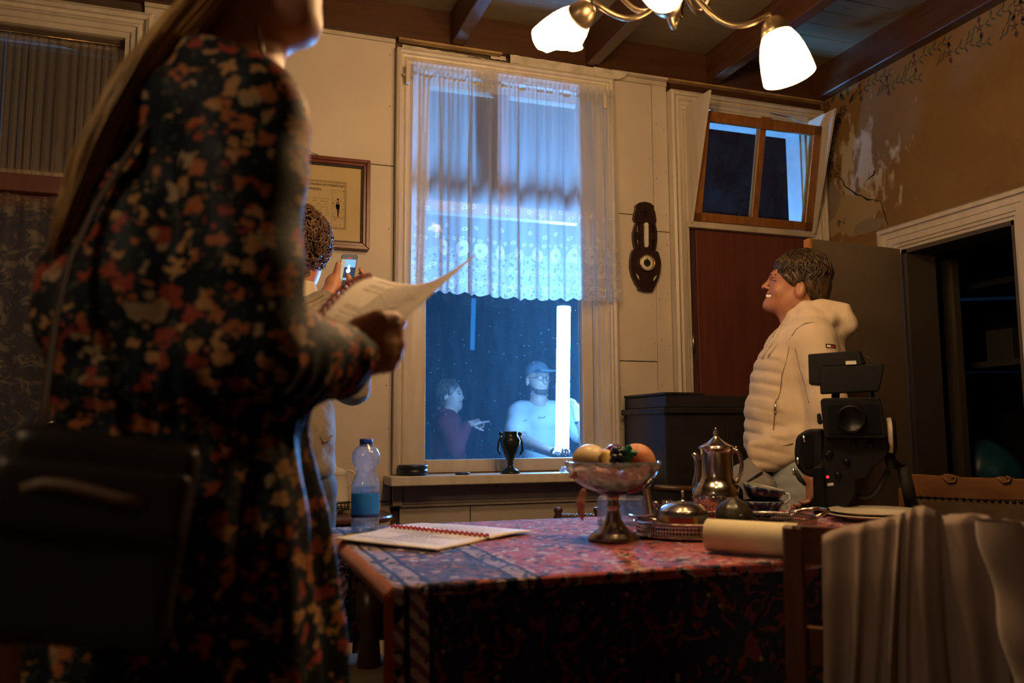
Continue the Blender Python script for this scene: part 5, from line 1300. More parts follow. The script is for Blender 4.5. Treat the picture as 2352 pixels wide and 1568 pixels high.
# the jacket over it
rid = [(1888, 1228), (1905, 1216), (1935, 1205), (1975, 1196), (2020, 1186), (2070, 1176), (2105, 1164), (2135, 1160), (2160, 1168), (2176, 1178), (2186, 1186), (2200, 1180), (2240, 1177), (2268, 1182), (2284, 1196), (2298, 1190), (2330, 1196), (2380, 1215), (2440, 1240)]
def ridge(u):
    x = 1888 + (2440 - 1888) * u; i = max(k for k in range(len(rid) - 1) if rid[k][0] <= x); a, b = rid[i], rid[i + 1]
    t = (x - a[0]) / (b[0] - a[0]); return x, a[1] + (b[1] - a[1]) * t
def jac(u, v):
    px, py = ridge(u); D = 1.42 + (1.26 - 1.42) * ((px - 1822) / 598); q = atD(px, py, D)
    r = .022
    if v < .35:     # behind, towards the table
        t = 1 - v / .35; z = q[2] - .34 * t - r * (t > 0); return q + dp * (.028 + .006 * math.sin(u * 40)) * min(1, t * 8) + upvec(z - q[2])
    t = (v - .35) / .65; drop = (q[2] + .02) * t
    f = sum(h_ * math.exp(-((u - c_ + .05 * t * (.6 - c_)) / w_) ** 2) for c_, w_, h_ in ((.03, .03, .02), (.13, .022, .034), (.235, .03, .022), (.315, .016, .036), (.375, .018, .022), (.45, .03, .03), (.53, .016, -.03), (.60, .035, .032), (.70, .022, .012), (.735, .014, -.03), (.80, .03, .034), (.92, .04, .02))) + .004 * math.sin(u * 43 + 4 * t)
    amp = min(1, .25 + t * 1.6)
    o = -dp * (.024 * min(1, t * 10) + (.016 + f) * amp)
    sp = ax_ * (-.055 * t * (1 - u * .9) + .012 * math.sin(t * 5 + u * 9))
    return q + o + sp - upvec(drop)
jk = empty('draped_jacket', (sc_[0], sc_[1], .02), 'beige jersey jacket hanging in folds over the foreground chair back', 'jacket')
MB().grid(jac, 200, 80, thick=-dp * .004).build('jacket_cloth', 'jersey_beige', jk)
def slv(u, v):
    c0 = atD(2292, 1196, 1.24); c1 = c0 + ax_ * .06 - dp * .07 - upvec(.30); c2 = c1 + ax_ * .02 - upvec(.3)
    p = c0 * (1 - v) ** 2 + 2 * c1 * v * (1 - v) + c2 * v * v; a = 2 * math.pi * u; r = .03 + .022 * v + .004 * math.sin(v * 30)
    return p + r * (math.cos(a) * ax_ + math.sin(a) * dp)
MB().grid(slv, 24, 30).build('sleeve', 'jersey_beige', jk)

# carved oak chair beyond the right end of the table
f2_ = Fr(2200, 2.78, 1100)
ch2 = empty('dining_chair', f2_.O, 'carved oak chair with leather back and dark nail heads at the right', 'chair')
def o2(px, py, dy=0): return f2_.P(px, py, dy)
top = [(2068, 1100), (2072, 1088), (2120, 1090), (2160, 1093), (2172, 1088), (2190, 1090), (2205, 1096), (2280, 1098), (2300, 1094), (2318, 1097), (2330, 1100), (2420, 1102), (2420, 1150), (2240, 1148), (2068, 1140)]
V = [o2(x, y, -.018) for x, y in top]; V = V + [v_ + f2_.A * .036 for v_ in V]; m_ = len(top)
MB().add(V, [tuple(range(m_))[::-1], tuple(range(m_, 2 * m_))] + [(i, (i + 1) % m_, m_ + (i + 1) % m_, m_ + i) for i in range(m_)]).build('top_rail', 'light_oak', ch2, bevel=.003); tr2 = bpy.data.objects[-1] if False else [o for o in ch2.children if o.name.startswith('top_rail')][0]
for x in (2185, 2310):
    MB().tube([o2(x - 18, 1096, -.024), o2(x - 6, 1108, -.024), o2(x + 8, 1106, -.024), o2(x + 10, 1096, -.024), o2(x, 1094, -.024)], .004, n=6).build('carved_scroll', 'light_oak', tr2)
for x in (2078, 2410):
    p = o2(x, 1120); q = np.array([p[0], p[1], 0]) + f2_.A * -.06
    MB().obox((p + q) / 2, f2_.R * .02, f2_.A * .018, (p - q) / 2).build('back_post', 'light_oak', ch2, bevel=.003)
lb2 = MB().obox((o2(2098, 1200) + o2(2392, 1200)) / 2 + upvec(-.03), (o2(2392, 1200) - o2(2098, 1200)) / 2, f2_.A * .014, upvec(.115)).build('leather_back', 'worn_leather', ch2, bevel=.008)
nail = MB().lathe([(0, -.006), (.0045, -.004), (.0065, 0)], (0, 0, 0), n=10, axis=f2_.A).mesh('nail'); nail.materials.append(MATS['black_slip'])
for i in range(17):
    o = link_mesh('nail', nail, None); o.location = o2(2114 + i * 16.5, 1140 + i * .9, -.016); adopt(o, lb2)
for i in range(4):
    o = link_mesh('nail', nail, None); o.location = o2(2384, 1162 + i * 18, -.016); adopt(o, lb2)
b = (o2(2078, 1120) + o2(2410, 1120)) / 2; b[2] = .45
MB().obox(b + f2_.A * -.04 + f2_.A * .20, f2_.R * .22, f2_.A * .20, upvec(.025)).build('seat', 'worn_leather', ch2, bevel=.01)
for s_ in (-1, 1): MB().obox(np.array([b[0], b[1], .2125]) + f2_.A * .33 + f2_.R * .19 * s_, f2_.R * .02, f2_.A * .02, upvec(.2125)).build('front_leg', 'light_oak', ch2)

# two dark chairs on the window side of the table
def spindle_chair(px0, px1, pyt, D, label, rope=True):
    f_ = Fr((px0 + px1) / 2, D, pyt); e = empty('spindle_chair', f_.O, label, 'chair')
    tops = []
    for x in (px0, px1):
        t_ = f_.P(x, pyt); tops.append(t_)
        MB().lathe([(.016, 0), (.016, .40), (.013, .44), (.016, t_[2] - .06), (.012, t_[2] - .045), (.017, t_[2] - .035), (.011, t_[2] - .022), (.016, t_[2] - .010), (.012, t_[2] - .002), (0, t_[2])], (t_[0], t_[1], 0), n=12).build('back_post', 'dark_wood', e)
    a, b = tops[0] - upvec(.034), tops[1] - upvec(.034)
    for dz in (0, -.14):
        n = 44; MB().tube([a + (b - a) * i / n + upvec(dz) for i in range(n + 1)], [.011 + (.003 * math.sin(i * 1.9) if rope else 0) for i in range(n + 1)], n=8).build('rail', 'dark_wood', e)
    for k in range(1, 4): MB().tube([a + (b - a) * k / 4, a + (b - a) * k / 4 - upvec(.14)], .007, n=8).build('spindle', 'dark_wood', e)
    c = (a + b) / 2; c[2] = .44; hw = np.linalg.norm(b - a) / 2 + .02
    MB().obox(c - f_.A * .09, f_.R * hw, f_.A * .10, upvec(.018)).build('seat', 'dark_wood', e, bevel=.005)
    for s_ in (-1, 1): MB().lathe([(.014, 0), (.018, .2), (.015, .42)], (c - f_.A * .16 + f_.R * hw * .85 * s_) * np.array([1, 1, 0]), n=10).build('front_leg', 'dark_wood', e)
    return e
spindle_chair(1282, 1372, 1164, 2.82, 'dark spindle-back chair with turned knobs between table and window')
e = empty('ladder_chair', atD(1550, 1150, 3.0) * np.array([1, 1, 0]), 'dark chair with a plain rail standing before the black cabinet', 'chair')
f_ = Fr(1550, 3.0, 1150)
for x, x2 in ((1484, 1496), (1612, 1606)):
    p, q = f_.P(x, 1118), f_.P(x2, 1190); d = (q - p) / (p[2] - q[2]); q = p + d * p[2]
    MB().tube([p, q], [.015, .019], n=8).build('back_post', 'dark_wood', e)
MB().tube([f_.P(1505, 1121, .01), f_.P(1520, 1121), f_.P(1605, 1124)], .013, n=8).build('top_rail', 'dark_wood', e)
MB().tube([f_.P(1490, 1165), f_.P(1608, 1165)], .010, n=8).build('rail', 'dark_wood', e)
c = (f_.P(1488, 1150) + f_.P(1610, 1150)) / 2; c[2] = .44
MB().obox(c - f_.A * .10, f_.R * .11, f_.A * .09, upvec(.018)).build('seat', 'dark_wood', e, bevel=.005)
for s_ in (-1, 1): MB().tube([(c - f_.A * .17 + f_.R * .09 * s_), (c - f_.A * .18 + f_.R * .10 * s_) * np.array([1, 1, 0])], .016, n=8).build('front_leg', 'dark_wood', e)

# ================================================================== black cabinet by the back door
pm('black_wood', (0.014, 0.013, 0.014), (0.024, 0.022, 0.022), scale=7, rough=.32, stretch=(1, 1, 3))
x0, x1, y0, y1 = 1.785, 2.40, 3.17, 3.56
cb = empty('cabinet', ((x0 + x1) / 2, (y0 + y1) / 2, 0), 'black wooden cabinet with a lipped top standing before the back door', 'cabinet')
MB().box((x0, y0, 0), (x1, y1, 1.10)).build('body', 'black_wood', cb, bevel=.004)
MB().box((x0 - .016, y0 - .016, 1.085), (x1, y1, 1.112)).build('lip', 'black_wood', cb, bevel=.005)
MB().box((x0 + .004, y0, 1.112), (x1, y1, 1.166)).build('top_box', 'black_wood', cb, bevel=.004)
MB().box((x0, y0, 1.166), (x0 + .20, y1, 1.178)).build('lid', 'black_wood', cb, bevel=.003)
MB().box((x0 + .30, y0 - .006, .08), (x1 - .03, y0, 1.04)).build('door', 'black_wood', cb, bevel=.002)
cdr = MB().box((x0 + .03, y0 - .006, .08), (x0 + .29, y0, 1.04)).build('door', 'black_wood', cb, bevel=.002)
MB().lathe([(.010, 0), (.013, -.006), (.009, -.014), (0, -.016)], (x0 + .24, y0 - .006, .96), n=14, axis=(0, 1, 0)).build('knob', 'black_wood', cdr)
MB().box((x0 - .02, y0 - .02, 0), (x1, y1, .07)).build('plinth', 'black_wood', cb, bevel=.004)

# grey bag leaning behind the coffee pot
pm('grey_canvas', (0.20, 0.19, 0.19), (0.25, 0.24, 0.235), scale=5, rough=.85, bump=.2)
gf = Fr(1712, 2.98, 1080); s_ = Sdf()
s_.rc(gf.P(1735, 1062), gf.P(1708, 1108), .030, .055, k=.05).el(gf.P(1716, 1125), (.075, .06, .075), gf.ax(-15), k=.05)
s_.box(gf.P(1715, 1172), (.07, .05, .085), gf.ax(0), rad=.03, k=.06)
gb = empty('canvas_bag', gf.O, 'grey canvas bag with black strap leaning beside the standing woman', 'bag')
s_.build('bag_body', 'grey_canvas', gb, h=.008, disp=lambda x, y, z: .004 * noise3(x, y, z, 28, 3))
MB().tube([gf.P(1700, 1118, -.075), gf.P(1720, 1104, -.08), gf.P(1738, 1092, -.07), gf.P(1748, 1086, -.05)], .011, n=8, flat=.4).build('strap', 'black_plastic', gb)
st = empty('stool', gf.O, 'plain dark stool under the grey canvas bag', 'stool')
MB().obox(np.array([gf.O[0], gf.O[1], .585]), gf.R * .10, gf.A * .10, upvec(.018)).build('stool_seat', 'dark_wood', st, bevel=.005)
for a in (-1, 1):
    for b in (-1, 1): MB().tube([gf.O + gf.R * .08 * a + gf.A * .08 * b + upvec(.57), gf.O + gf.R * .095 * a + gf.A * .095 * b], .014, n=8).build('leg', 'dark_wood', st)

# ================================================================== little side table with the enamel pot
pm('enamel_cream', (0.66, 0.60, 0.47), rough=.25, coat=.3); pm('fretwork', (0.05, 0.035, 0.02), (0.10, 0.075, 0.04), scale=30, rough=.35, metal=.7)
pm('delft', (0.62, 0.62, 0.60), (0.10, 0.13, 0.2), scale=24, rough=.2, lo=.55, hi=.62)
sx_, sy_, sz_ = .33, 3.31, .700
sd = empty('side_table', (sx_, sy_, 0), 'small dark side table with rounded top against the wall', 'table')
n = 40
prof = [(a * .30, b * .22) for a, b in ((math.copysign(abs(math.cos(t)) ** .6, math.cos(t)), math.copysign(abs(math.sin(t)) ** .6, math.sin(t))) for t in np.linspace(0, 2 * math.pi, n, endpoint=False))]
MB().prism(prof, (sx_, sy_, sz_ - .022), (1, 0, 0), (0, 1, 0), (0, 0, .022)).build('table_top', 'chair_wood', sd, bevel=.006)
MB().prism([(a * .82, b * .82) for a, b in prof], (sx_, sy_, .27), (1, 0, 0), (0, 1, 0), (0, 0, .02)).build('shelf', 'chair_wood', sd)
MB().prism([(a * .85, b * .85) for a, b in prof], (sx_, sy_, sz_ - .085), (1, 0, 0), (0, 1, 0), (0, 0, .062)).build('apron', 'chair_wood', sd)
for a in (-1, 1):
    for b in (-1, 1): MB().lathe([(.012, 0), (.018, .1), (.014, .25), (.019, .30), (.013, .5), (.02, .60), (.02, .64)], (sx_ + .20 * a, sy_ + .14 * b, 0), n=10).build('leg', 'chair_wood', sd)
ef = Fr(770, 3.28, 1100); q = ef.P(768, 1150); q[2] = sz_; se = 3.28 / FPX
tv = empty('trivet', q, 'pierced dark metal warmer on little scroll feet on the side table', 'trivet')
MB().lathe([(34 * se, 7 * se), (35 * se, 8 * se), (35 * se, 10 * se), (33 * se, 11 * se)], q, n=32).build('lower_ring', 'fretwork', tv)
MB().lathe([(33 * se, 22 * se), (35 * se, 23 * se), (35 * se, 25 * se), (0, 25.5 * se)], q, n=32).build('top_plate', 'fretwork', tv)
fw = MB()
for i in range(20):
    a = 2 * math.pi * i / 20; c = np.array(q) + np.array([33.5 * se * math.cos(a), 33.5 * se * math.sin(a), 16 * se]); t_ = np.array([-math.sin(a), math.cos(a), 0])
    fw.tube([c - t_ * 5 * se - upvec(6 * se), c + t_ * 3 * se - upvec(2 * se), c + upvec(3 * se) - t_ * 2 * se, c + t_ * 4 * se + upvec(6 * se)], .0022, n=5)
fw.build('fret_band', 'fretwork', tv)
for i in range(3):
    a = 2 * math.pi * i / 3 - 1.2; c = np.array(q) + np.array([30 * se * math.cos(a), 30 * se * math.sin(a), 0]); MB().lathe([(.007, 0), (.010, .004), (.006, .009), (.008, .014)], c, n=10).build('foot', 'fretwork', tv)
zt = sz_ + 25.5 * se
ep = empty('enamel_pot', (q[0], q[1], zt), 'cream enamel coffee pot standing on the pierced warmer', 'coffee pot')
MB().lathe([(r * se, h * se) for r, h in ((34, 0), (35, 3), (33.5, 8), (30, 40), (27.5, 62), (28.5, 64), (28, 66))], (q[0], q[1], zt), n=36).build('pot_body', 'enamel_cream', ep)
MB().lathe([(r * se, h * se) for r, h in ((28, 66), (26, 69), (18, 75), (8, 79), (3, 80), (4, 84), (0, 86))], (q[0], q[1], zt), n=28).build('lid', 'enamel_cream', ep)
MB().tube([ef.P(784, 1088), ef.P(800, 1080), ef.P(812, 1083), ef.P(817, 1096), ef.P(810, 1110), ef.P(792, 1122)], .006, n=8, flat=.6).build('handle', 'enamel_cream', ep)
MB().tube([ef.P(752, 1120), ef.P(738, 1096), ef.P(730, 1082)], [.012, .009, .007], n=8).build('spout', 'enamel_cream', ep)
rb_ = ef.P(846, 1130); rb_[2] = sz_
tn = empty('tea_tin', (rb_[0] + .01, rb_[1] + .05, sz_), 'dark red tin at the back of the side table behind bottle', 'tin')
MB().box((rb_[0] - .045, rb_[1] + .02, sz_), (rb_[0] + .035, rb_[1] + .09, sz_ + .085)).build('tin_body', 'mahogany', tn, bevel=.004)
MB().box((rb_[0] - .047, rb_[1] + .018, sz_ + .085), (rb_[0] + .037, rb_[1] + .092, sz_ + .097)).build('tin_lid', 'fretwork', tn, bevel=.003)
vq = np.array([.375, 3.27, .29]); va = empty('lidded_vase', vq, 'blue and white lidded vase on the lower shelf of side table', 'vase')
MB().lathe([(.030, 0), (.034, .006), (.046, .04), (.050, .075), (.040, .115), (.026, .13), (.026, .14)], vq, n=28).build('vase_body', 'delft', va)
MB().lathe([(.030, .14), (.028, .15), (.012, .165), (.005, .17), (.008, .18), (0, .19)], vq, n=24).build('lid', 'delft', va)
# a pale cushion stool low under the left end of the table
bc = atZ(842, 1548, .40); cu = empty('footstool', (.42, 1.75, 0), 'low beige upholstered footstool under the left end of the table', 'stool')
pm('beige_cloth', (0.36, 0.26, 0.16), (0.32, 0.22, 0.13), scale=9, rough=.9)
c = atZ(850, 1556, .42); c[1] -= .13; c[2] = 0; Sdf().box((c[0] + .03, c[1] + .05, .39), (.09, .10, .012), rad=.018).build('cushion', 'beige_cloth', cu, h=.008)
MB().box((c[0] - .08, c[1] - .06, .30), (c[0] + .14, c[1] + .16, .360)).build('frame', 'dark_wood', cu, bevel=.004)
for a in (-.06, .12):
    for b in (-.04, .14): MB().tube([(c[0] + a, c[1] + b, .32), (c[0] + a, c[1] + b, 0)], [.016, .011], n=8).build('leg', 'dark_wood', cu)
cu.location = (c[0], c[1], 0)

# ================================================================== video camera standing on the table corner
pm('camera_black', (0.004, 0.004, 0.0045), (0.006, 0.006, 0.0065), scale=40, rough=.5, spec=.25); pm('camera_gloss', (0.004, 0.005, 0.006), rough=.38, spec=.18); pm('rubber', (0.012, 0.012, 0.012), rough=.7)
pm('white_ring', (0.55, 0.47, 0.33), rough=.5); pm('label_white', (0.6, 0.6, 0.6), rough=.5); emat('rec_red', (1.0, 0.04, 0.06), 1.2)
vf = Fr(1960, 2.50, 1000)
vc_ = empty('video_camera', np.array([vf.O[0], vf.O[1], TZ]), 'black video camera rig with tilted monitor standing on the far table corner', 'video camera')
def vbox(pts, d0, d1, name, mat='camera_black', bevel=.003, par=None):
    V = [vf.P(x, y, d0) for x, y in pts]; V = V + [v_ + vf.A * (d1 - d0) for v_ in V]; m_ = len(pts)
    return MB().add(V, [tuple(range(m_))[::-1], tuple(range(m_, 2 * m_))] + [(i, (i + 1) % m_, m_ + (i + 1) % m_, m_ + i) for i in range(m_)]).build(name, mat, par or vc_, bevel=bevel)
vbox([(1856, 813), (1975, 804), (1983, 838), (1890, 842), (1884, 884), (1858, 882)], -.06, .02, 'monitor_hood')
vmon = vbox([(1882, 842), (2032, 835), (2020, 898), (1884, 905)], -.075, -.05, 'monitor')
vbox([(1905, 838), (1978, 806), (1990, 836)], -.04, .03, 'monitor_battery')
vbox([(1942, 829), (1966, 828), (1967, 836), (1943, 837)], -.0785, -.076, 'maker_label', 'label_white', 0, vmon)
MB().tube([vf.P(1980, 818, -.02), vf.P(1996, 822, -.02), vf.P(2004, 834, -.02), vf.P(2003, 850, -.02)], .003, n=6).build('monitor_cable', 'rubber', vmon)
MB().tube([vf.P(1920, 900, -.03), vf.P(1918, 925, -.03)], .012, n=12).build('monitor_arm', 'camera_gloss', vc_)
MB().tube([vf.P(2003, 898, -.03), vf.P(2004, 918, -.03)], .006, n=8).build('monitor_pin', 'camera_gloss', vc_)
vmb = vbox([(1884, 920), (1890, 914), (2020, 912), (2026, 930), (2034, 985), (2036, 1005), (1893, 1004)], -.10, -.02, 'matte_box')
vbox([(1902, 930), (2016, 928), (2024, 995), (1904, 996)], -.104, -.1005, 'matte_box_mouth', 'camera_gloss', 0, vmb)
lc = vf.P(1955, 962, -.106)
MB().lathe([(.040, 0), (.040, -.010), (.034, -.012), (.030, -.004), (0, -.004)], lc, n=36, axis=vf.A).build('lens_front', 'camera_gloss', vc_)
MB().lathe([(.042, .11), (.045, .13), (.045, .20)], lc, n=32, axis=vf.A).build('lens_barrel', 'rubber', vc_)
vbox([(1876, 950), (1884, 948), (1890, 972), (1882, 976), (1877, 970)], -.07, -.05, 'rod_clamp')
vbd = vbox([(1894, 1000), (2040, 1000), (2044, 1030), (2035, 1052), (2008, 1072), (1995, 1092), (1968, 1100), (1965, 1130), (1945, 1165), (1940, 1181), (1868, 1181), (1868, 1078), (1888, 1060)], -.07, .09, 'camera_body', bevel=.005)
vbox([(1828, 1004), (1836, 996), (1856, 985), (1892, 984), (1894, 1080), (1870, 1098), (1846, 1090), (1828, 1070), (1824, 1040)], -.045, .10, 'battery_grip', bevel=.008)
vbox([(1840, 1000), (1866, 996), (1868, 1070), (1850, 1074), (1838, 1040)], -.05, -.046, 'grip_plate', 'camera_gloss', 0)
vbox([(1866, 1074), (1892, 1070), (1898, 1182), (1870, 1182)], -.085, -.06, 'front_post', 'camera_gloss')
for i, (x, y) in enumerate(((1846, 1000), (1832, 1050), (1822, 1075))): MB().tube([vf.P(x, y, -.05), vf.P(x + 2, y + 16, -.05)], .004, n=6).build('trim_edge', 'steel', vc_)
MB().tube([vf.P(1826, 1080, -.03), vf.P(1838, 1100, -.03), vf.P(1850, 1114, -.03)], [.006, .008, .004], n=8).build('hand_strap', 'rubber', vc_)
wc = vf.P(2046, 1000, -.02)
MB().lathe([(.046, -.006), (.052, -.004), (.052, .012), (.046, .014), (0, .014)], wc, n=36, axis=vf.R).build('focus_wheel', 'camera_black', vc_)
MB().lathe([(.047, -.008), (.050, -.0095), (.0525, -.004), (.0525, .003)], wc, n=36, axis=vf.R, cap=False).build('focus_ring', 'white_ring', vc_)
MB().tube([vf.P(2040, 1030, -.02), vf.P(2050, 1075, -.02)], .016, n=12).build('focus_arm', 'camera_black', vc_)
MB().tube([vf.P(2040, 1080, -.02), vf.P(2030, 1100, -.02), vf.P(2016, 1124, -.02), vf.P(2004, 1138, -.02), vf.P(1985, 1144, -.02), vf.P(1965, 1136, -.02)], .0085, n=8).build('cable', 'rubber', vc_)
MB().tube([vf.P(2074, 1070, .0), vf.P(2097, 1174, .03)], [.017, .019], n=14).build('pan_handle', 'rubber', vc_)
MB().tube([vf.P(2048, 1060, -.01), vf.P(2074, 1076, .0)], .012, n=10).build('handle_joint', 'camera_black', vc_)
vbox([(1872, 1173), (2110, 1175), (2110, 1182), (1872, 1182)], -.06, .12, 'base_plate')
MB().lathe([(0, -.004), (.0035, -.003), (.0045, 0)], vf.P(1901, 1095, -.071), n=10, axis=vf.A).build('record_light', 'rec_red', vbd)
vbox([(1900, 1110), (1914, 1108), (1915, 1114), (1901, 1116)], -.0715, -.070, 'maker_label', 'label_white', 0, vbd)
for x, y in ((1902, 1045), (1906, 1040), (1960, 1016), (2000, 1020), (1945, 1060), (1925, 1090)): MB().lathe([(.008, 0), (.010, -.004), (.007, -.010), (0, -.010)], vf.P(x, y, -.070), n=12, axis=vf.A).build('dial_knob', 'camera_gloss', vbd)

# ================================================================== in the dark room through the doorway
pm('blue_plastic_bag', (0.01, 0.06, 0.10), (0.015, 0.09, 0.14), scale=9, rough=.35)
f_ = Fr(2270, 4.2, 1030); s_ = Sdf().el(f_.P(2262, 1075), (.13, .10, .14), k=.05).el(f_.P(2300, 1090), (.10, .10, .10), k=.05).el(f_.P(2240, 1100), (.09, .09, .10), k=.05)
tag(s_.build('plastic_bag', 'blue_plastic_bag', None, h=.012, disp=lambda x, y, z: .010 * noise3(x, y, z, 22, 5)), 'crumpled blue plastic bag on the shelf in the dark cupboard', 'bag')
p = f_.P(2270, 1130); shz = p[2] - .0
sh = empty('cupboard_shelf', (XR + 1.0, 3.0, 0), 'dark wooden shelf unit inside the cupboard behind the doorway', 'shelf')
zb = min(v.co[2] for v in bpy.data.objects['plastic_bag'].data.vertices)
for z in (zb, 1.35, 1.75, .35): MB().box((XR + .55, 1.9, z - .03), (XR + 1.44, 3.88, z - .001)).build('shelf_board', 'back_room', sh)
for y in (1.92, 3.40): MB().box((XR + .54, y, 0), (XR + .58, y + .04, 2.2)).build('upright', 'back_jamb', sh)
for k, (lab, y, w_, h_, zz) in enumerate((('dim carton at the left of the upper shelf in the dark cupboard', 3.15, .10, .16, 1.35), ('taller dim carton in the middle of the upper shelf in the dark cupboard', 2.85, .13, .22, 1.35))):
    tag(MB().box((XR + .62, y - w_, zz), (XR + .85, y + w_ * .5, zz + h_)).build('carton', 'back_room', None, bevel=.004), lab, 'box', 'boxes in the dark cupboard')

# ================================================================== the night garden outside
tag(MB().box((-6, 3.86, -.50), (9, 16, -.30)).build('ground', 'earth'), kind='structure')
pm('hedge_leaf', (0.02, 0.045, 0.022), (0.04, 0.08, 0.035), scale=5, rough=.6)
r = random.Random(21)
for k, (bx_, by_, bw, bh, lab) in enumerate(((-.6, 9.2, 1.7, 2.9, 'dark bush in the night garden, seen at the left of the window'), (2.6, 10.5, 1.9, 3.4, 'tall dark bush in the night garden straight behind the window'), (5.6, 9.0, 1.8, 3.9, 'tall dark tree in night garden seen through the fanlight'))):
    e = empty('garden_bush', (bx_, by_, -.30), lab, 'bush', 'bushes in the night garden'); mb = MB()
    for i in range(2600):
        a, b = r.uniform(0, 6.28), r.uniform(-1, 1); rad = (1 - .25 * r.random() ** 2); x = bx_ + bw * rad * math.cos(a) * math.sqrt(1 - b * b * .8); y = by_ + bw * rad * .7 * math.sin(a) * math.sqrt(1 - b * b * .8); z = -.3 + bh * (.5 + .5 * b * rad)
        u_ = np.array([r.gauss(0, 1), r.gauss(0, 1), r.gauss(0, 1)]); u_ /= np.linalg.norm(u_); w_ = np.cross(u_, (.3, .5, .8)); w_ /= max(np.linalg.norm(w_), .01); c = np.array([x, y, z])
        mb.add([c - u_ * .07, c + w_ * .035, c + u_ * .07, c - w_ * .035], [(0, 1, 2, 3)])
    tag(mb.build('foliage', 'hedge_leaf', e), kind='stuff')
    MB().tube([(bx_, by_, -.3), (bx_ + .1, by_, bh * .6)], [.09, .04], n=8).build('trunk', 'earth', e)

# ================================================================== people
def skinmat(name, col, lip, lips=None, lip_r=.012):
    """skin with a redder mouth where the lips are"""
    m = pm(name, col, tuple(min(1, c * 1.12) for c in col), scale=18, rough=.48, bump=.05, bscale=120)
    if lips is not None:
        nt = m.node_tree; N = nt.nodes; L = nt.links; b = [n for n in N if n.type == 'BSDF_PRINCIPLED'][0]
        src = b.inputs['Base Color'].links[0].from_socket
        g = N.new('ShaderNodeNewGeometry'); d = N.new('ShaderNodeVectorMath'); d.operation = 'DISTANCE'; L.new(g.outputs['Position'], d.inputs[0]); d.inputs[1].default_value = [float(v) for v in lips]
        r = N.new('ShaderNodeMapRange'); r.inputs[1].default_value = lip_r; r.inputs[2].default_value = lip_r * .55; L.new(d.outputs['Value'], r.inputs[0])
        x = N.new('ShaderNodeMix'); x.data_type = 'RGBA'; L.new(r.outputs[0], x.inputs[0]); L.new(src, x.inputs[6]); x.inputs[7].default_value = rgba(lip); L.new(x.outputs[2], b.inputs['Base Color'])
    return m
def hand(s, W, d, n, t, size=1.0, curl=(.5, .5, .5, .5), thumb=.5, k=.006):
    """palm and five fingers: W wrist, d finger direction, n towards the palm side, t towards the thumb"""
    W, d, n, t = (np.array(v, float) for v in (W, d, n, t)); d /= np.linalg.norm(d); n -= (n @ d) * d; n /= np.linalg.norm(n); t = t - (t @ d) * d - (t @ n) * n; t /= np.linalg.norm(t); z = size
    s.rc(W, W + d * .03 * z, .024 * z, .026 * z, k=.02)
    s.box(W + d * .058 * z, np.array([.030, .030, .004]) * z, np.array([d, t, n]), rad=.010 * z, k=.018)
    for i, (ln, r) in enumerate(((.074, .0088), (.082, .0090), (.075, .0086), (.058, .0078))):
        b = W + d * (.094 - .004 * abs(i - 1)) * z + t * (.030 - .0195 * i) * z; a = 0.12 + curl[i] * .55; p = b
        for j, f in enumerate((.42, .32, .26)):
            q = p + (d * math.cos(a) + n * math.sin(a)) * ln * f * z; s.rc(p, q, (r - .0006 * j) * z, (r - .0006 * (j + 1)) * z, k=k); p = q; a += curl[i] * .95
    b = W + d * .030 * z + t * .030 * z; p = b; v = d * .55 + t * .75 + n * .25 * thumb
    for j, l in enumerate((.040, .032, .026)):
        v = v / np.linalg.norm(v); q = p + v * l * z; s.rc(p, q, (.0115 - .001 * j) * z, (.0105 - .001 * j) * z, k=k); p = q; v = v + d * .25 - t * .35 * thumb + n * .35 * thumb
def hit(s, px, py, off=.002):
    """first point of a built solid along a sight line, lifted by off"""
    D, lo, h = s.grid; v = ray(px, py); v = v / np.linalg.norm(v)
    for t in np.arange(.3, 7, h * .5):
        p = CP + v * t; i = np.round((p - lo) / h).astype(int)
        if (i >= 0).all() and (i < D.shape).all() and D[tuple(i)] < 0: return p - v * (h * .5 + off)
    return None
_old = Sdf.build
def _b(s, name, mat, parent, h=.007, disp=None, kind=None, pad=.03, zmin=None):
    f0 = s.field
    def fl2(h_, p_, d_, z_):
        D, lo = f0(h_, p_, d_, z_); s.grid = (D, lo, h_); return D, lo
    s.field = fl2; o = _old(s, name, mat, parent, h, disp, kind, pad, zmin); del s.field; return o
Sdf.build = _b
def decal(s, pts, rad, name, mat, parent, off=.001, n=5, flat=1.0):
    P = [hit(s, x, y, off) for x, y in pts]; P = [p for p in P if p is not None]
    if len(P) > 1: return MB().tube(P, rad, n=n).build(name, mat, parent)
def patch(s, quad, name, mat, parent, off=.0015):
    P = [hit(s, x, y, off) for x, y in quad]
    if all(p is not None for p in P): return MB().add(P, [tuple(range(len(P)))]).build(name, mat, parent)
def cap_strands(c, ax, rad, n, th, seed, jit=.004, r0=.0035, r1=.0012, seg=9, crown=(0, 0), wave=0.0, lift=1.0):
    """locks combed from the crown over an ellipsoid; th(phi) = where they end"""
    r = random.Random(seed); out = []
    for i in range(n):
        phi = r.uniform(0, 2 * math.pi); tm = th(phi); t0 = r.uniform(.05, .75) * tm; t1 = min(tm, t0 + r.uniform(.35, .8) * tm) + r.uniform(-.06, .08); o = r.uniform(0, jit); dphi = r.uniform(-.25, .25); L = []
        for k in range(seg):
            u = k / (seg - 1); t = t0 + (t1 - t0) * u; f = phi + dphi * u + wave * math.sin(u * 7 + i); e = lift * (1 + (o + .004 * math.sin(math.pi * u)) / .09)
            L.append(c + ax[0] * rad[0] * e * (math.sin(t) * math.cos(f) + crown[0] * (1 - u)) + ax[1] * rad[1] * e * math.sin(t) * math.sin(f) + ax[2] * rad[2] * e * math.cos(t))
        out.append(L)
    return out
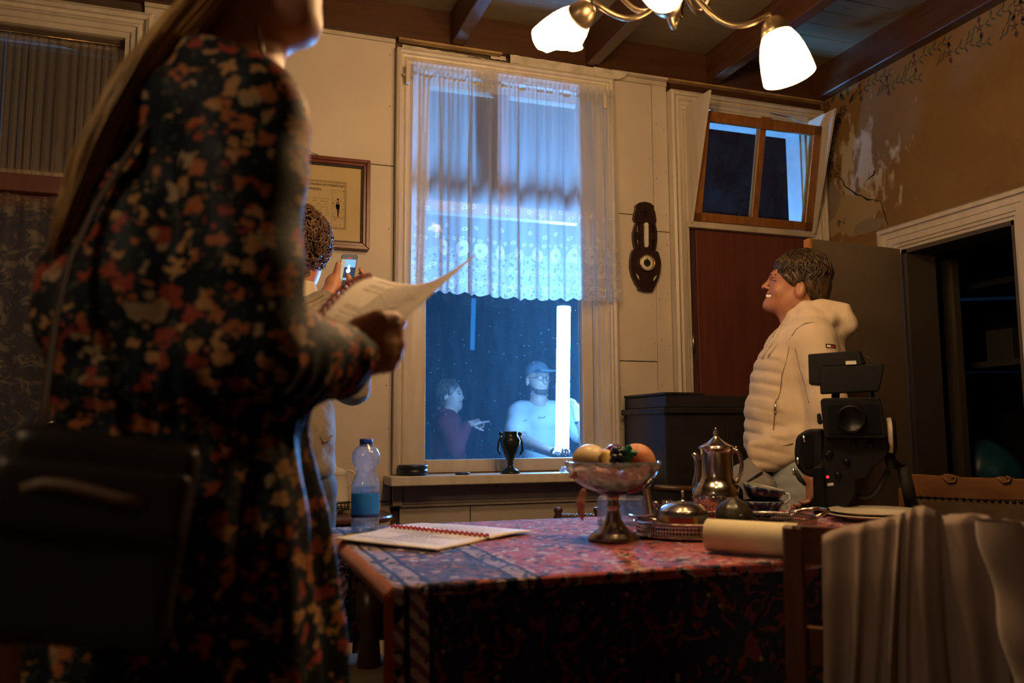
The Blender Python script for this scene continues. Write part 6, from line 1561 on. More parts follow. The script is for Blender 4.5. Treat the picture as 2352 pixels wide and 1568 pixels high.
pm('denim_pale', (0.30, 0.34, 0.37), (0.36, 0.40, 0.42), scale=12, rough=.85, bump=.15, bscale=150)
pm('denim_dark', (0.06, 0.075, 0.09), (0.10, 0.115, 0.13), scale=12, rough=.85, bump=.15, bscale=150)
pm('fleece_cream', (0.62, 0.50, 0.37), (0.66, 0.54, 0.40), scale=5, rough=.85, bump=.12, bscale=160, sheen=.2)
pm('cord_cream', (0.64, 0.53, 0.40), rough=.8); pm('seam_dark', (0.22, 0.16, 0.11), rough=.9); pm('black_cloth', (0.012, 0.011, 0.012), rough=.7)
pm('badge_navy', (0.008, 0.009, 0.025), rough=.6); pm('badge_white', (.75, .72, .68), rough=.6); pm('badge_red', (.45, .02, .03), rough=.6)
pm('teeth', (0.80, 0.74, 0.60), rough=.3); pm('eye_dark', (0.02, 0.015, 0.012), rough=.2); pm('shoe_dark', (0.03, 0.025, 0.02), rough=.5)
pm('hair_brown', (0.022, 0.012, 0.006), (0.12, 0.068, 0.025), scale=34, lo=.42, hi=.7, rough=.42, stretch=(3, 3, .6), bump=.4)
pm('hair_chestnut', (0.05, 0.022, 0.010), (0.13, 0.06, 0.022), scale=30, rough=.45, bump=.4)
pm('hair_long', (0.26, 0.145, 0.052), (0.58, 0.36, 0.14), scale=30, rough=.4, stretch=(1, 1, .3), bump=.3)
pm('hair_fair', (0.06, 0.055, 0.04), (0.12, 0.10, 0.065), scale=30, rough=.45, bump=.3)
pm('hair_beard', (0.04, 0.03, 0.022), (0.07, 0.05, 0.035), scale=60, rough=.7, bump=.4)

# ------------------------------------------------------------------ smiling woman in the cream jacket
f = Fr(1830, 3.10, 900); P = f.P; A, R, U = f.A, f.R, f.U
skinmat('skin_woman', (0.38, 0.165, 0.095), (0.32, 0.07, 0.055), P(1763, 681, -.012), .016)
s = Sdf(); X = f.ax
s.el(P(1836, 636), (.092, .074, .086), X(-8), k=.02).el(P(1809, 657), (.062, .062, .080), X(12), k=.03)
s.el(P(1790, 690), (.046, .046, .030), X(5), k=.03)
for dy in (-.040, .040): s.rc(P(1768, 703, dy * .35), P(1822, 688, dy), .017, .018, k=.03); s.el(P(1789, 668, dy), (.026, .020, .024), k=.02)
s.el(P(1764, 702), (.015, .020, .014), k=.015)                                    # chin
s.rc(P(1776, 634, -.030), P(1776, 634, .030), .011, k=.02)                        # brow
s.rc(P(1769, 643), P(1758, 656), .0075, .0095, k=.010).el(P(1755, 659), (.0115, .011, .0085), X(-20), k=.008)
for dy in (-.012, .012): s.el(P(1764, 662, dy), (.009, .007, .006), k=.006)
for dy in (-.03, .03): s.el(P(1775, 645, dy * 1.25), (.013, .014, .009), k=.012, op='s'); s.el(P(1781, 646, dy * 1.05), (.013, .014, .011), k=.004)
s.rc(P(1765, 673, -.022), P(1765, 673, .022), .0065, k=.008).rc(P(1763, 688, -.020), P(1763, 688, .020), .0075, k=.008)
s.el(P(1764, 680, -.012), (.022, .034, .0062), X(4), k=.003, op='s')            # open smile
s.el(P(1838, 663, -.074), (.017, .010, .029), X(12), k=.006).el(P(1837, 661, -.083), (.010, .006, .018), X(12), k=.004, op='s')
s.el(P(1838, 663, .074), (.017, .010, .029), X(12), k=.006)
s.rc(P(1842, 690), P(1856, 760), .058, .064, k=.04).rc(P(1812, 718), P(1830, 750), .040, .05, k=.04)
s.rc(P(1862, 790), P(1838, 1040), .10, .10, k=.05); s.rc(P(1866, 780, -.14), P(1866, 780, .14), .055, k=.05)
hip = P(1822, 1085); fl_ = [np.array([hip[0], hip[1], 0]) + A * d + R * r for d, r in ((-.10, .02), (.10, -.03))]
for q, d in zip(fl_, (-.09, .09)):
    s.chain([hip + A * d, hip + A * d * 1.1 + (q - hip) * .5 + R * -.02, q + U * .08], [.085, .055, .038], k=.03); s.rc(q + U * .035 + R * .03, q + U * .03 - R * .15, .038, .032, k=.03)
s.chain([P(1868, 785, -.15), P(1897, 935, -.20), P(1868, 1075, -.19)], [.045, .038, .026], k=.03); s.chain([P(1850, 785, .16), P(1850, 935, .20), P(1768, 1065, .15)], [.045, .038, .026], k=.03)
hand(s, P(1866, 1082, -.19), -U - R * .12, -R * .8 - A * .2 + U * .0, -R * .2 + A * .6 - U * .1, .95, (.55, .6, .65, .7))
hand(s, P(1766, 1068, .15), -U - R * .35, -A, R * .2 - A, .95, (.4, .45, .5, .55))
wR = s.build('person', 'skin_woman', None, h=.0055)
tag(wR, 'smiling person with short brown hair in a cream hooded jacket facing the window', 'person')
th_ = MB()
for i in range(-5, 6): th_.obox(P(1761.5 + 11 * (i / 5) ** 2, 679.3, .0056 * i), R * .003, A * .0026, U * .0050)
th_.build('teeth', 'teeth', wR)
g = s
for pts, rr, nm, mt_ in (([(1772, 644), (1777, 643.5), (1783, 644.5)], .0011, 'eyelid_line', 'eye_dark'), ([(1768, 632), (1775, 629.5), (1784, 631)], .0022, 'eyebrow', 'hair_brown'), ([(1752, 664), (1757, 665), (1761, 663)], .001, 'nostril', 'seam_dark')): decal(g, pts, rr, nm, mt_, wR)
# hair
s = Sdf().el(P(1842, 632), (.099, .082, .094), X(-8), k=.02).el(P(1864, 662), (.062, .074, .070), k=.03).el(P(1868, 688), (.034, .055, .030), k=.03)
s.el(P(1800, 606), (.040, .055, .018), X(-32), k=.02)
for dy in (-.072, .072): s.rc(P(1806, 634, dy), P(1826, 652, dy), .016, .012, k=.015)
s.el(P(1786, 660), (.058, .09, .056), X(20), k=.01, op='s'); s.el(P(1838, 666, -.085), (.019, .03, .030), X(12), k=.006, op='s'); s.el(P(1838, 666, .085), (.019, .03, .030), X(12), k=.006, op='s')
hr = s.build('hair', 'hair_brown', wR, h=.005, disp=lambda x, y, z: .003 * noise3(x, y, z * .4, 130, 2) + .002 * noise3(x, y, z, 60, 5))
ax3 = X(-8)
ls = cap_strands(P(1842, 634), ax3, (.100, .083, .095), 420, lambda p: (.95 if math.cos(p) < -.75 else (1.45 if math.cos(p) < 0 else 1.95)), 3, jit=.008, r0=.0028, wave=.10)
for i in range(26):
    a = P(1806 + 2 * (i % 7), 596 + (i % 5), -.05 + .004 * i); ls.append([a, a + R * -.012 + U * .004, a + R * -.024 - U * .002, a + R * -.031 - U * .012])
strands('hair_locks', 'hair_brown', wR, ls, .0028, .0010)
# hooded jacket
s = Sdf()
s.el(P(1846, 800), (.125, .185, .105), X(8), k=.05).el(P(1838, 860), (.165, .185, .12), k=.08).el(P(1822, 950), (.170, .185, .14), k=.08).el(P(1812, 1015), (.150, .18, .075), k=.06)
s.rc(P(1862, 772, -.12), P(1862, 772, .12), .068, k=.05)
s.chain([P(1872, 782, -.155), P(1902, 935, -.20), P(1872, 1065, -.19)], [.074, .062, .046], k=.03); s.chain([P(1850, 785, .155), P(1852, 935, .195), P(1772, 1055, .15)], [.07, .06, .045], k=.03)
s.box(P(1762, 1040, -.02), (.038, .15, .035), X(-14), rad=.02, k=.03).box(P(1800, 1030, -.02), (.05, .15, .03), X(-20), rad=.02, k=.04)
# hood: roll round the neck and the bag hanging behind
for sg_ in (-1, 1):
    s.chain([P(1806, 752, .02 * sg_), P(1822, 728, .062 * sg_), P(1850, 708, .085 * sg_), P(1885, 704, .085 * sg_), P(1925, 712, .07 * sg_)], [.018, .022, .024, .024, .022], k=.018)
    s.chain([P(1832, 748, .075 * sg_), P(1860, 728, .11 * sg_), P(1905, 732, .10 * sg_)], [.022, .028, .026], k=.02)
s.box(P(1922, 722, 0), (.030, .085, .016), X(4), rad=.014, k=.03).el(P(1915, 752), (.048, .115, .055), k=.04).rc(P(1934, 714, -.05), P(1934, 714, .05), .016, k=.02)
s.box(P(1815, 1122, 0), (.26, .4, .05), X(-29), rad=.003, k=.01, op='s')
s.rc(P(1838, 690), P(1846, 728), .060, .058, k=.012, op='s')
c0 = P(1838, 900)
def quilt(x, y, z):
    u = (x - c0[0]) * R[0] + (y - c0[1]) * R[1]; v = (x - c0[0]) * A[0] + (y - c0[1]) * A[1]
    front = 1 / (1 + np.exp((u + .062 + .05 * (z - 1.2)) / .006)) * (z < 1.33) * (z > .86)
    zz = z + .25 * u
    q = np.abs(np.sin(np.pi * (zz - .02) / .047)) ** .6
    return front * (.0024 - .0052 * q) + .0030 * noise3(x, y, z, 30, 8) * (1 - front) + .0035 * noise3(x, y, z * 2.2, 34, 4) * front
jkR = s.build('hooded_jacket', 'fleece_cream', wR, h=.0055, disp=quilt)
decal(s, [(1797, 741), (1785, 762), (1772, 786), (1762, 803), (1752, 822)], .0035, 'drawstring', 'cord_cream', jkR, .003); decal(s, [(1806, 745), (1792, 772), (1778, 798), (1764, 818)], .0035, 'drawstring', 'cord_cream', jkR, .003)
decal(s, [(1789, 752), (1783, 763), (1776, 775)], .004, 'neck_gap', 'seam_dark', jkR, .0)
decal(s, [(1783, 916), (1781, 935), (1779, 955), (1777, 980), (1776, 1004)], .0022, 'pocket_zip', 'seam_dark', jkR, .001)
decal(s, [(1782, 922), (1781, 934), (1780, 948)], .0048, 'zip_pull', 'steel', jkR, .002)
for pts in ([(1815, 775), (1812, 800), (1806, 830), (1796, 860), (1792, 900), (1786, 918)], [(1818, 772), (1830, 755), (1850, 742), (1870, 740)], [(1826, 800), (1838, 850), (1850, 890), (1858, 925)], [(1760, 1030), (1790, 1026), (1822, 1018)]): decal(s, pts, .0014, 'seam', 'seam_dark', jkR, .0)
patch(s, [(1896, 789), (1919, 791), (1920, 800), (1897, 798)], 'sleeve_badge', 'badge_navy', jkR, .002)
patch(s, [(1899, 791.6), (1908, 792.4), (1908, 797), (1899, 796.2)], 'badge_field', 'badge_white', jkR, .003); patch(s, [(1908, 792.4), (1917, 793.2), (1917, 797.8), (1908, 797)], 'badge_field', 'badge_red', jkR, .003)
s = Sdf().el(P(1818, 1075), (.130, .165, .085), k=.05)
for q, d in zip(fl_, (-.085, .085)): s.chain([hip + A * d + U * .01, hip + A * d * 1.1 + (q - hip) * .5 - R * .02, q + U * .07], [.102, .075, .060], k=.035)
s.build('jeans', 'denim_pale', wR, h=.0075, disp=lambda x, y, z: .0035 * noise3(x, y, z * 1.6, 34, 9))
s = Sdf()
for q in fl_: s.rc(q + U * .045 + R * .035, q + U * .04 - R * .16, .044, .040, k=.02); s.rc(q + U * .05, q + U * .10, .046, k=.02)
s.build('shoes', 'shoe_dark', wR, h=.009, zmin=0.0)

# ------------------------------------------------------------------ young person filming with a phone
f = Fr(705, 2.70, 760); P = f.P; A, R, U = f.A, f.R, f.U; X = f.ax
skinmat('skin_young', (0.44, 0.20, 0.115), (.4, .1, .08))
s = Sdf()
s.el(P(688, 560), (.080, .090, .094), k=.03).el(P(704, 600, .02), (.046, .062, .072), X(8), k=.03).el(P(708, 628, .03), (.030, .04, .040), X(10), k=.03).rc(P(700, 640, .03), P(708, 644, .05), .020, k=.02)
s.rc(P(730, 598, .06), P(727, 606, .07), .010, k=.012); s.el(P(691, 590, -.055), (.013, .012, .027), X(12), k=.008)
s.rc(P(683, 620), P(672, 705), .056, .060, k=.04)
s.rc(P(668, 740), P(668, 1050), .10, .10, k=.05); s.rc(P(660, 745, -.15), P(675, 745, .15), .05, k=.05)
hip = P(690, 1130); fl_ = [np.array([hip[0], hip[1], 0]) + R * d for d in (-.10, .02)]
for q, d in zip(fl_, (-.09, .03)):
    s.chain([hip + R * d, (hip + R * d + q) * .5, q + U * .08], [.08, .055, .04], k=.03); s.rc(q + U * .035 - A * .03, q + U * .03 + A * .16, .038, .032, k=.03)
w1 = P(752, 684, -.02); w2 = P(834, 700, .06)
s.chain([P(640, 755, -.17), P(655, 800, -.26), P(700, 725, -.12), w1], [.045, .038, .034, .026], k=.03); s.chain([P(700, 760, .15), P(812, 880, .12), w2], [.045, .038, .026], k=.03)
# left hand under and behind the phone, right hand coming from the right
s.rc(w1, P(764, 660, -.01), .026, .026, k=.02).el(P(768, 648, .0), (.026, .020, .030), X(-25), k=.02)
for i, (x0, y0, x1, y1) in enumerate(((770, 636, 777, 606), (774, 648, 786, 640), (776, 656, 790, 650), (778, 664, 790, 662))):
    s.rc(P(x0, y0, -.004 if i == 0 else .012), P(x1, y1, -.012 if i == 0 else .016), .0095, .0075, k=.008)
s.rc(P(771, 640, -.006), P(778, 607, -.006), .0105, .0075, k=.01)
s.rc(w2, P(824, 668, .02), .026, .024, k=.02).el(P(818, 654, .01), (.026, .018, .028), X(10), k=.02)
s.chain([P(812, 664, -.012), P(805, 648, -.026), P(799, 632, -.024)], [.0125, .0110, .0085], k=.01)
for i, (x0, y0, x1, y1, x2, y2) in enumerate(((828, 644, 834, 628, 828, 618), (830, 652, 837, 640, 832, 630), (831, 660, 838, 652, 832, 644), (830, 668, 836, 664, 830, 658))):
    s.chain([P(x0, y0, .006), P(x1, y1, .0), P(x2, y2, -.006)], [.0095, .0088, .0078], k=.006)
yM = s.build('person', 'skin_young', None, h=.0052)
tag(yM, 'curly-haired young person in a grey hoodie filming the window with a phone', 'person')
MB().tube([P(823, 628, -.012), P(829, 626, -.012), P(835, 629, -.010), P(837, 635, -.004)], .0025, n=6).build('ring', 'black_plastic', yM)
r = random.Random(5); ls = []
c = P(688, 548); rad = np.array([.078, .090, .088])
for i in range(900):
    v = np.array([r.gauss(0, 1), r.gauss(0, 1), r.gauss(0, 1)]); v /= np.linalg.norm(v)
    if v[2] < -.75 or (v[0] > .35 and v[2] < -.05 and v[1] > .0): continue
    b = c + R * v[0] * rad[0] + A * v[1] * rad[1] + U * v[2] * rad[2]; out = (R * v[0] + A * v[1] + U * v[2]); out /= np.linalg.norm(out)
    t = np.cross(out, (r.gauss(0, 1), r.gauss(0, 1), r.gauss(0, 1))); t /= np.linalg.norm(t); q = np.cross(out, t); L = []; ph_ = r.uniform(0, 6); rr = r.uniform(.008, .016); dr = -U * .6 + t * .5
    for k in range(9):
        u = k / 8; a = ph_ + u * 7; L.append(b + out * (.012 + .018 * math.sin(u * 2.6)) + dr * .030 * u + (t * math.cos(a) + q * math.sin(a)) * rr)
    ls.append(L)
Sdf().el(c, (.083, .094, .093), X(0)).el(P(676, 592, -.02), (.062, .078, .05), k=.04).build('hair', 'hair_chestnut', yM, h=.006, disp=lambda x, y, z: .005 * noise3(x, y, z, 95, 3))
for i in range(160):
    b = P(r.uniform(650, 708), r.uniform(570, 622), r.uniform(-.085, -.03)); L = []; ph_ = r.uniform(0, 6)
    for k in range(8): u = k / 7; a = ph_ + u * 7; L.append(b - U * .028 * u + (R * math.cos(a) + A * math.sin(a)) * .008)
    ls.append(L)
for i in range(14):
    b = P(690 + 2.2 * i, 484 + .12 * (i - 5) ** 2, .01); ls.append([b, b + U * .010 + R * .003, b + U * .018 + R * .007, b + U * .024 + R * .003])
strands('hair_curls', 'hair_chestnut', yM, ls, .0032, .0012)
pm('hoodie_grey', (0.20, 0.165, 0.125), (0.24, 0.20, 0.15), scale=6, rough=.9, bump=.15, bscale=180, sheen=.2); pm('tee_pale', (0.55, 0.47, 0.36), rough=.85)
s = Sdf()
s.el(P(668, 800), (.135, .20, .13), k=.06).el(P(668, 900), (.125, .19, .14), k=.08).el(P(672, 1000), (.132, .19, .13), k=.08).el(P(676, 1075), (.125, .18, .06), k=.05)
s.rc(P(655, 755, -.14), P(672, 755, .14), .07, k=.05)
s.chain([P(640, 762, -.17), P(650, 805, -.26), P(690, 735, -.14), P(742, 694, -.04)], [.072, .062, .055, .042], k=.03); s.chain([P(700, 765, .15), P(806, 884, .12), P(832, 745, .08)], [.07, .060, .046], k=.03)
s.box(P(822, 900, .11), (.015, .04, .012), X(-10), rad=.012, k=.03)
for sg_ in (-1, 1): s.chain([P(712, 700, .05 * sg_), P(690, 705, .08 * sg_), P(660, 700, .09 * sg_), P(640, 715, .06 * sg_)], [.020, .026, .028, .03], k=.02)
s.rc(P(684, 630), P(672, 690), .062, .066, k=.012, op='s')
hd = s.build('hoodie', 'hoodie_grey', yM, h=.0065, disp=lambda x, y, z: .004 * noise3(x, y, z * 1.5, 26, 12) + .0025 * noise3(x, y, z, 60, 13))
Sdf().rc(P(684, 668), P(674, 712), .060, .070, k=.02).el(P(668, 690), (.075, .08, .05), X(-20), k=.03).build('tee_shirt', 'tee_pale', yM, h=.006)
decal(s, [(664, 715), (690, 702), (718, 690), (742, 678)], .003, 'seam', 'seam_dark', hd, .0); decal(s, [(668, 726), (694, 712), (722, 700), (748, 686)], .003, 'seam', 'seam_dark', hd, .0)
decal(s, [(735, 1000), (742, 1016), (756, 1010), (764, 1000)], .003, 'pocket_edge', 'seam_dark', hd, .0)
s = Sdf().el(P(676, 1110), (.115, .15, .08), k=.05)
for q, d in zip(fl_, (-.085, .02)): s.chain([hip + R * d, (hip + R * d + q) * .5, q + U * .07], [.095, .078, .066], k=.035)
s.build('jeans', 'denim_dark', yM, h=.0075, disp=lambda x, y, z: .0035 * noise3(x, y, z * 1.6, 34, 19))
s = Sdf()
for q in fl_: s.rc(q + U * .045 - A * .03, q + U * .04 + A * .17, .044, .040, k=.02); s.rc(q + U * .05, q + U * .10, .046, k=.02)
s.build('shoes', 'shoe_dark', yM, h=.009, zmin=0.0)
# the phone
emat('screen_cream', (.75, .56, .36), .75); emat('screen_blue', (.25, .55, .85), 1.1); emat('screen_navy', (.05, .11, .20), .6); emat('screen_white', (.8, .92, 1.0), 1.6); emat('screen_brown', (.16, .12, .07), .5); emat('screen_red', (.9, .08, .08), .9); emat('screen_grey', (.30, .24, .18), .45)
pn = empty('phone', P(800, 668, -.02), 'phone with lit camera screen held up before the picture frame', 'phone')
tl, tr_, br_, bl = [P(x, y, d) for x, y, d in ((783, 582, .010), (830, 584, .010), (800, 669, -.022), (772, 667, -.022))]
# keep it a true rectangle: across and along
ac = (tr_ - tl + br_ - bl) / 2; al = (bl - tl + br_ - tr_) / 2; cen = (tl + tr_ + br_ + bl) / 4; al = al - (al @ ac) / (ac @ ac) * ac * .25
nn = np.cross(ac, al); nn /= np.linalg.norm(nn); nn = nn if nn @ A < 0 else -nn
MB().rbox(cen - nn * .005, ac * .5, al * .5, nn * .0045, r=.009).build('case', 'steel', pn)
def scr(u0, u1, v0, v1, mt_, k=1):
    q = [cen + ac * (u - .5) * .90 + al * (v - .5) * .96 + nn * .0004 * k for u, v in ((u0, v0), (u1, v0), (u1, v1), (u0, v1))]; MB().add(q, [(0, 1, 2, 3)]).build('screen_part', mt_, pn)
for a in ((0, 1, 0, 1, 'black_plastic', 1), (0, 1, 0, .14, 'screen_grey', 2), (0, .28, .14, .93, 'screen_cream', 2), (.28, 1, .14, .36, 'screen_blue', 2), (.28, 1, .36, .64, 'screen_navy', 2), (.50, .66, .30, .52, 'screen_white', 3), (.44, .72, .42, .50, 'screen_white', 3), (.28, 1, .64, .93, 'screen_brown', 2), (.36, .70, .09, .115, 'screen_red', 3), (.30, .62, .66, .72, 'screen_blue', 3)): scr(*a)
MB().lathe([(.0038, 0), (.0046, .0004), (.0052, 0)], cen + ac * .12 + al * .39 + nn * .0014, n=16, axis=nn, cap=False).build('record_ring', 'screen_white', pn)
MB().lathe([(0, .0002), (.0026, 0)], cen + ac * .12 + al * .39 + nn * .0014, n=12, axis=nn, cap=False).build('record_dot', 'screen_red', pn)

# ------------------------------------------------------------------ person outside, pointing
f = Fr(1032, 5.9, 950); P = f.P; A, R, U = f.A, f.R, f.U; X = f.ax; GZ = -.30
skinmat('skin_girl', (0.42, 0.29, 0.24), (.5, .2, .18), P(1059, 924, -.01), .02)
pm('maroon_hoodie', (0.10, 0.008, 0.014), (0.13, 0.010, 0.018), scale=6, rough=.85, bump=.2, bscale=90)
s = Sdf()
s.el(P(1033, 902), (.082, .074, .088), k=.03).el(P(1045, 916), (.052, .056, .070), k=.03).el(P(1050, 932), (.030, .036, .026), k=.03).el(P(1055, 937.5), (.014, .018, .013), k=.015)
s.rc(P(1057, 904), P(1061.5, 912), .009, .010, k=.012).el(P(1063, 913), (.010, .010, .008), k=.008); s.rc(P(1056, 900, -.03), P(1056, 900, .03), .010, k=.02)
s.rc(P(1059, 920, -.018), P(1059, 920, .018), .0065, k=.008).rc(P(1058.5, 926, -.016), P(1058.5, 926, .016), .007, k=.008)
s.el(P(1053, 905, -.034), (.012, .012, .008), k=.01, op='s'); s.el(P(1023, 910, -.072), (.014, .010, .028), X(10), k=.006)
s.rc(P(1036, 930), P(1026, 960), .050, .056, k=.03); s.rc(P(1026, 975), P(1026, 1070), .09, .10, k=.05); s.rc(P(1026, 968, -.13), P(1026, 968, .13), .05, k=.05)
hip = P(1026, 1075)
for d in (-.09, .09): q = np.array([hip[0], hip[1], GZ]) + A * d; s.chain([hip + A * d, (hip + A * d + q) * .5, q + U * .07], [.09, .06, .04], k=.03); s.rc(q + U * .035, q + U * .03 + R * .15, .038, .03, k=.02)
el_ = P(1045, 1030, -.20); wr_ = P(1074, 976, -.16)
s.chain([P(1026, 970, -.14), el_, wr_], [.045, .038, .024], k=.03); s.chain([P(1026, 970, .14), P(1030, 1030, .19), P(1052, 1060, .14)], [.045, .038, .026], k=.03)
hand(s, wr_, R * .8 + U * .25, -U * .4 + R * .2 + A * .2, U * .6 - A * .3, .92, (.03, 1.25, 1.3, 1.35), 1.0)
gO = s.build('person', 'skin_girl', None, h=.0062); tag(gO, 'person in a dark red hoodie outside the window pointing to the right', 'person')
decal(s, [(1051, 903), (1054, 902.5), (1057, 903.5)], .0025, 'eye', 'eye_dark', gO, .001); decal(s, [(1050, 899), (1054, 897.5), (1057, 898.5)], .003, 'eyebrow', 'hair_fair', gO, .001); decal(s, [(1056, 922.5), (1059, 922), (1061, 921)], .002, 'smile_line', 'eye_dark', gO, .0)
MB().lathe([(0, -.005), (.005, 0), (0, .005)], P(1024, 918.5, -.085), n=8).build('earring', 'steel', gO)
s = Sdf().el(P(1030, 898), (.086, .078, .087), k=.02).el(P(1014, 918), (.04, .06, .05), k=.03).chain([P(1012, 915, .0), P(1006, 930, .02), P(1006, 948, .0)], [.03, .026, .015], k=.02)
s.el(P(1059, 920), (.082, .1, .098), X(-18), k=.01, op='s').el(P(1023, 911, -.09), (.016, .04, .03), k=.006, op='s')
s.build('hair', 'hair_fair', gO, h=.006, disp=lambda x, y, z: .003 * noise3(x, y, z * .4, 110, 2))
strands('hair_locks', 'hair_fair', gO, cap_strands(P(1030, 899), X(0), (.091, .083, .092), 220, lambda p: (.6 if math.cos(p) > .7 else (1.15 if math.cos(p) > 0 else 2.1)), 9, jit=.003, wave=.04), .003, .001)
s = Sdf().el(P(1026, 985), (.115, .185, .13), k=.06).el(P(1026, 1045), (.13, .185, .18), k=.08).rc(P(1026, 972, -.12), P(1026, 972, .12), .07, k=.04)
s.chain([P(1026, 974, -.15), P(1044, 1032, -.21), P(1071, 980, -.165)], [.072, .064, .040], k=.03); s.chain([P(1026, 974, .15), P(1030, 1034, .20), P(1054, 1064, .15)], [.07, .06, .045], k=.03)
for sg_ in (-1, 1): s.chain([P(1047, 962, .03 * sg_), P(1034, 954, .07 * sg_), P(1016, 950, .08 * sg_), P(1000, 958, .05 * sg_)], [.022, .030, .034, .034], k=.025)
s.rc(P(1036, 930), P(1028, 958), .052, .056, k=.01, op='s')
s.build('hoodie', 'maroon_hoodie', gO, h=.0085, disp=lambda x, y, z: .006 * noise3(x, y, z, 22, 31))
s = Sdf()
for d in (-.09, .09): q = np.array([hip[0], hip[1], GZ]) + A * d; s.chain([hip + A * d, (hip + A * d + q) * .5, q + U * .08], [.11, .08, .06], k=.03)
s.build('trousers', 'denim_dark', gO, h=.012)

# ------------------------------------------------------------------ bearded person outside, holding the tube
f = Fr(1240, 5.62, 950); P = f.P; A, R, U = f.A, f.R, f.U; X = f.ax
skinmat('skin_man', (0.34, 0.22, 0.17), (.45, .2, .17), P(1250, 896, -.08), .02)
pm('white_tee', (0.42, 0.42, 0.42), (0.37, 0.37, 0.37), scale=5, rough=.85, bump=.1, bscale=120); pm('cap_cloth', (0.10, 0.12, 0.14), rough=.8); pm('tee_print', (0.05, 0.06, 0.09), rough=.8)
F3 = X(0, 28)       # head turned to the right of the picture
def H(a, b, c): return P(1234, 872) + F3[0] * a + F3[1] * b + F3[2] * c       # a right, b away, c up
s = Sdf()
s.el(H(0, .0, .025), (.074, .092, .088), F3, k=.03).el(H(0, -.035, -.025), (.060, .060, .075), F3, k=.03).el(H(0, -.05, -.075), (.042, .04, .03), F3, k=.03)
s.rc(H(0, -.088, .008), H(0, -.112, -.022), .009, .013, k=.012); s.rc(H(-.035, -.082, .022), H(.035, -.082, .022), .010, k=.015)
for a in (-.03, .03): s.el(H(a, -.096, .006), (.013, .010, .009), F3, k=.01, op='s')
for a in (-.076, .076): s.el(H(a, .005, -.012), (.010, .018, .032), F3, k=.008)
s.rc(H(-.02, -.094, -.048), H(.02, -.094, -.048), .007, k=.008)
s.rc(P(1236, 905), P(1240, 945), .058, .066, k=.03); s.rc(P(1245, 970), P(1248, 1060), .11, .11, k=.06); s.rc(P(1195, 945), P(1300, 945), .055, k=.05)
hip = P(1248, 1085)
for d in (-.10, .10): q = np.array([hip[0], hip[1], GZ]) + R * d; s.chain([hip + R * d, (hip + R * d + q) * .5, q + U * .07], [.095, .065, .045], k=.03); s.rc(q + U * .035, q + U * .03 - A * .16, .04, .03, k=.02)
th0 = t0 + np.array([0, 0, -.0]); e1 = P(1196, 1012, -.16); e2 = P(1350, 1020, -.16); w2 = P(1330, 962, -.34)
gr1 = t0 - ax * .012
dW = gr1 - e1; dW /= np.linalg.norm(dW); wr1 = gr1 - dW * .075 + np.array([0, 0, .004])
s.chain([P(1190, 950), e1, wr1], [.055, .045, .027], k=.03); s.chain([P(1312, 950), e2, w2], [.055, .045, .027], k=.03)
hand(s, wr1, dW, A * .2 + U * .8, A * -.8 + U * .3, 1.0, (.85, .9, .95, 1.0), .9)
hand(s, w2, U * .9 - R * .25, -A * .3 - R * .6, -R * .3 - A * .7, 1.0, (.55, .6, .65, .7), .8)
mO = s.build('person', 'skin_man', None, h=.0065); tag(mO, 'bearded person in a white t-shirt and cap outside holding the light tube', 'person')
sk = s
s = Sdf().el(H(0, -.052, -.078), (.050, .045, .034), F3, k=.02).el(H(0, -.02, -.055), (.066, .055, .035), F3, k=.02); s.el(H(0, -.10, -.044), (.028, .022, .012), F3, k=.005, op='s'); s.el(H(0, -.06, .03), (.08, .09, .075), F3, k=.01, op='s')
s.build('beard', 'hair_beard', mO, h=.006, disp=lambda x, y, z: .003 * noise3(x, y, z, 150, 3))
s = Sdf().el(H(0, .004, .045), (.082, .100, .085), F3, k=.02); s.box(H(0, -.02, -.04), (.12, .14, .075), F3, rad=.004, op='s', k=.005)
s.box(H(0, -.115, .052), (.055, .045, .002), np.array([F3[0], F3[1] * math.cos(.3) - F3[2] * math.sin(.3) * -1, F3[2]]), rad=.004, k=.01)
s.build('cap', 'cap_cloth', mO, h=.006)
for a in (-.031, .031): MB().tube([H(a + .022 * math.cos(t), -.108, .006 + .017 * math.sin(t)) for t in np.linspace(0, 2 * math.pi, 17)], .0018, n=5).build('glasses_rim', 'black_plastic', mO)
MB().tube([H(-.009, -.111, .009), H(.009, -.111, .009)], .0018, n=5).build('glasses_bridge', 'black_plastic', mO); MB().tube([H(-.052, -.105, .009), H(-.076, .0, .010)], .0018, n=5).build('glasses_arm', 'black_plastic', mO)
s = Sdf().el(P(1247, 965), (.185, .125, .085), k=.06).el(P(1248, 1030), (.175, .13, .19), k=.08).rc(P(1200, 944), P(1296, 944), .072, k=.05)
s.chain([P(1190, 950), P(1187, 988, -.09)], [.078, .086], k=.03); s.chain([P(1310, 950), P(1332, 990, -.09)], [.076, .080], k=.03); s.el(P(1237, 918), (.064, .075, .030), k=.012, op='s')
ts = s.build('t_shirt', 'white_tee', mO, h=.008, disp=lambda x, y, z: .006 * noise3(x, y, z, 20, 41) + .003 * noise3(x, y, z, 44, 42))
decal(s, [(1236, 960), (1239, 957), (1241, 961), (1244, 957), (1247, 960), (1250, 958), (1253, 956)], .0022, 'chest_script', 'tee_print', ts, .001); decal(s, [(1202, 968), (1205, 964), (1207, 967), (1211, 962)], .002, 'chest_script', 'tee_print', ts, .001)
s = Sdf()
for d in (-.10, .10): q = np.array([hip[0], hip[1], GZ]) + R * d; s.chain([hip + R * d + U * .05, (hip + R * d + q) * .5, q + U * .08], [.12, .085, .07], k=.03)
s.build('trousers', 'denim_dark', mO, h=.012)
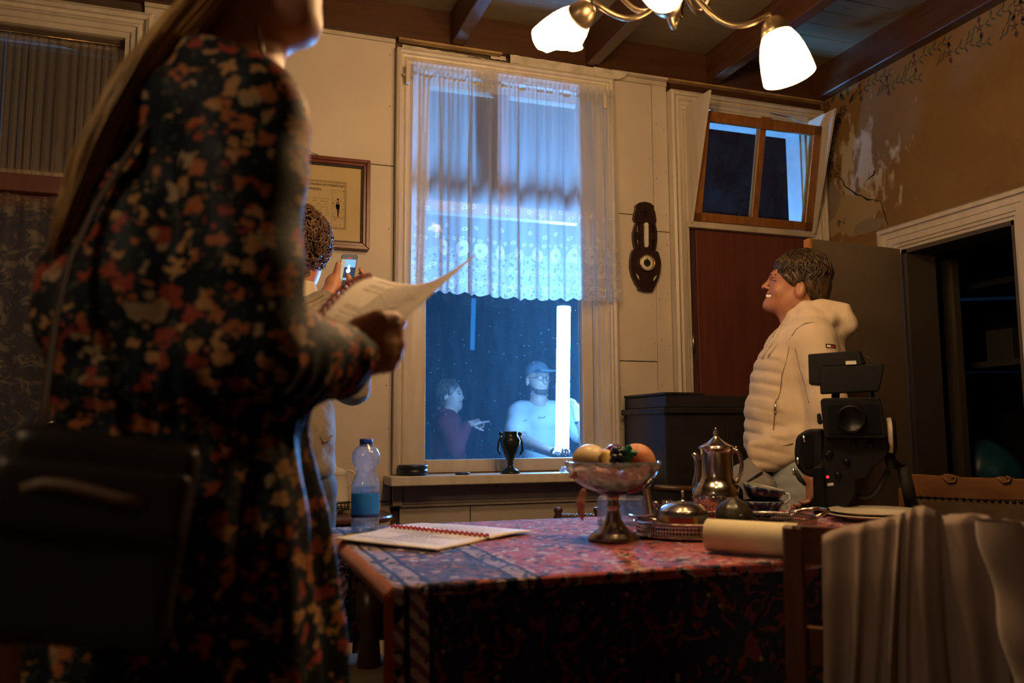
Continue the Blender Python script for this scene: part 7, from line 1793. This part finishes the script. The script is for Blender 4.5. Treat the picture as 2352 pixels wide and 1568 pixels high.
MB().lathe([(.032, -.008), (.034, 0), (.032, .008)], w2 - (U * .9 - R * .25) * .02, n=20, axis=U * .9 - R * .25, cap=False).build('watch', 'black_plastic', mO)
# added glowing bar in the garden that stands in for the tube's reflection
emat('reflection_glow', (0.02, 0.22, 0.75), .7)
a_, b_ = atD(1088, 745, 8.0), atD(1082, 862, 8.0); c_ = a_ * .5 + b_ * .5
t2_ = empty('light_tube', (b_[0], b_[1], GZ), 'thin dim blue bar added in the dark garden for the tube reflection in the glass', 'light tube')  # added stand-in for the reflection, not a second tube
MB().tube([a_ + U * .25, c_], .022, n=12).build('glow_tube', 'reflection_glow', t2_); MB().tube([c_, np.array([b_[0], b_[1], GZ])], .020, n=10).build('added_stand', 'black_plastic', t2_)  # added bar for the reflection, on an added stand

# ------------------------------------------------------------------ woman in the flowered dress, nearest the camera
def floral():
    m, nt, N, L = nodes('flower_print')
    o = N.new('ShaderNodeOutputMaterial'); b = N.new('ShaderNodeBsdfPrincipled'); L.new(b.outputs[0], o.inputs[0]); b.inputs['Roughness'].default_value = .6; b.inputs['Specular IOR Level'].default_value = .2
    tc0 = N.new('ShaderNodeTexCoord'); tc = N.new('ShaderNodeMapping'); tc.inputs['Scale'].default_value = (1, .22, 1); L.new(tc0.outputs['Object'], tc.inputs['Vector'])
    n = N.new('ShaderNodeTexNoise'); n.inputs['Scale'].default_value = 80; n.inputs['Detail'].default_value = 1; L.new(tc.outputs[0], n.inputs[0])
    dm = N.new('ShaderNodeVectorMath'); dm.operation = 'MULTIPLY_ADD'; dm.inputs[1].default_value = (.030, .030, .030); L.new(n.outputs['Color'], dm.inputs[0]); L.new(tc.outputs[0], dm.inputs[2])
    def M_(op, a, b_=None):
        q = N.new('ShaderNodeMath'); q.operation = op
        for i, v in enumerate((a, b_)):
            if v is None: continue
            if isinstance(v, (int, float)): q.inputs[i].default_value = v
            else: L.new(v, q.inputs[i])
        return q.outputs[0]
    def mix(f_, a, c):
        x = N.new('ShaderNodeMix'); x.data_type = 'RGBA'; L.new(f_, x.inputs[0])
        for i, v in ((6, a), (7, c)):
            if isinstance(v, tuple): x.inputs[i].default_value = rgba(v)
            else: L.new(v, x.inputs[i])
        return x.outputs[2]
    def vor(scale):
        v = N.new('ShaderNodeTexVoronoi'); v.inputs['Scale'].default_value = scale; v.inputs['Randomness'].default_value = .85; L.new(dm.outputs[0], v.inputs[0]); return v
    v = vor(44); v2 = vor(70); hs = N.new('ShaderNodeSeparateColor'); L.new(v.outputs['Color'], hs.inputs[0])
    base = (0.006, 0.011, 0.018)
    pet = mix(M_('GREATER_THAN', hs.outputs[0], .45), (0.36, 0.12, 0.04), (0.42, 0.23, 0.09)); pet = mix(M_('GREATER_THAN', hs.outputs[1], .72), pet, (0.28, 0.05, 0.03)); pet = mix(M_('GREATER_THAN', hs.outputs[2], .86), pet, (0.34, 0.24, 0.14))
    col = mix(M_('MULTIPLY', M_('LESS_THAN', v2.outputs['Distance'], .27), .85), base, (0.07, 0.075, 0.05))
    col = mix(M_('LESS_THAN', v.outputs['Distance'], M_('ADD', .34, M_('MULTIPLY', hs.outputs[1], .14))), col, pet)
    col = mix(M_('LESS_THAN', v.outputs['Distance'], .10), col, (0.30, 0.05, 0.02))
    L.new(col, b.inputs['Base Color'])
floral()
f = Fr(430, 1.05, 700); P = f.P; A, R, U = f.A, f.R, f.U; X = f.ax
skinmat('skin_reader', (0.44, 0.215, 0.13), (.42, .1, .08))
pm('bag_leather', (0.010, 0.008, 0.007), (0.016, 0.012, 0.010), scale=20, rough=.4, bump=.2); pm('strap_leather', (0.05, 0.028, 0.016), rough=.5); pm('strap_edge', (0.16, 0.10, 0.07), rough=.5)
s = Sdf()
F2 = X(0, -24)      # head turned a little away
hc = P(566, -116)
def H(a, b, c): return hc + F2[0] * a + F2[1] * b + F2[2] * c      # a forward, b to her left (away), c up
s.el(H(0, 0, .01), (.094, .075, .092), F2, k=.03).el(H(.045, 0, -.045), (.058, .060, .075), F2, k=.03).el(H(.062, 0, -.098), (.034, .040, .026), F2, k=.03).el(H(.080, 0, -.108), (.015, .019, .014), F2, k=.015)
for b in (-.038, .038): s.rc(H(.072, b * .4, -.108), H(.012, b * 1.25, -.085), .016, .020, k=.03)
s.rc(H(.095, 0, -.02), H(.112, 0, -.048), .008, .011, k=.012); s.rc(H(.088, -.018, -.070), H(.088, .018, -.070), .007, k=.008).rc(H(.086, -.016, -.082), H(.086, .016, -.082), .007, k=.008)
s.rc(H(.09, -.03, .0), H(.09, .03, .0), .011, k=.02)
for b in (-.078, .078): s.el(H(-.008, b, -.035), (.016, .010, .030), F2, k=.006)
s.rc(H(-.012, 0, -.075), P(540, 215), .054, .060, k=.04)
s.rc(P(470, 300), P(420, 900), .10, .10, k=.06); s.rc(P(500, 235, -.12), P(500, 235, .12), .05, k=.05); s.rc(P(430, 960), P(430, 1150), .10, .10, k=.03)
ft = [np.array([P(430, 900)[0], P(430, 900)[1], 0]) + A * d + R * e for d, e in ((-.09, .02), (.09, -.05))]
for q, d in zip(ft, (-.085, .085)): hp_ = P(430, 1150, d * .6); s.chain([hp_, (hp_ + q) * .5, q + U * .07], [.06, .05, .036], k=.03); s.rc(q + U * .032, q + U * .03 + R * .16, .034, .028, k=.02)
w_ = P(815, 800, -.03)
s.chain([P(560, 260, -.15), P(575, 800, -.17), w_], [.045, .038, .027], k=.03); s.chain([P(500, 260, .16), P(560, 780, .20), P(730, 800, .16)], [.045, .038, .027], k=.03)
# hand closed on the booklet: back of the hand towards us, thumb on top
s.el(P(850, 786, -.03), (.034, .016, .034), X(8), k=.02).el(P(852, 812, -.028), (.030, .016, .026), X(10), k=.02)
s.chain([P(832, 752, -.035), P(870, 738, -.038), P(900, 736, -.030), P(922, 742, -.018)], [.014, .013, .011, .008], k=.012)
for i, (x0, y0, x1, y1, x2, y2) in enumerate(((868, 762, 910, 766, 898, 780), (870, 786, 914, 791, 900, 804), (866, 809, 908, 815, 892, 827), (858, 830, 894, 838, 878, 848))):
    s.chain([P(x0, y0, -.042), P(x1, y1, -.024), P(x2, y2, .004)], [.0108, .0098, .0078], k=.004)
fg = s.build('person', 'skin_reader', None, h=.005); tag(fg, 'person in a dark flowered dress reading from a script in the foreground', 'person')
# dress
s = Sdf()
s.rc(P(500, 228, -.125), P(500, 228, .125), .058, k=.05).el(P(470, 360), (.112, .15, .13), X(14), k=.05).el(P(405, 540), (.115, .15, .14), X(16), k=.05).el(P(330, 690), (.112, .15, .10), X(16), k=.05).el(P(225, 775), (.066, .12, .050), X(8), k=.05)
s.el(P(470, 720), (.115, .165, .12), k=.08).el(P(430, 900), (.140, .155, .05), k=.05)
s.chain([P(572, 265, -.150), P(566, 420, -.165), P(560, 620, -.172), P(566, 775, -.168)], [.066, .070, .068, .064], k=.014)
s.chain([P(575, 790, -.165), P(670, 812, -.12), P(768, 824, -.055)], [.064, .052, .046], k=.035).rc(P(792, 822, -.040), P(806, 818, -.034), .045, .040, k=.02)
s.chain([P(500, 265, .155), P(545, 600, .185), P(565, 780, .19), P(720, 805, .16)], [.064, .068, .062, .042], k=.04)
s.chain([P(430, 940), P(432, 1100), P(438, 1300), P(440, 1540), P(440, 1850)], [.130, .138, .150, .162, .18], k=.05)
s.rc(H(-.01, 0, -.07), P(545, 150), .060, .058, k=.01, op='s')
o0 = P(430, 1200)
def folds(x, y, z):
    u = (x - o0[0]) * R[0] + (y - o0[1]) * R[1]; v = (x - o0[0]) * A[0] + (y - o0[1]) * A[1]; a = np.arctan2(v, u)
    sk = 1 / (1 + np.exp((z - .98) / .03))
    gather = np.exp(-((z - 1.04) / .05) ** 2)
    d1 = np.sin(60 * (u * .75 + (z - 1.3) * .65) + 3 * np.sin(9 * z + 7 * v)) * (1 - sk)
    return sk * (.010 * np.sin(a * 9 + 1.5 * np.sin(z * 4)) + .005 * np.sin(a * 17 + 2)) + .0045 * d1 + gather * .004 * np.sin(a * 40) + .006 * noise3(x, y, z, 16, 51) * (1 - sk) + .003 * noise3(x, y, z, 40, 52)
dr = s.build('flowered_dress', 'flower_print', fg, h=.0062, disp=folds)
s2 = Sdf().rc(P(806, 782, -.040), P(812, 862, -.036), .030, .030, k=.02); 
r = random.Random(8)
# hair: cap and the long tail falling down the back
s = Sdf().el(H(-.012, 0, .018), (.100, .084, .098), F2, k=.03).el(H(-.07, 0, -.03), (.05, .066, .06), F2, k=.03)
s.el(H(.075, 0, -.055), (.068, .10, .10), F2, k=.01, op='s'); s.el(H(-.005, -.09, -.035), (.02, .03, .032), F2, k=.005, op='s')
s.build('hair', 'hair_long', fg, h=.0055, disp=lambda x, y, z: .003 * noise3(x, y, z * .4, 110, 2))
path = [(560, -60, -.02), (480, 10, -.05), (405, 80, -.07), (335, 165, -.085), (280, 255, -.09), (232, 350, -.09), (196, 440, -.085), (165, 520, -.08), (142, 590, -.075)]
ls = []
for i in range(420):
    a = r.uniform(0, 6.28); q = math.sqrt(r.random()); L = []; end = r.uniform(.72, 1.0); wv = r.uniform(0, 6); am = r.uniform(.2, 1)
    for k in range(15):
        t = k / 14 * end * (len(path) - 1); j = min(int(t), len(path) - 2); u = t - j; p = P(*path[j]) * (1 - u) + P(*path[j + 1]) * u
        tt = t / (len(path) - 1); rad = (.050 * (1 - tt) ** .6 + .012) * q
        L.append(p + (R * .75 + U * .6) * rad * math.cos(a) + A * rad * 1.2 * math.sin(a) + (R * .7 + U * .5) * .006 * am * math.sin(tt * 14 + wv))
    ls.append(L)
ls += cap_strands(H(-.012, 0, .018), F2, (.101, .085, .099), 260, lambda p: (.95 if math.cos(p) > .7 else (1.6 if math.cos(p) > 0 else 2.2)), 13, jit=.003, wave=.05)
strands('hair_locks', 'hair_long', fg, ls, .0030, .0012)
MB().tube([P(590, 60, -.075), P(600, 110, -.070), P(612, 150, -.068)], [.004, .003, .001], n=5).build('loose_lock', 'hair_long', fg)
# shoulder bag
bg_ = empty('shoulder_bag', P(230, 1290, -.22), 'black leather shoulder bag hanging at the hip of the flowered dress', 'bag')
s = Sdf().box(P(215, 1230, -.235), (.066, .028, .080), X(8), rad=.014, k=.01); s.build('bag_body', 'bag_leather', bg_, h=.006, disp=lambda x, y, z: .003 * noise3(x, y, z, 26, 61))
s = Sdf().box(P(216, 1145, -.245), (.071, .032, .024), X(8), rad=.010, k=.01); s.build('flap', 'bag_leather', bg_, h=.006)
MB().tube([P(52, 1122, -.285), P(100, 1110, -.288), P(150, 1114, -.290), P(210, 1128, -.290), (P(270, 1146, -.290)), P(330, 1154, -.285)], .0055, n=8).build('carry_handle', 'strap_edge', bg_)
MB().tube([P(470, 150, -.10), P(330, 300, -.135), P(220, 470, -.150), P(160, 600, -.16), P(128, 740, -.17), P(106, 900, -.19), P(92, 1075, -.24)], .0075, n=8, flat=.4).build('shoulder_strap', 'strap_leather', bg_)

# the script in the hand
sb = empty('script_book', atD(880, 720, 1.10), 'curled script with red comb binding held up by the person in flowered dress', 'book')
ca, cb_, cc_, cd = atD(737, 727, 1.07), atD(855, 634, 1.33), atD(1092, 582, 1.40), atD(916, 738, 1.10)
def pg(u, v):
    p = (ca * (1 - v) + cb_ * v) * (1 - u) + (cd * (1 - v) + cc_ * v) * u
    return p + U * (-.030 * math.sin(math.pi * u) * (.35 + .65 * v) + .012 * math.sin(math.pi * v) * (1 - u))
MB().grid(pg, 24, 24, thick=U * -.0035).build('pages', 'paper', sb)
tl_ = MB(); r = random.Random(15)
for i in range(26):
    v = .06 + .88 * i / 26; u = .12 + r.choice((0, .18)); e = r.uniform(.5, .9)
    while u < e:
        l = r.uniform(.03, .08); q = [np.array(pg(a, b)) + U * .0006 for a, b in ((u, v), (min(u + l, .95), v), (min(u + l, .95), v + .010), (u, v + .010))]; tl_.add(q, [(0, 1, 2, 3)]); u += l + .014
tag(tl_.build('printed_lines', 'print_grey', sb), kind='stuff')
for i in range(13):
    v = (i + .5) / 13; c = np.array(pg(0, v)) - R * .003; dv = np.array(pg(0, min(1, v + .02))) - np.array(pg(0, max(0, v - .02))); dv /= np.linalg.norm(dv); q = np.cross(dv, U); q /= np.linalg.norm(q)
    MB().tube([c + .0042 * (math.cos(t) * q + math.sin(t) * U) for t in np.linspace(0, 2 * math.pi, 9)], .0022, n=5, cap=False).build('comb_ring', 'red_plastic', sb)
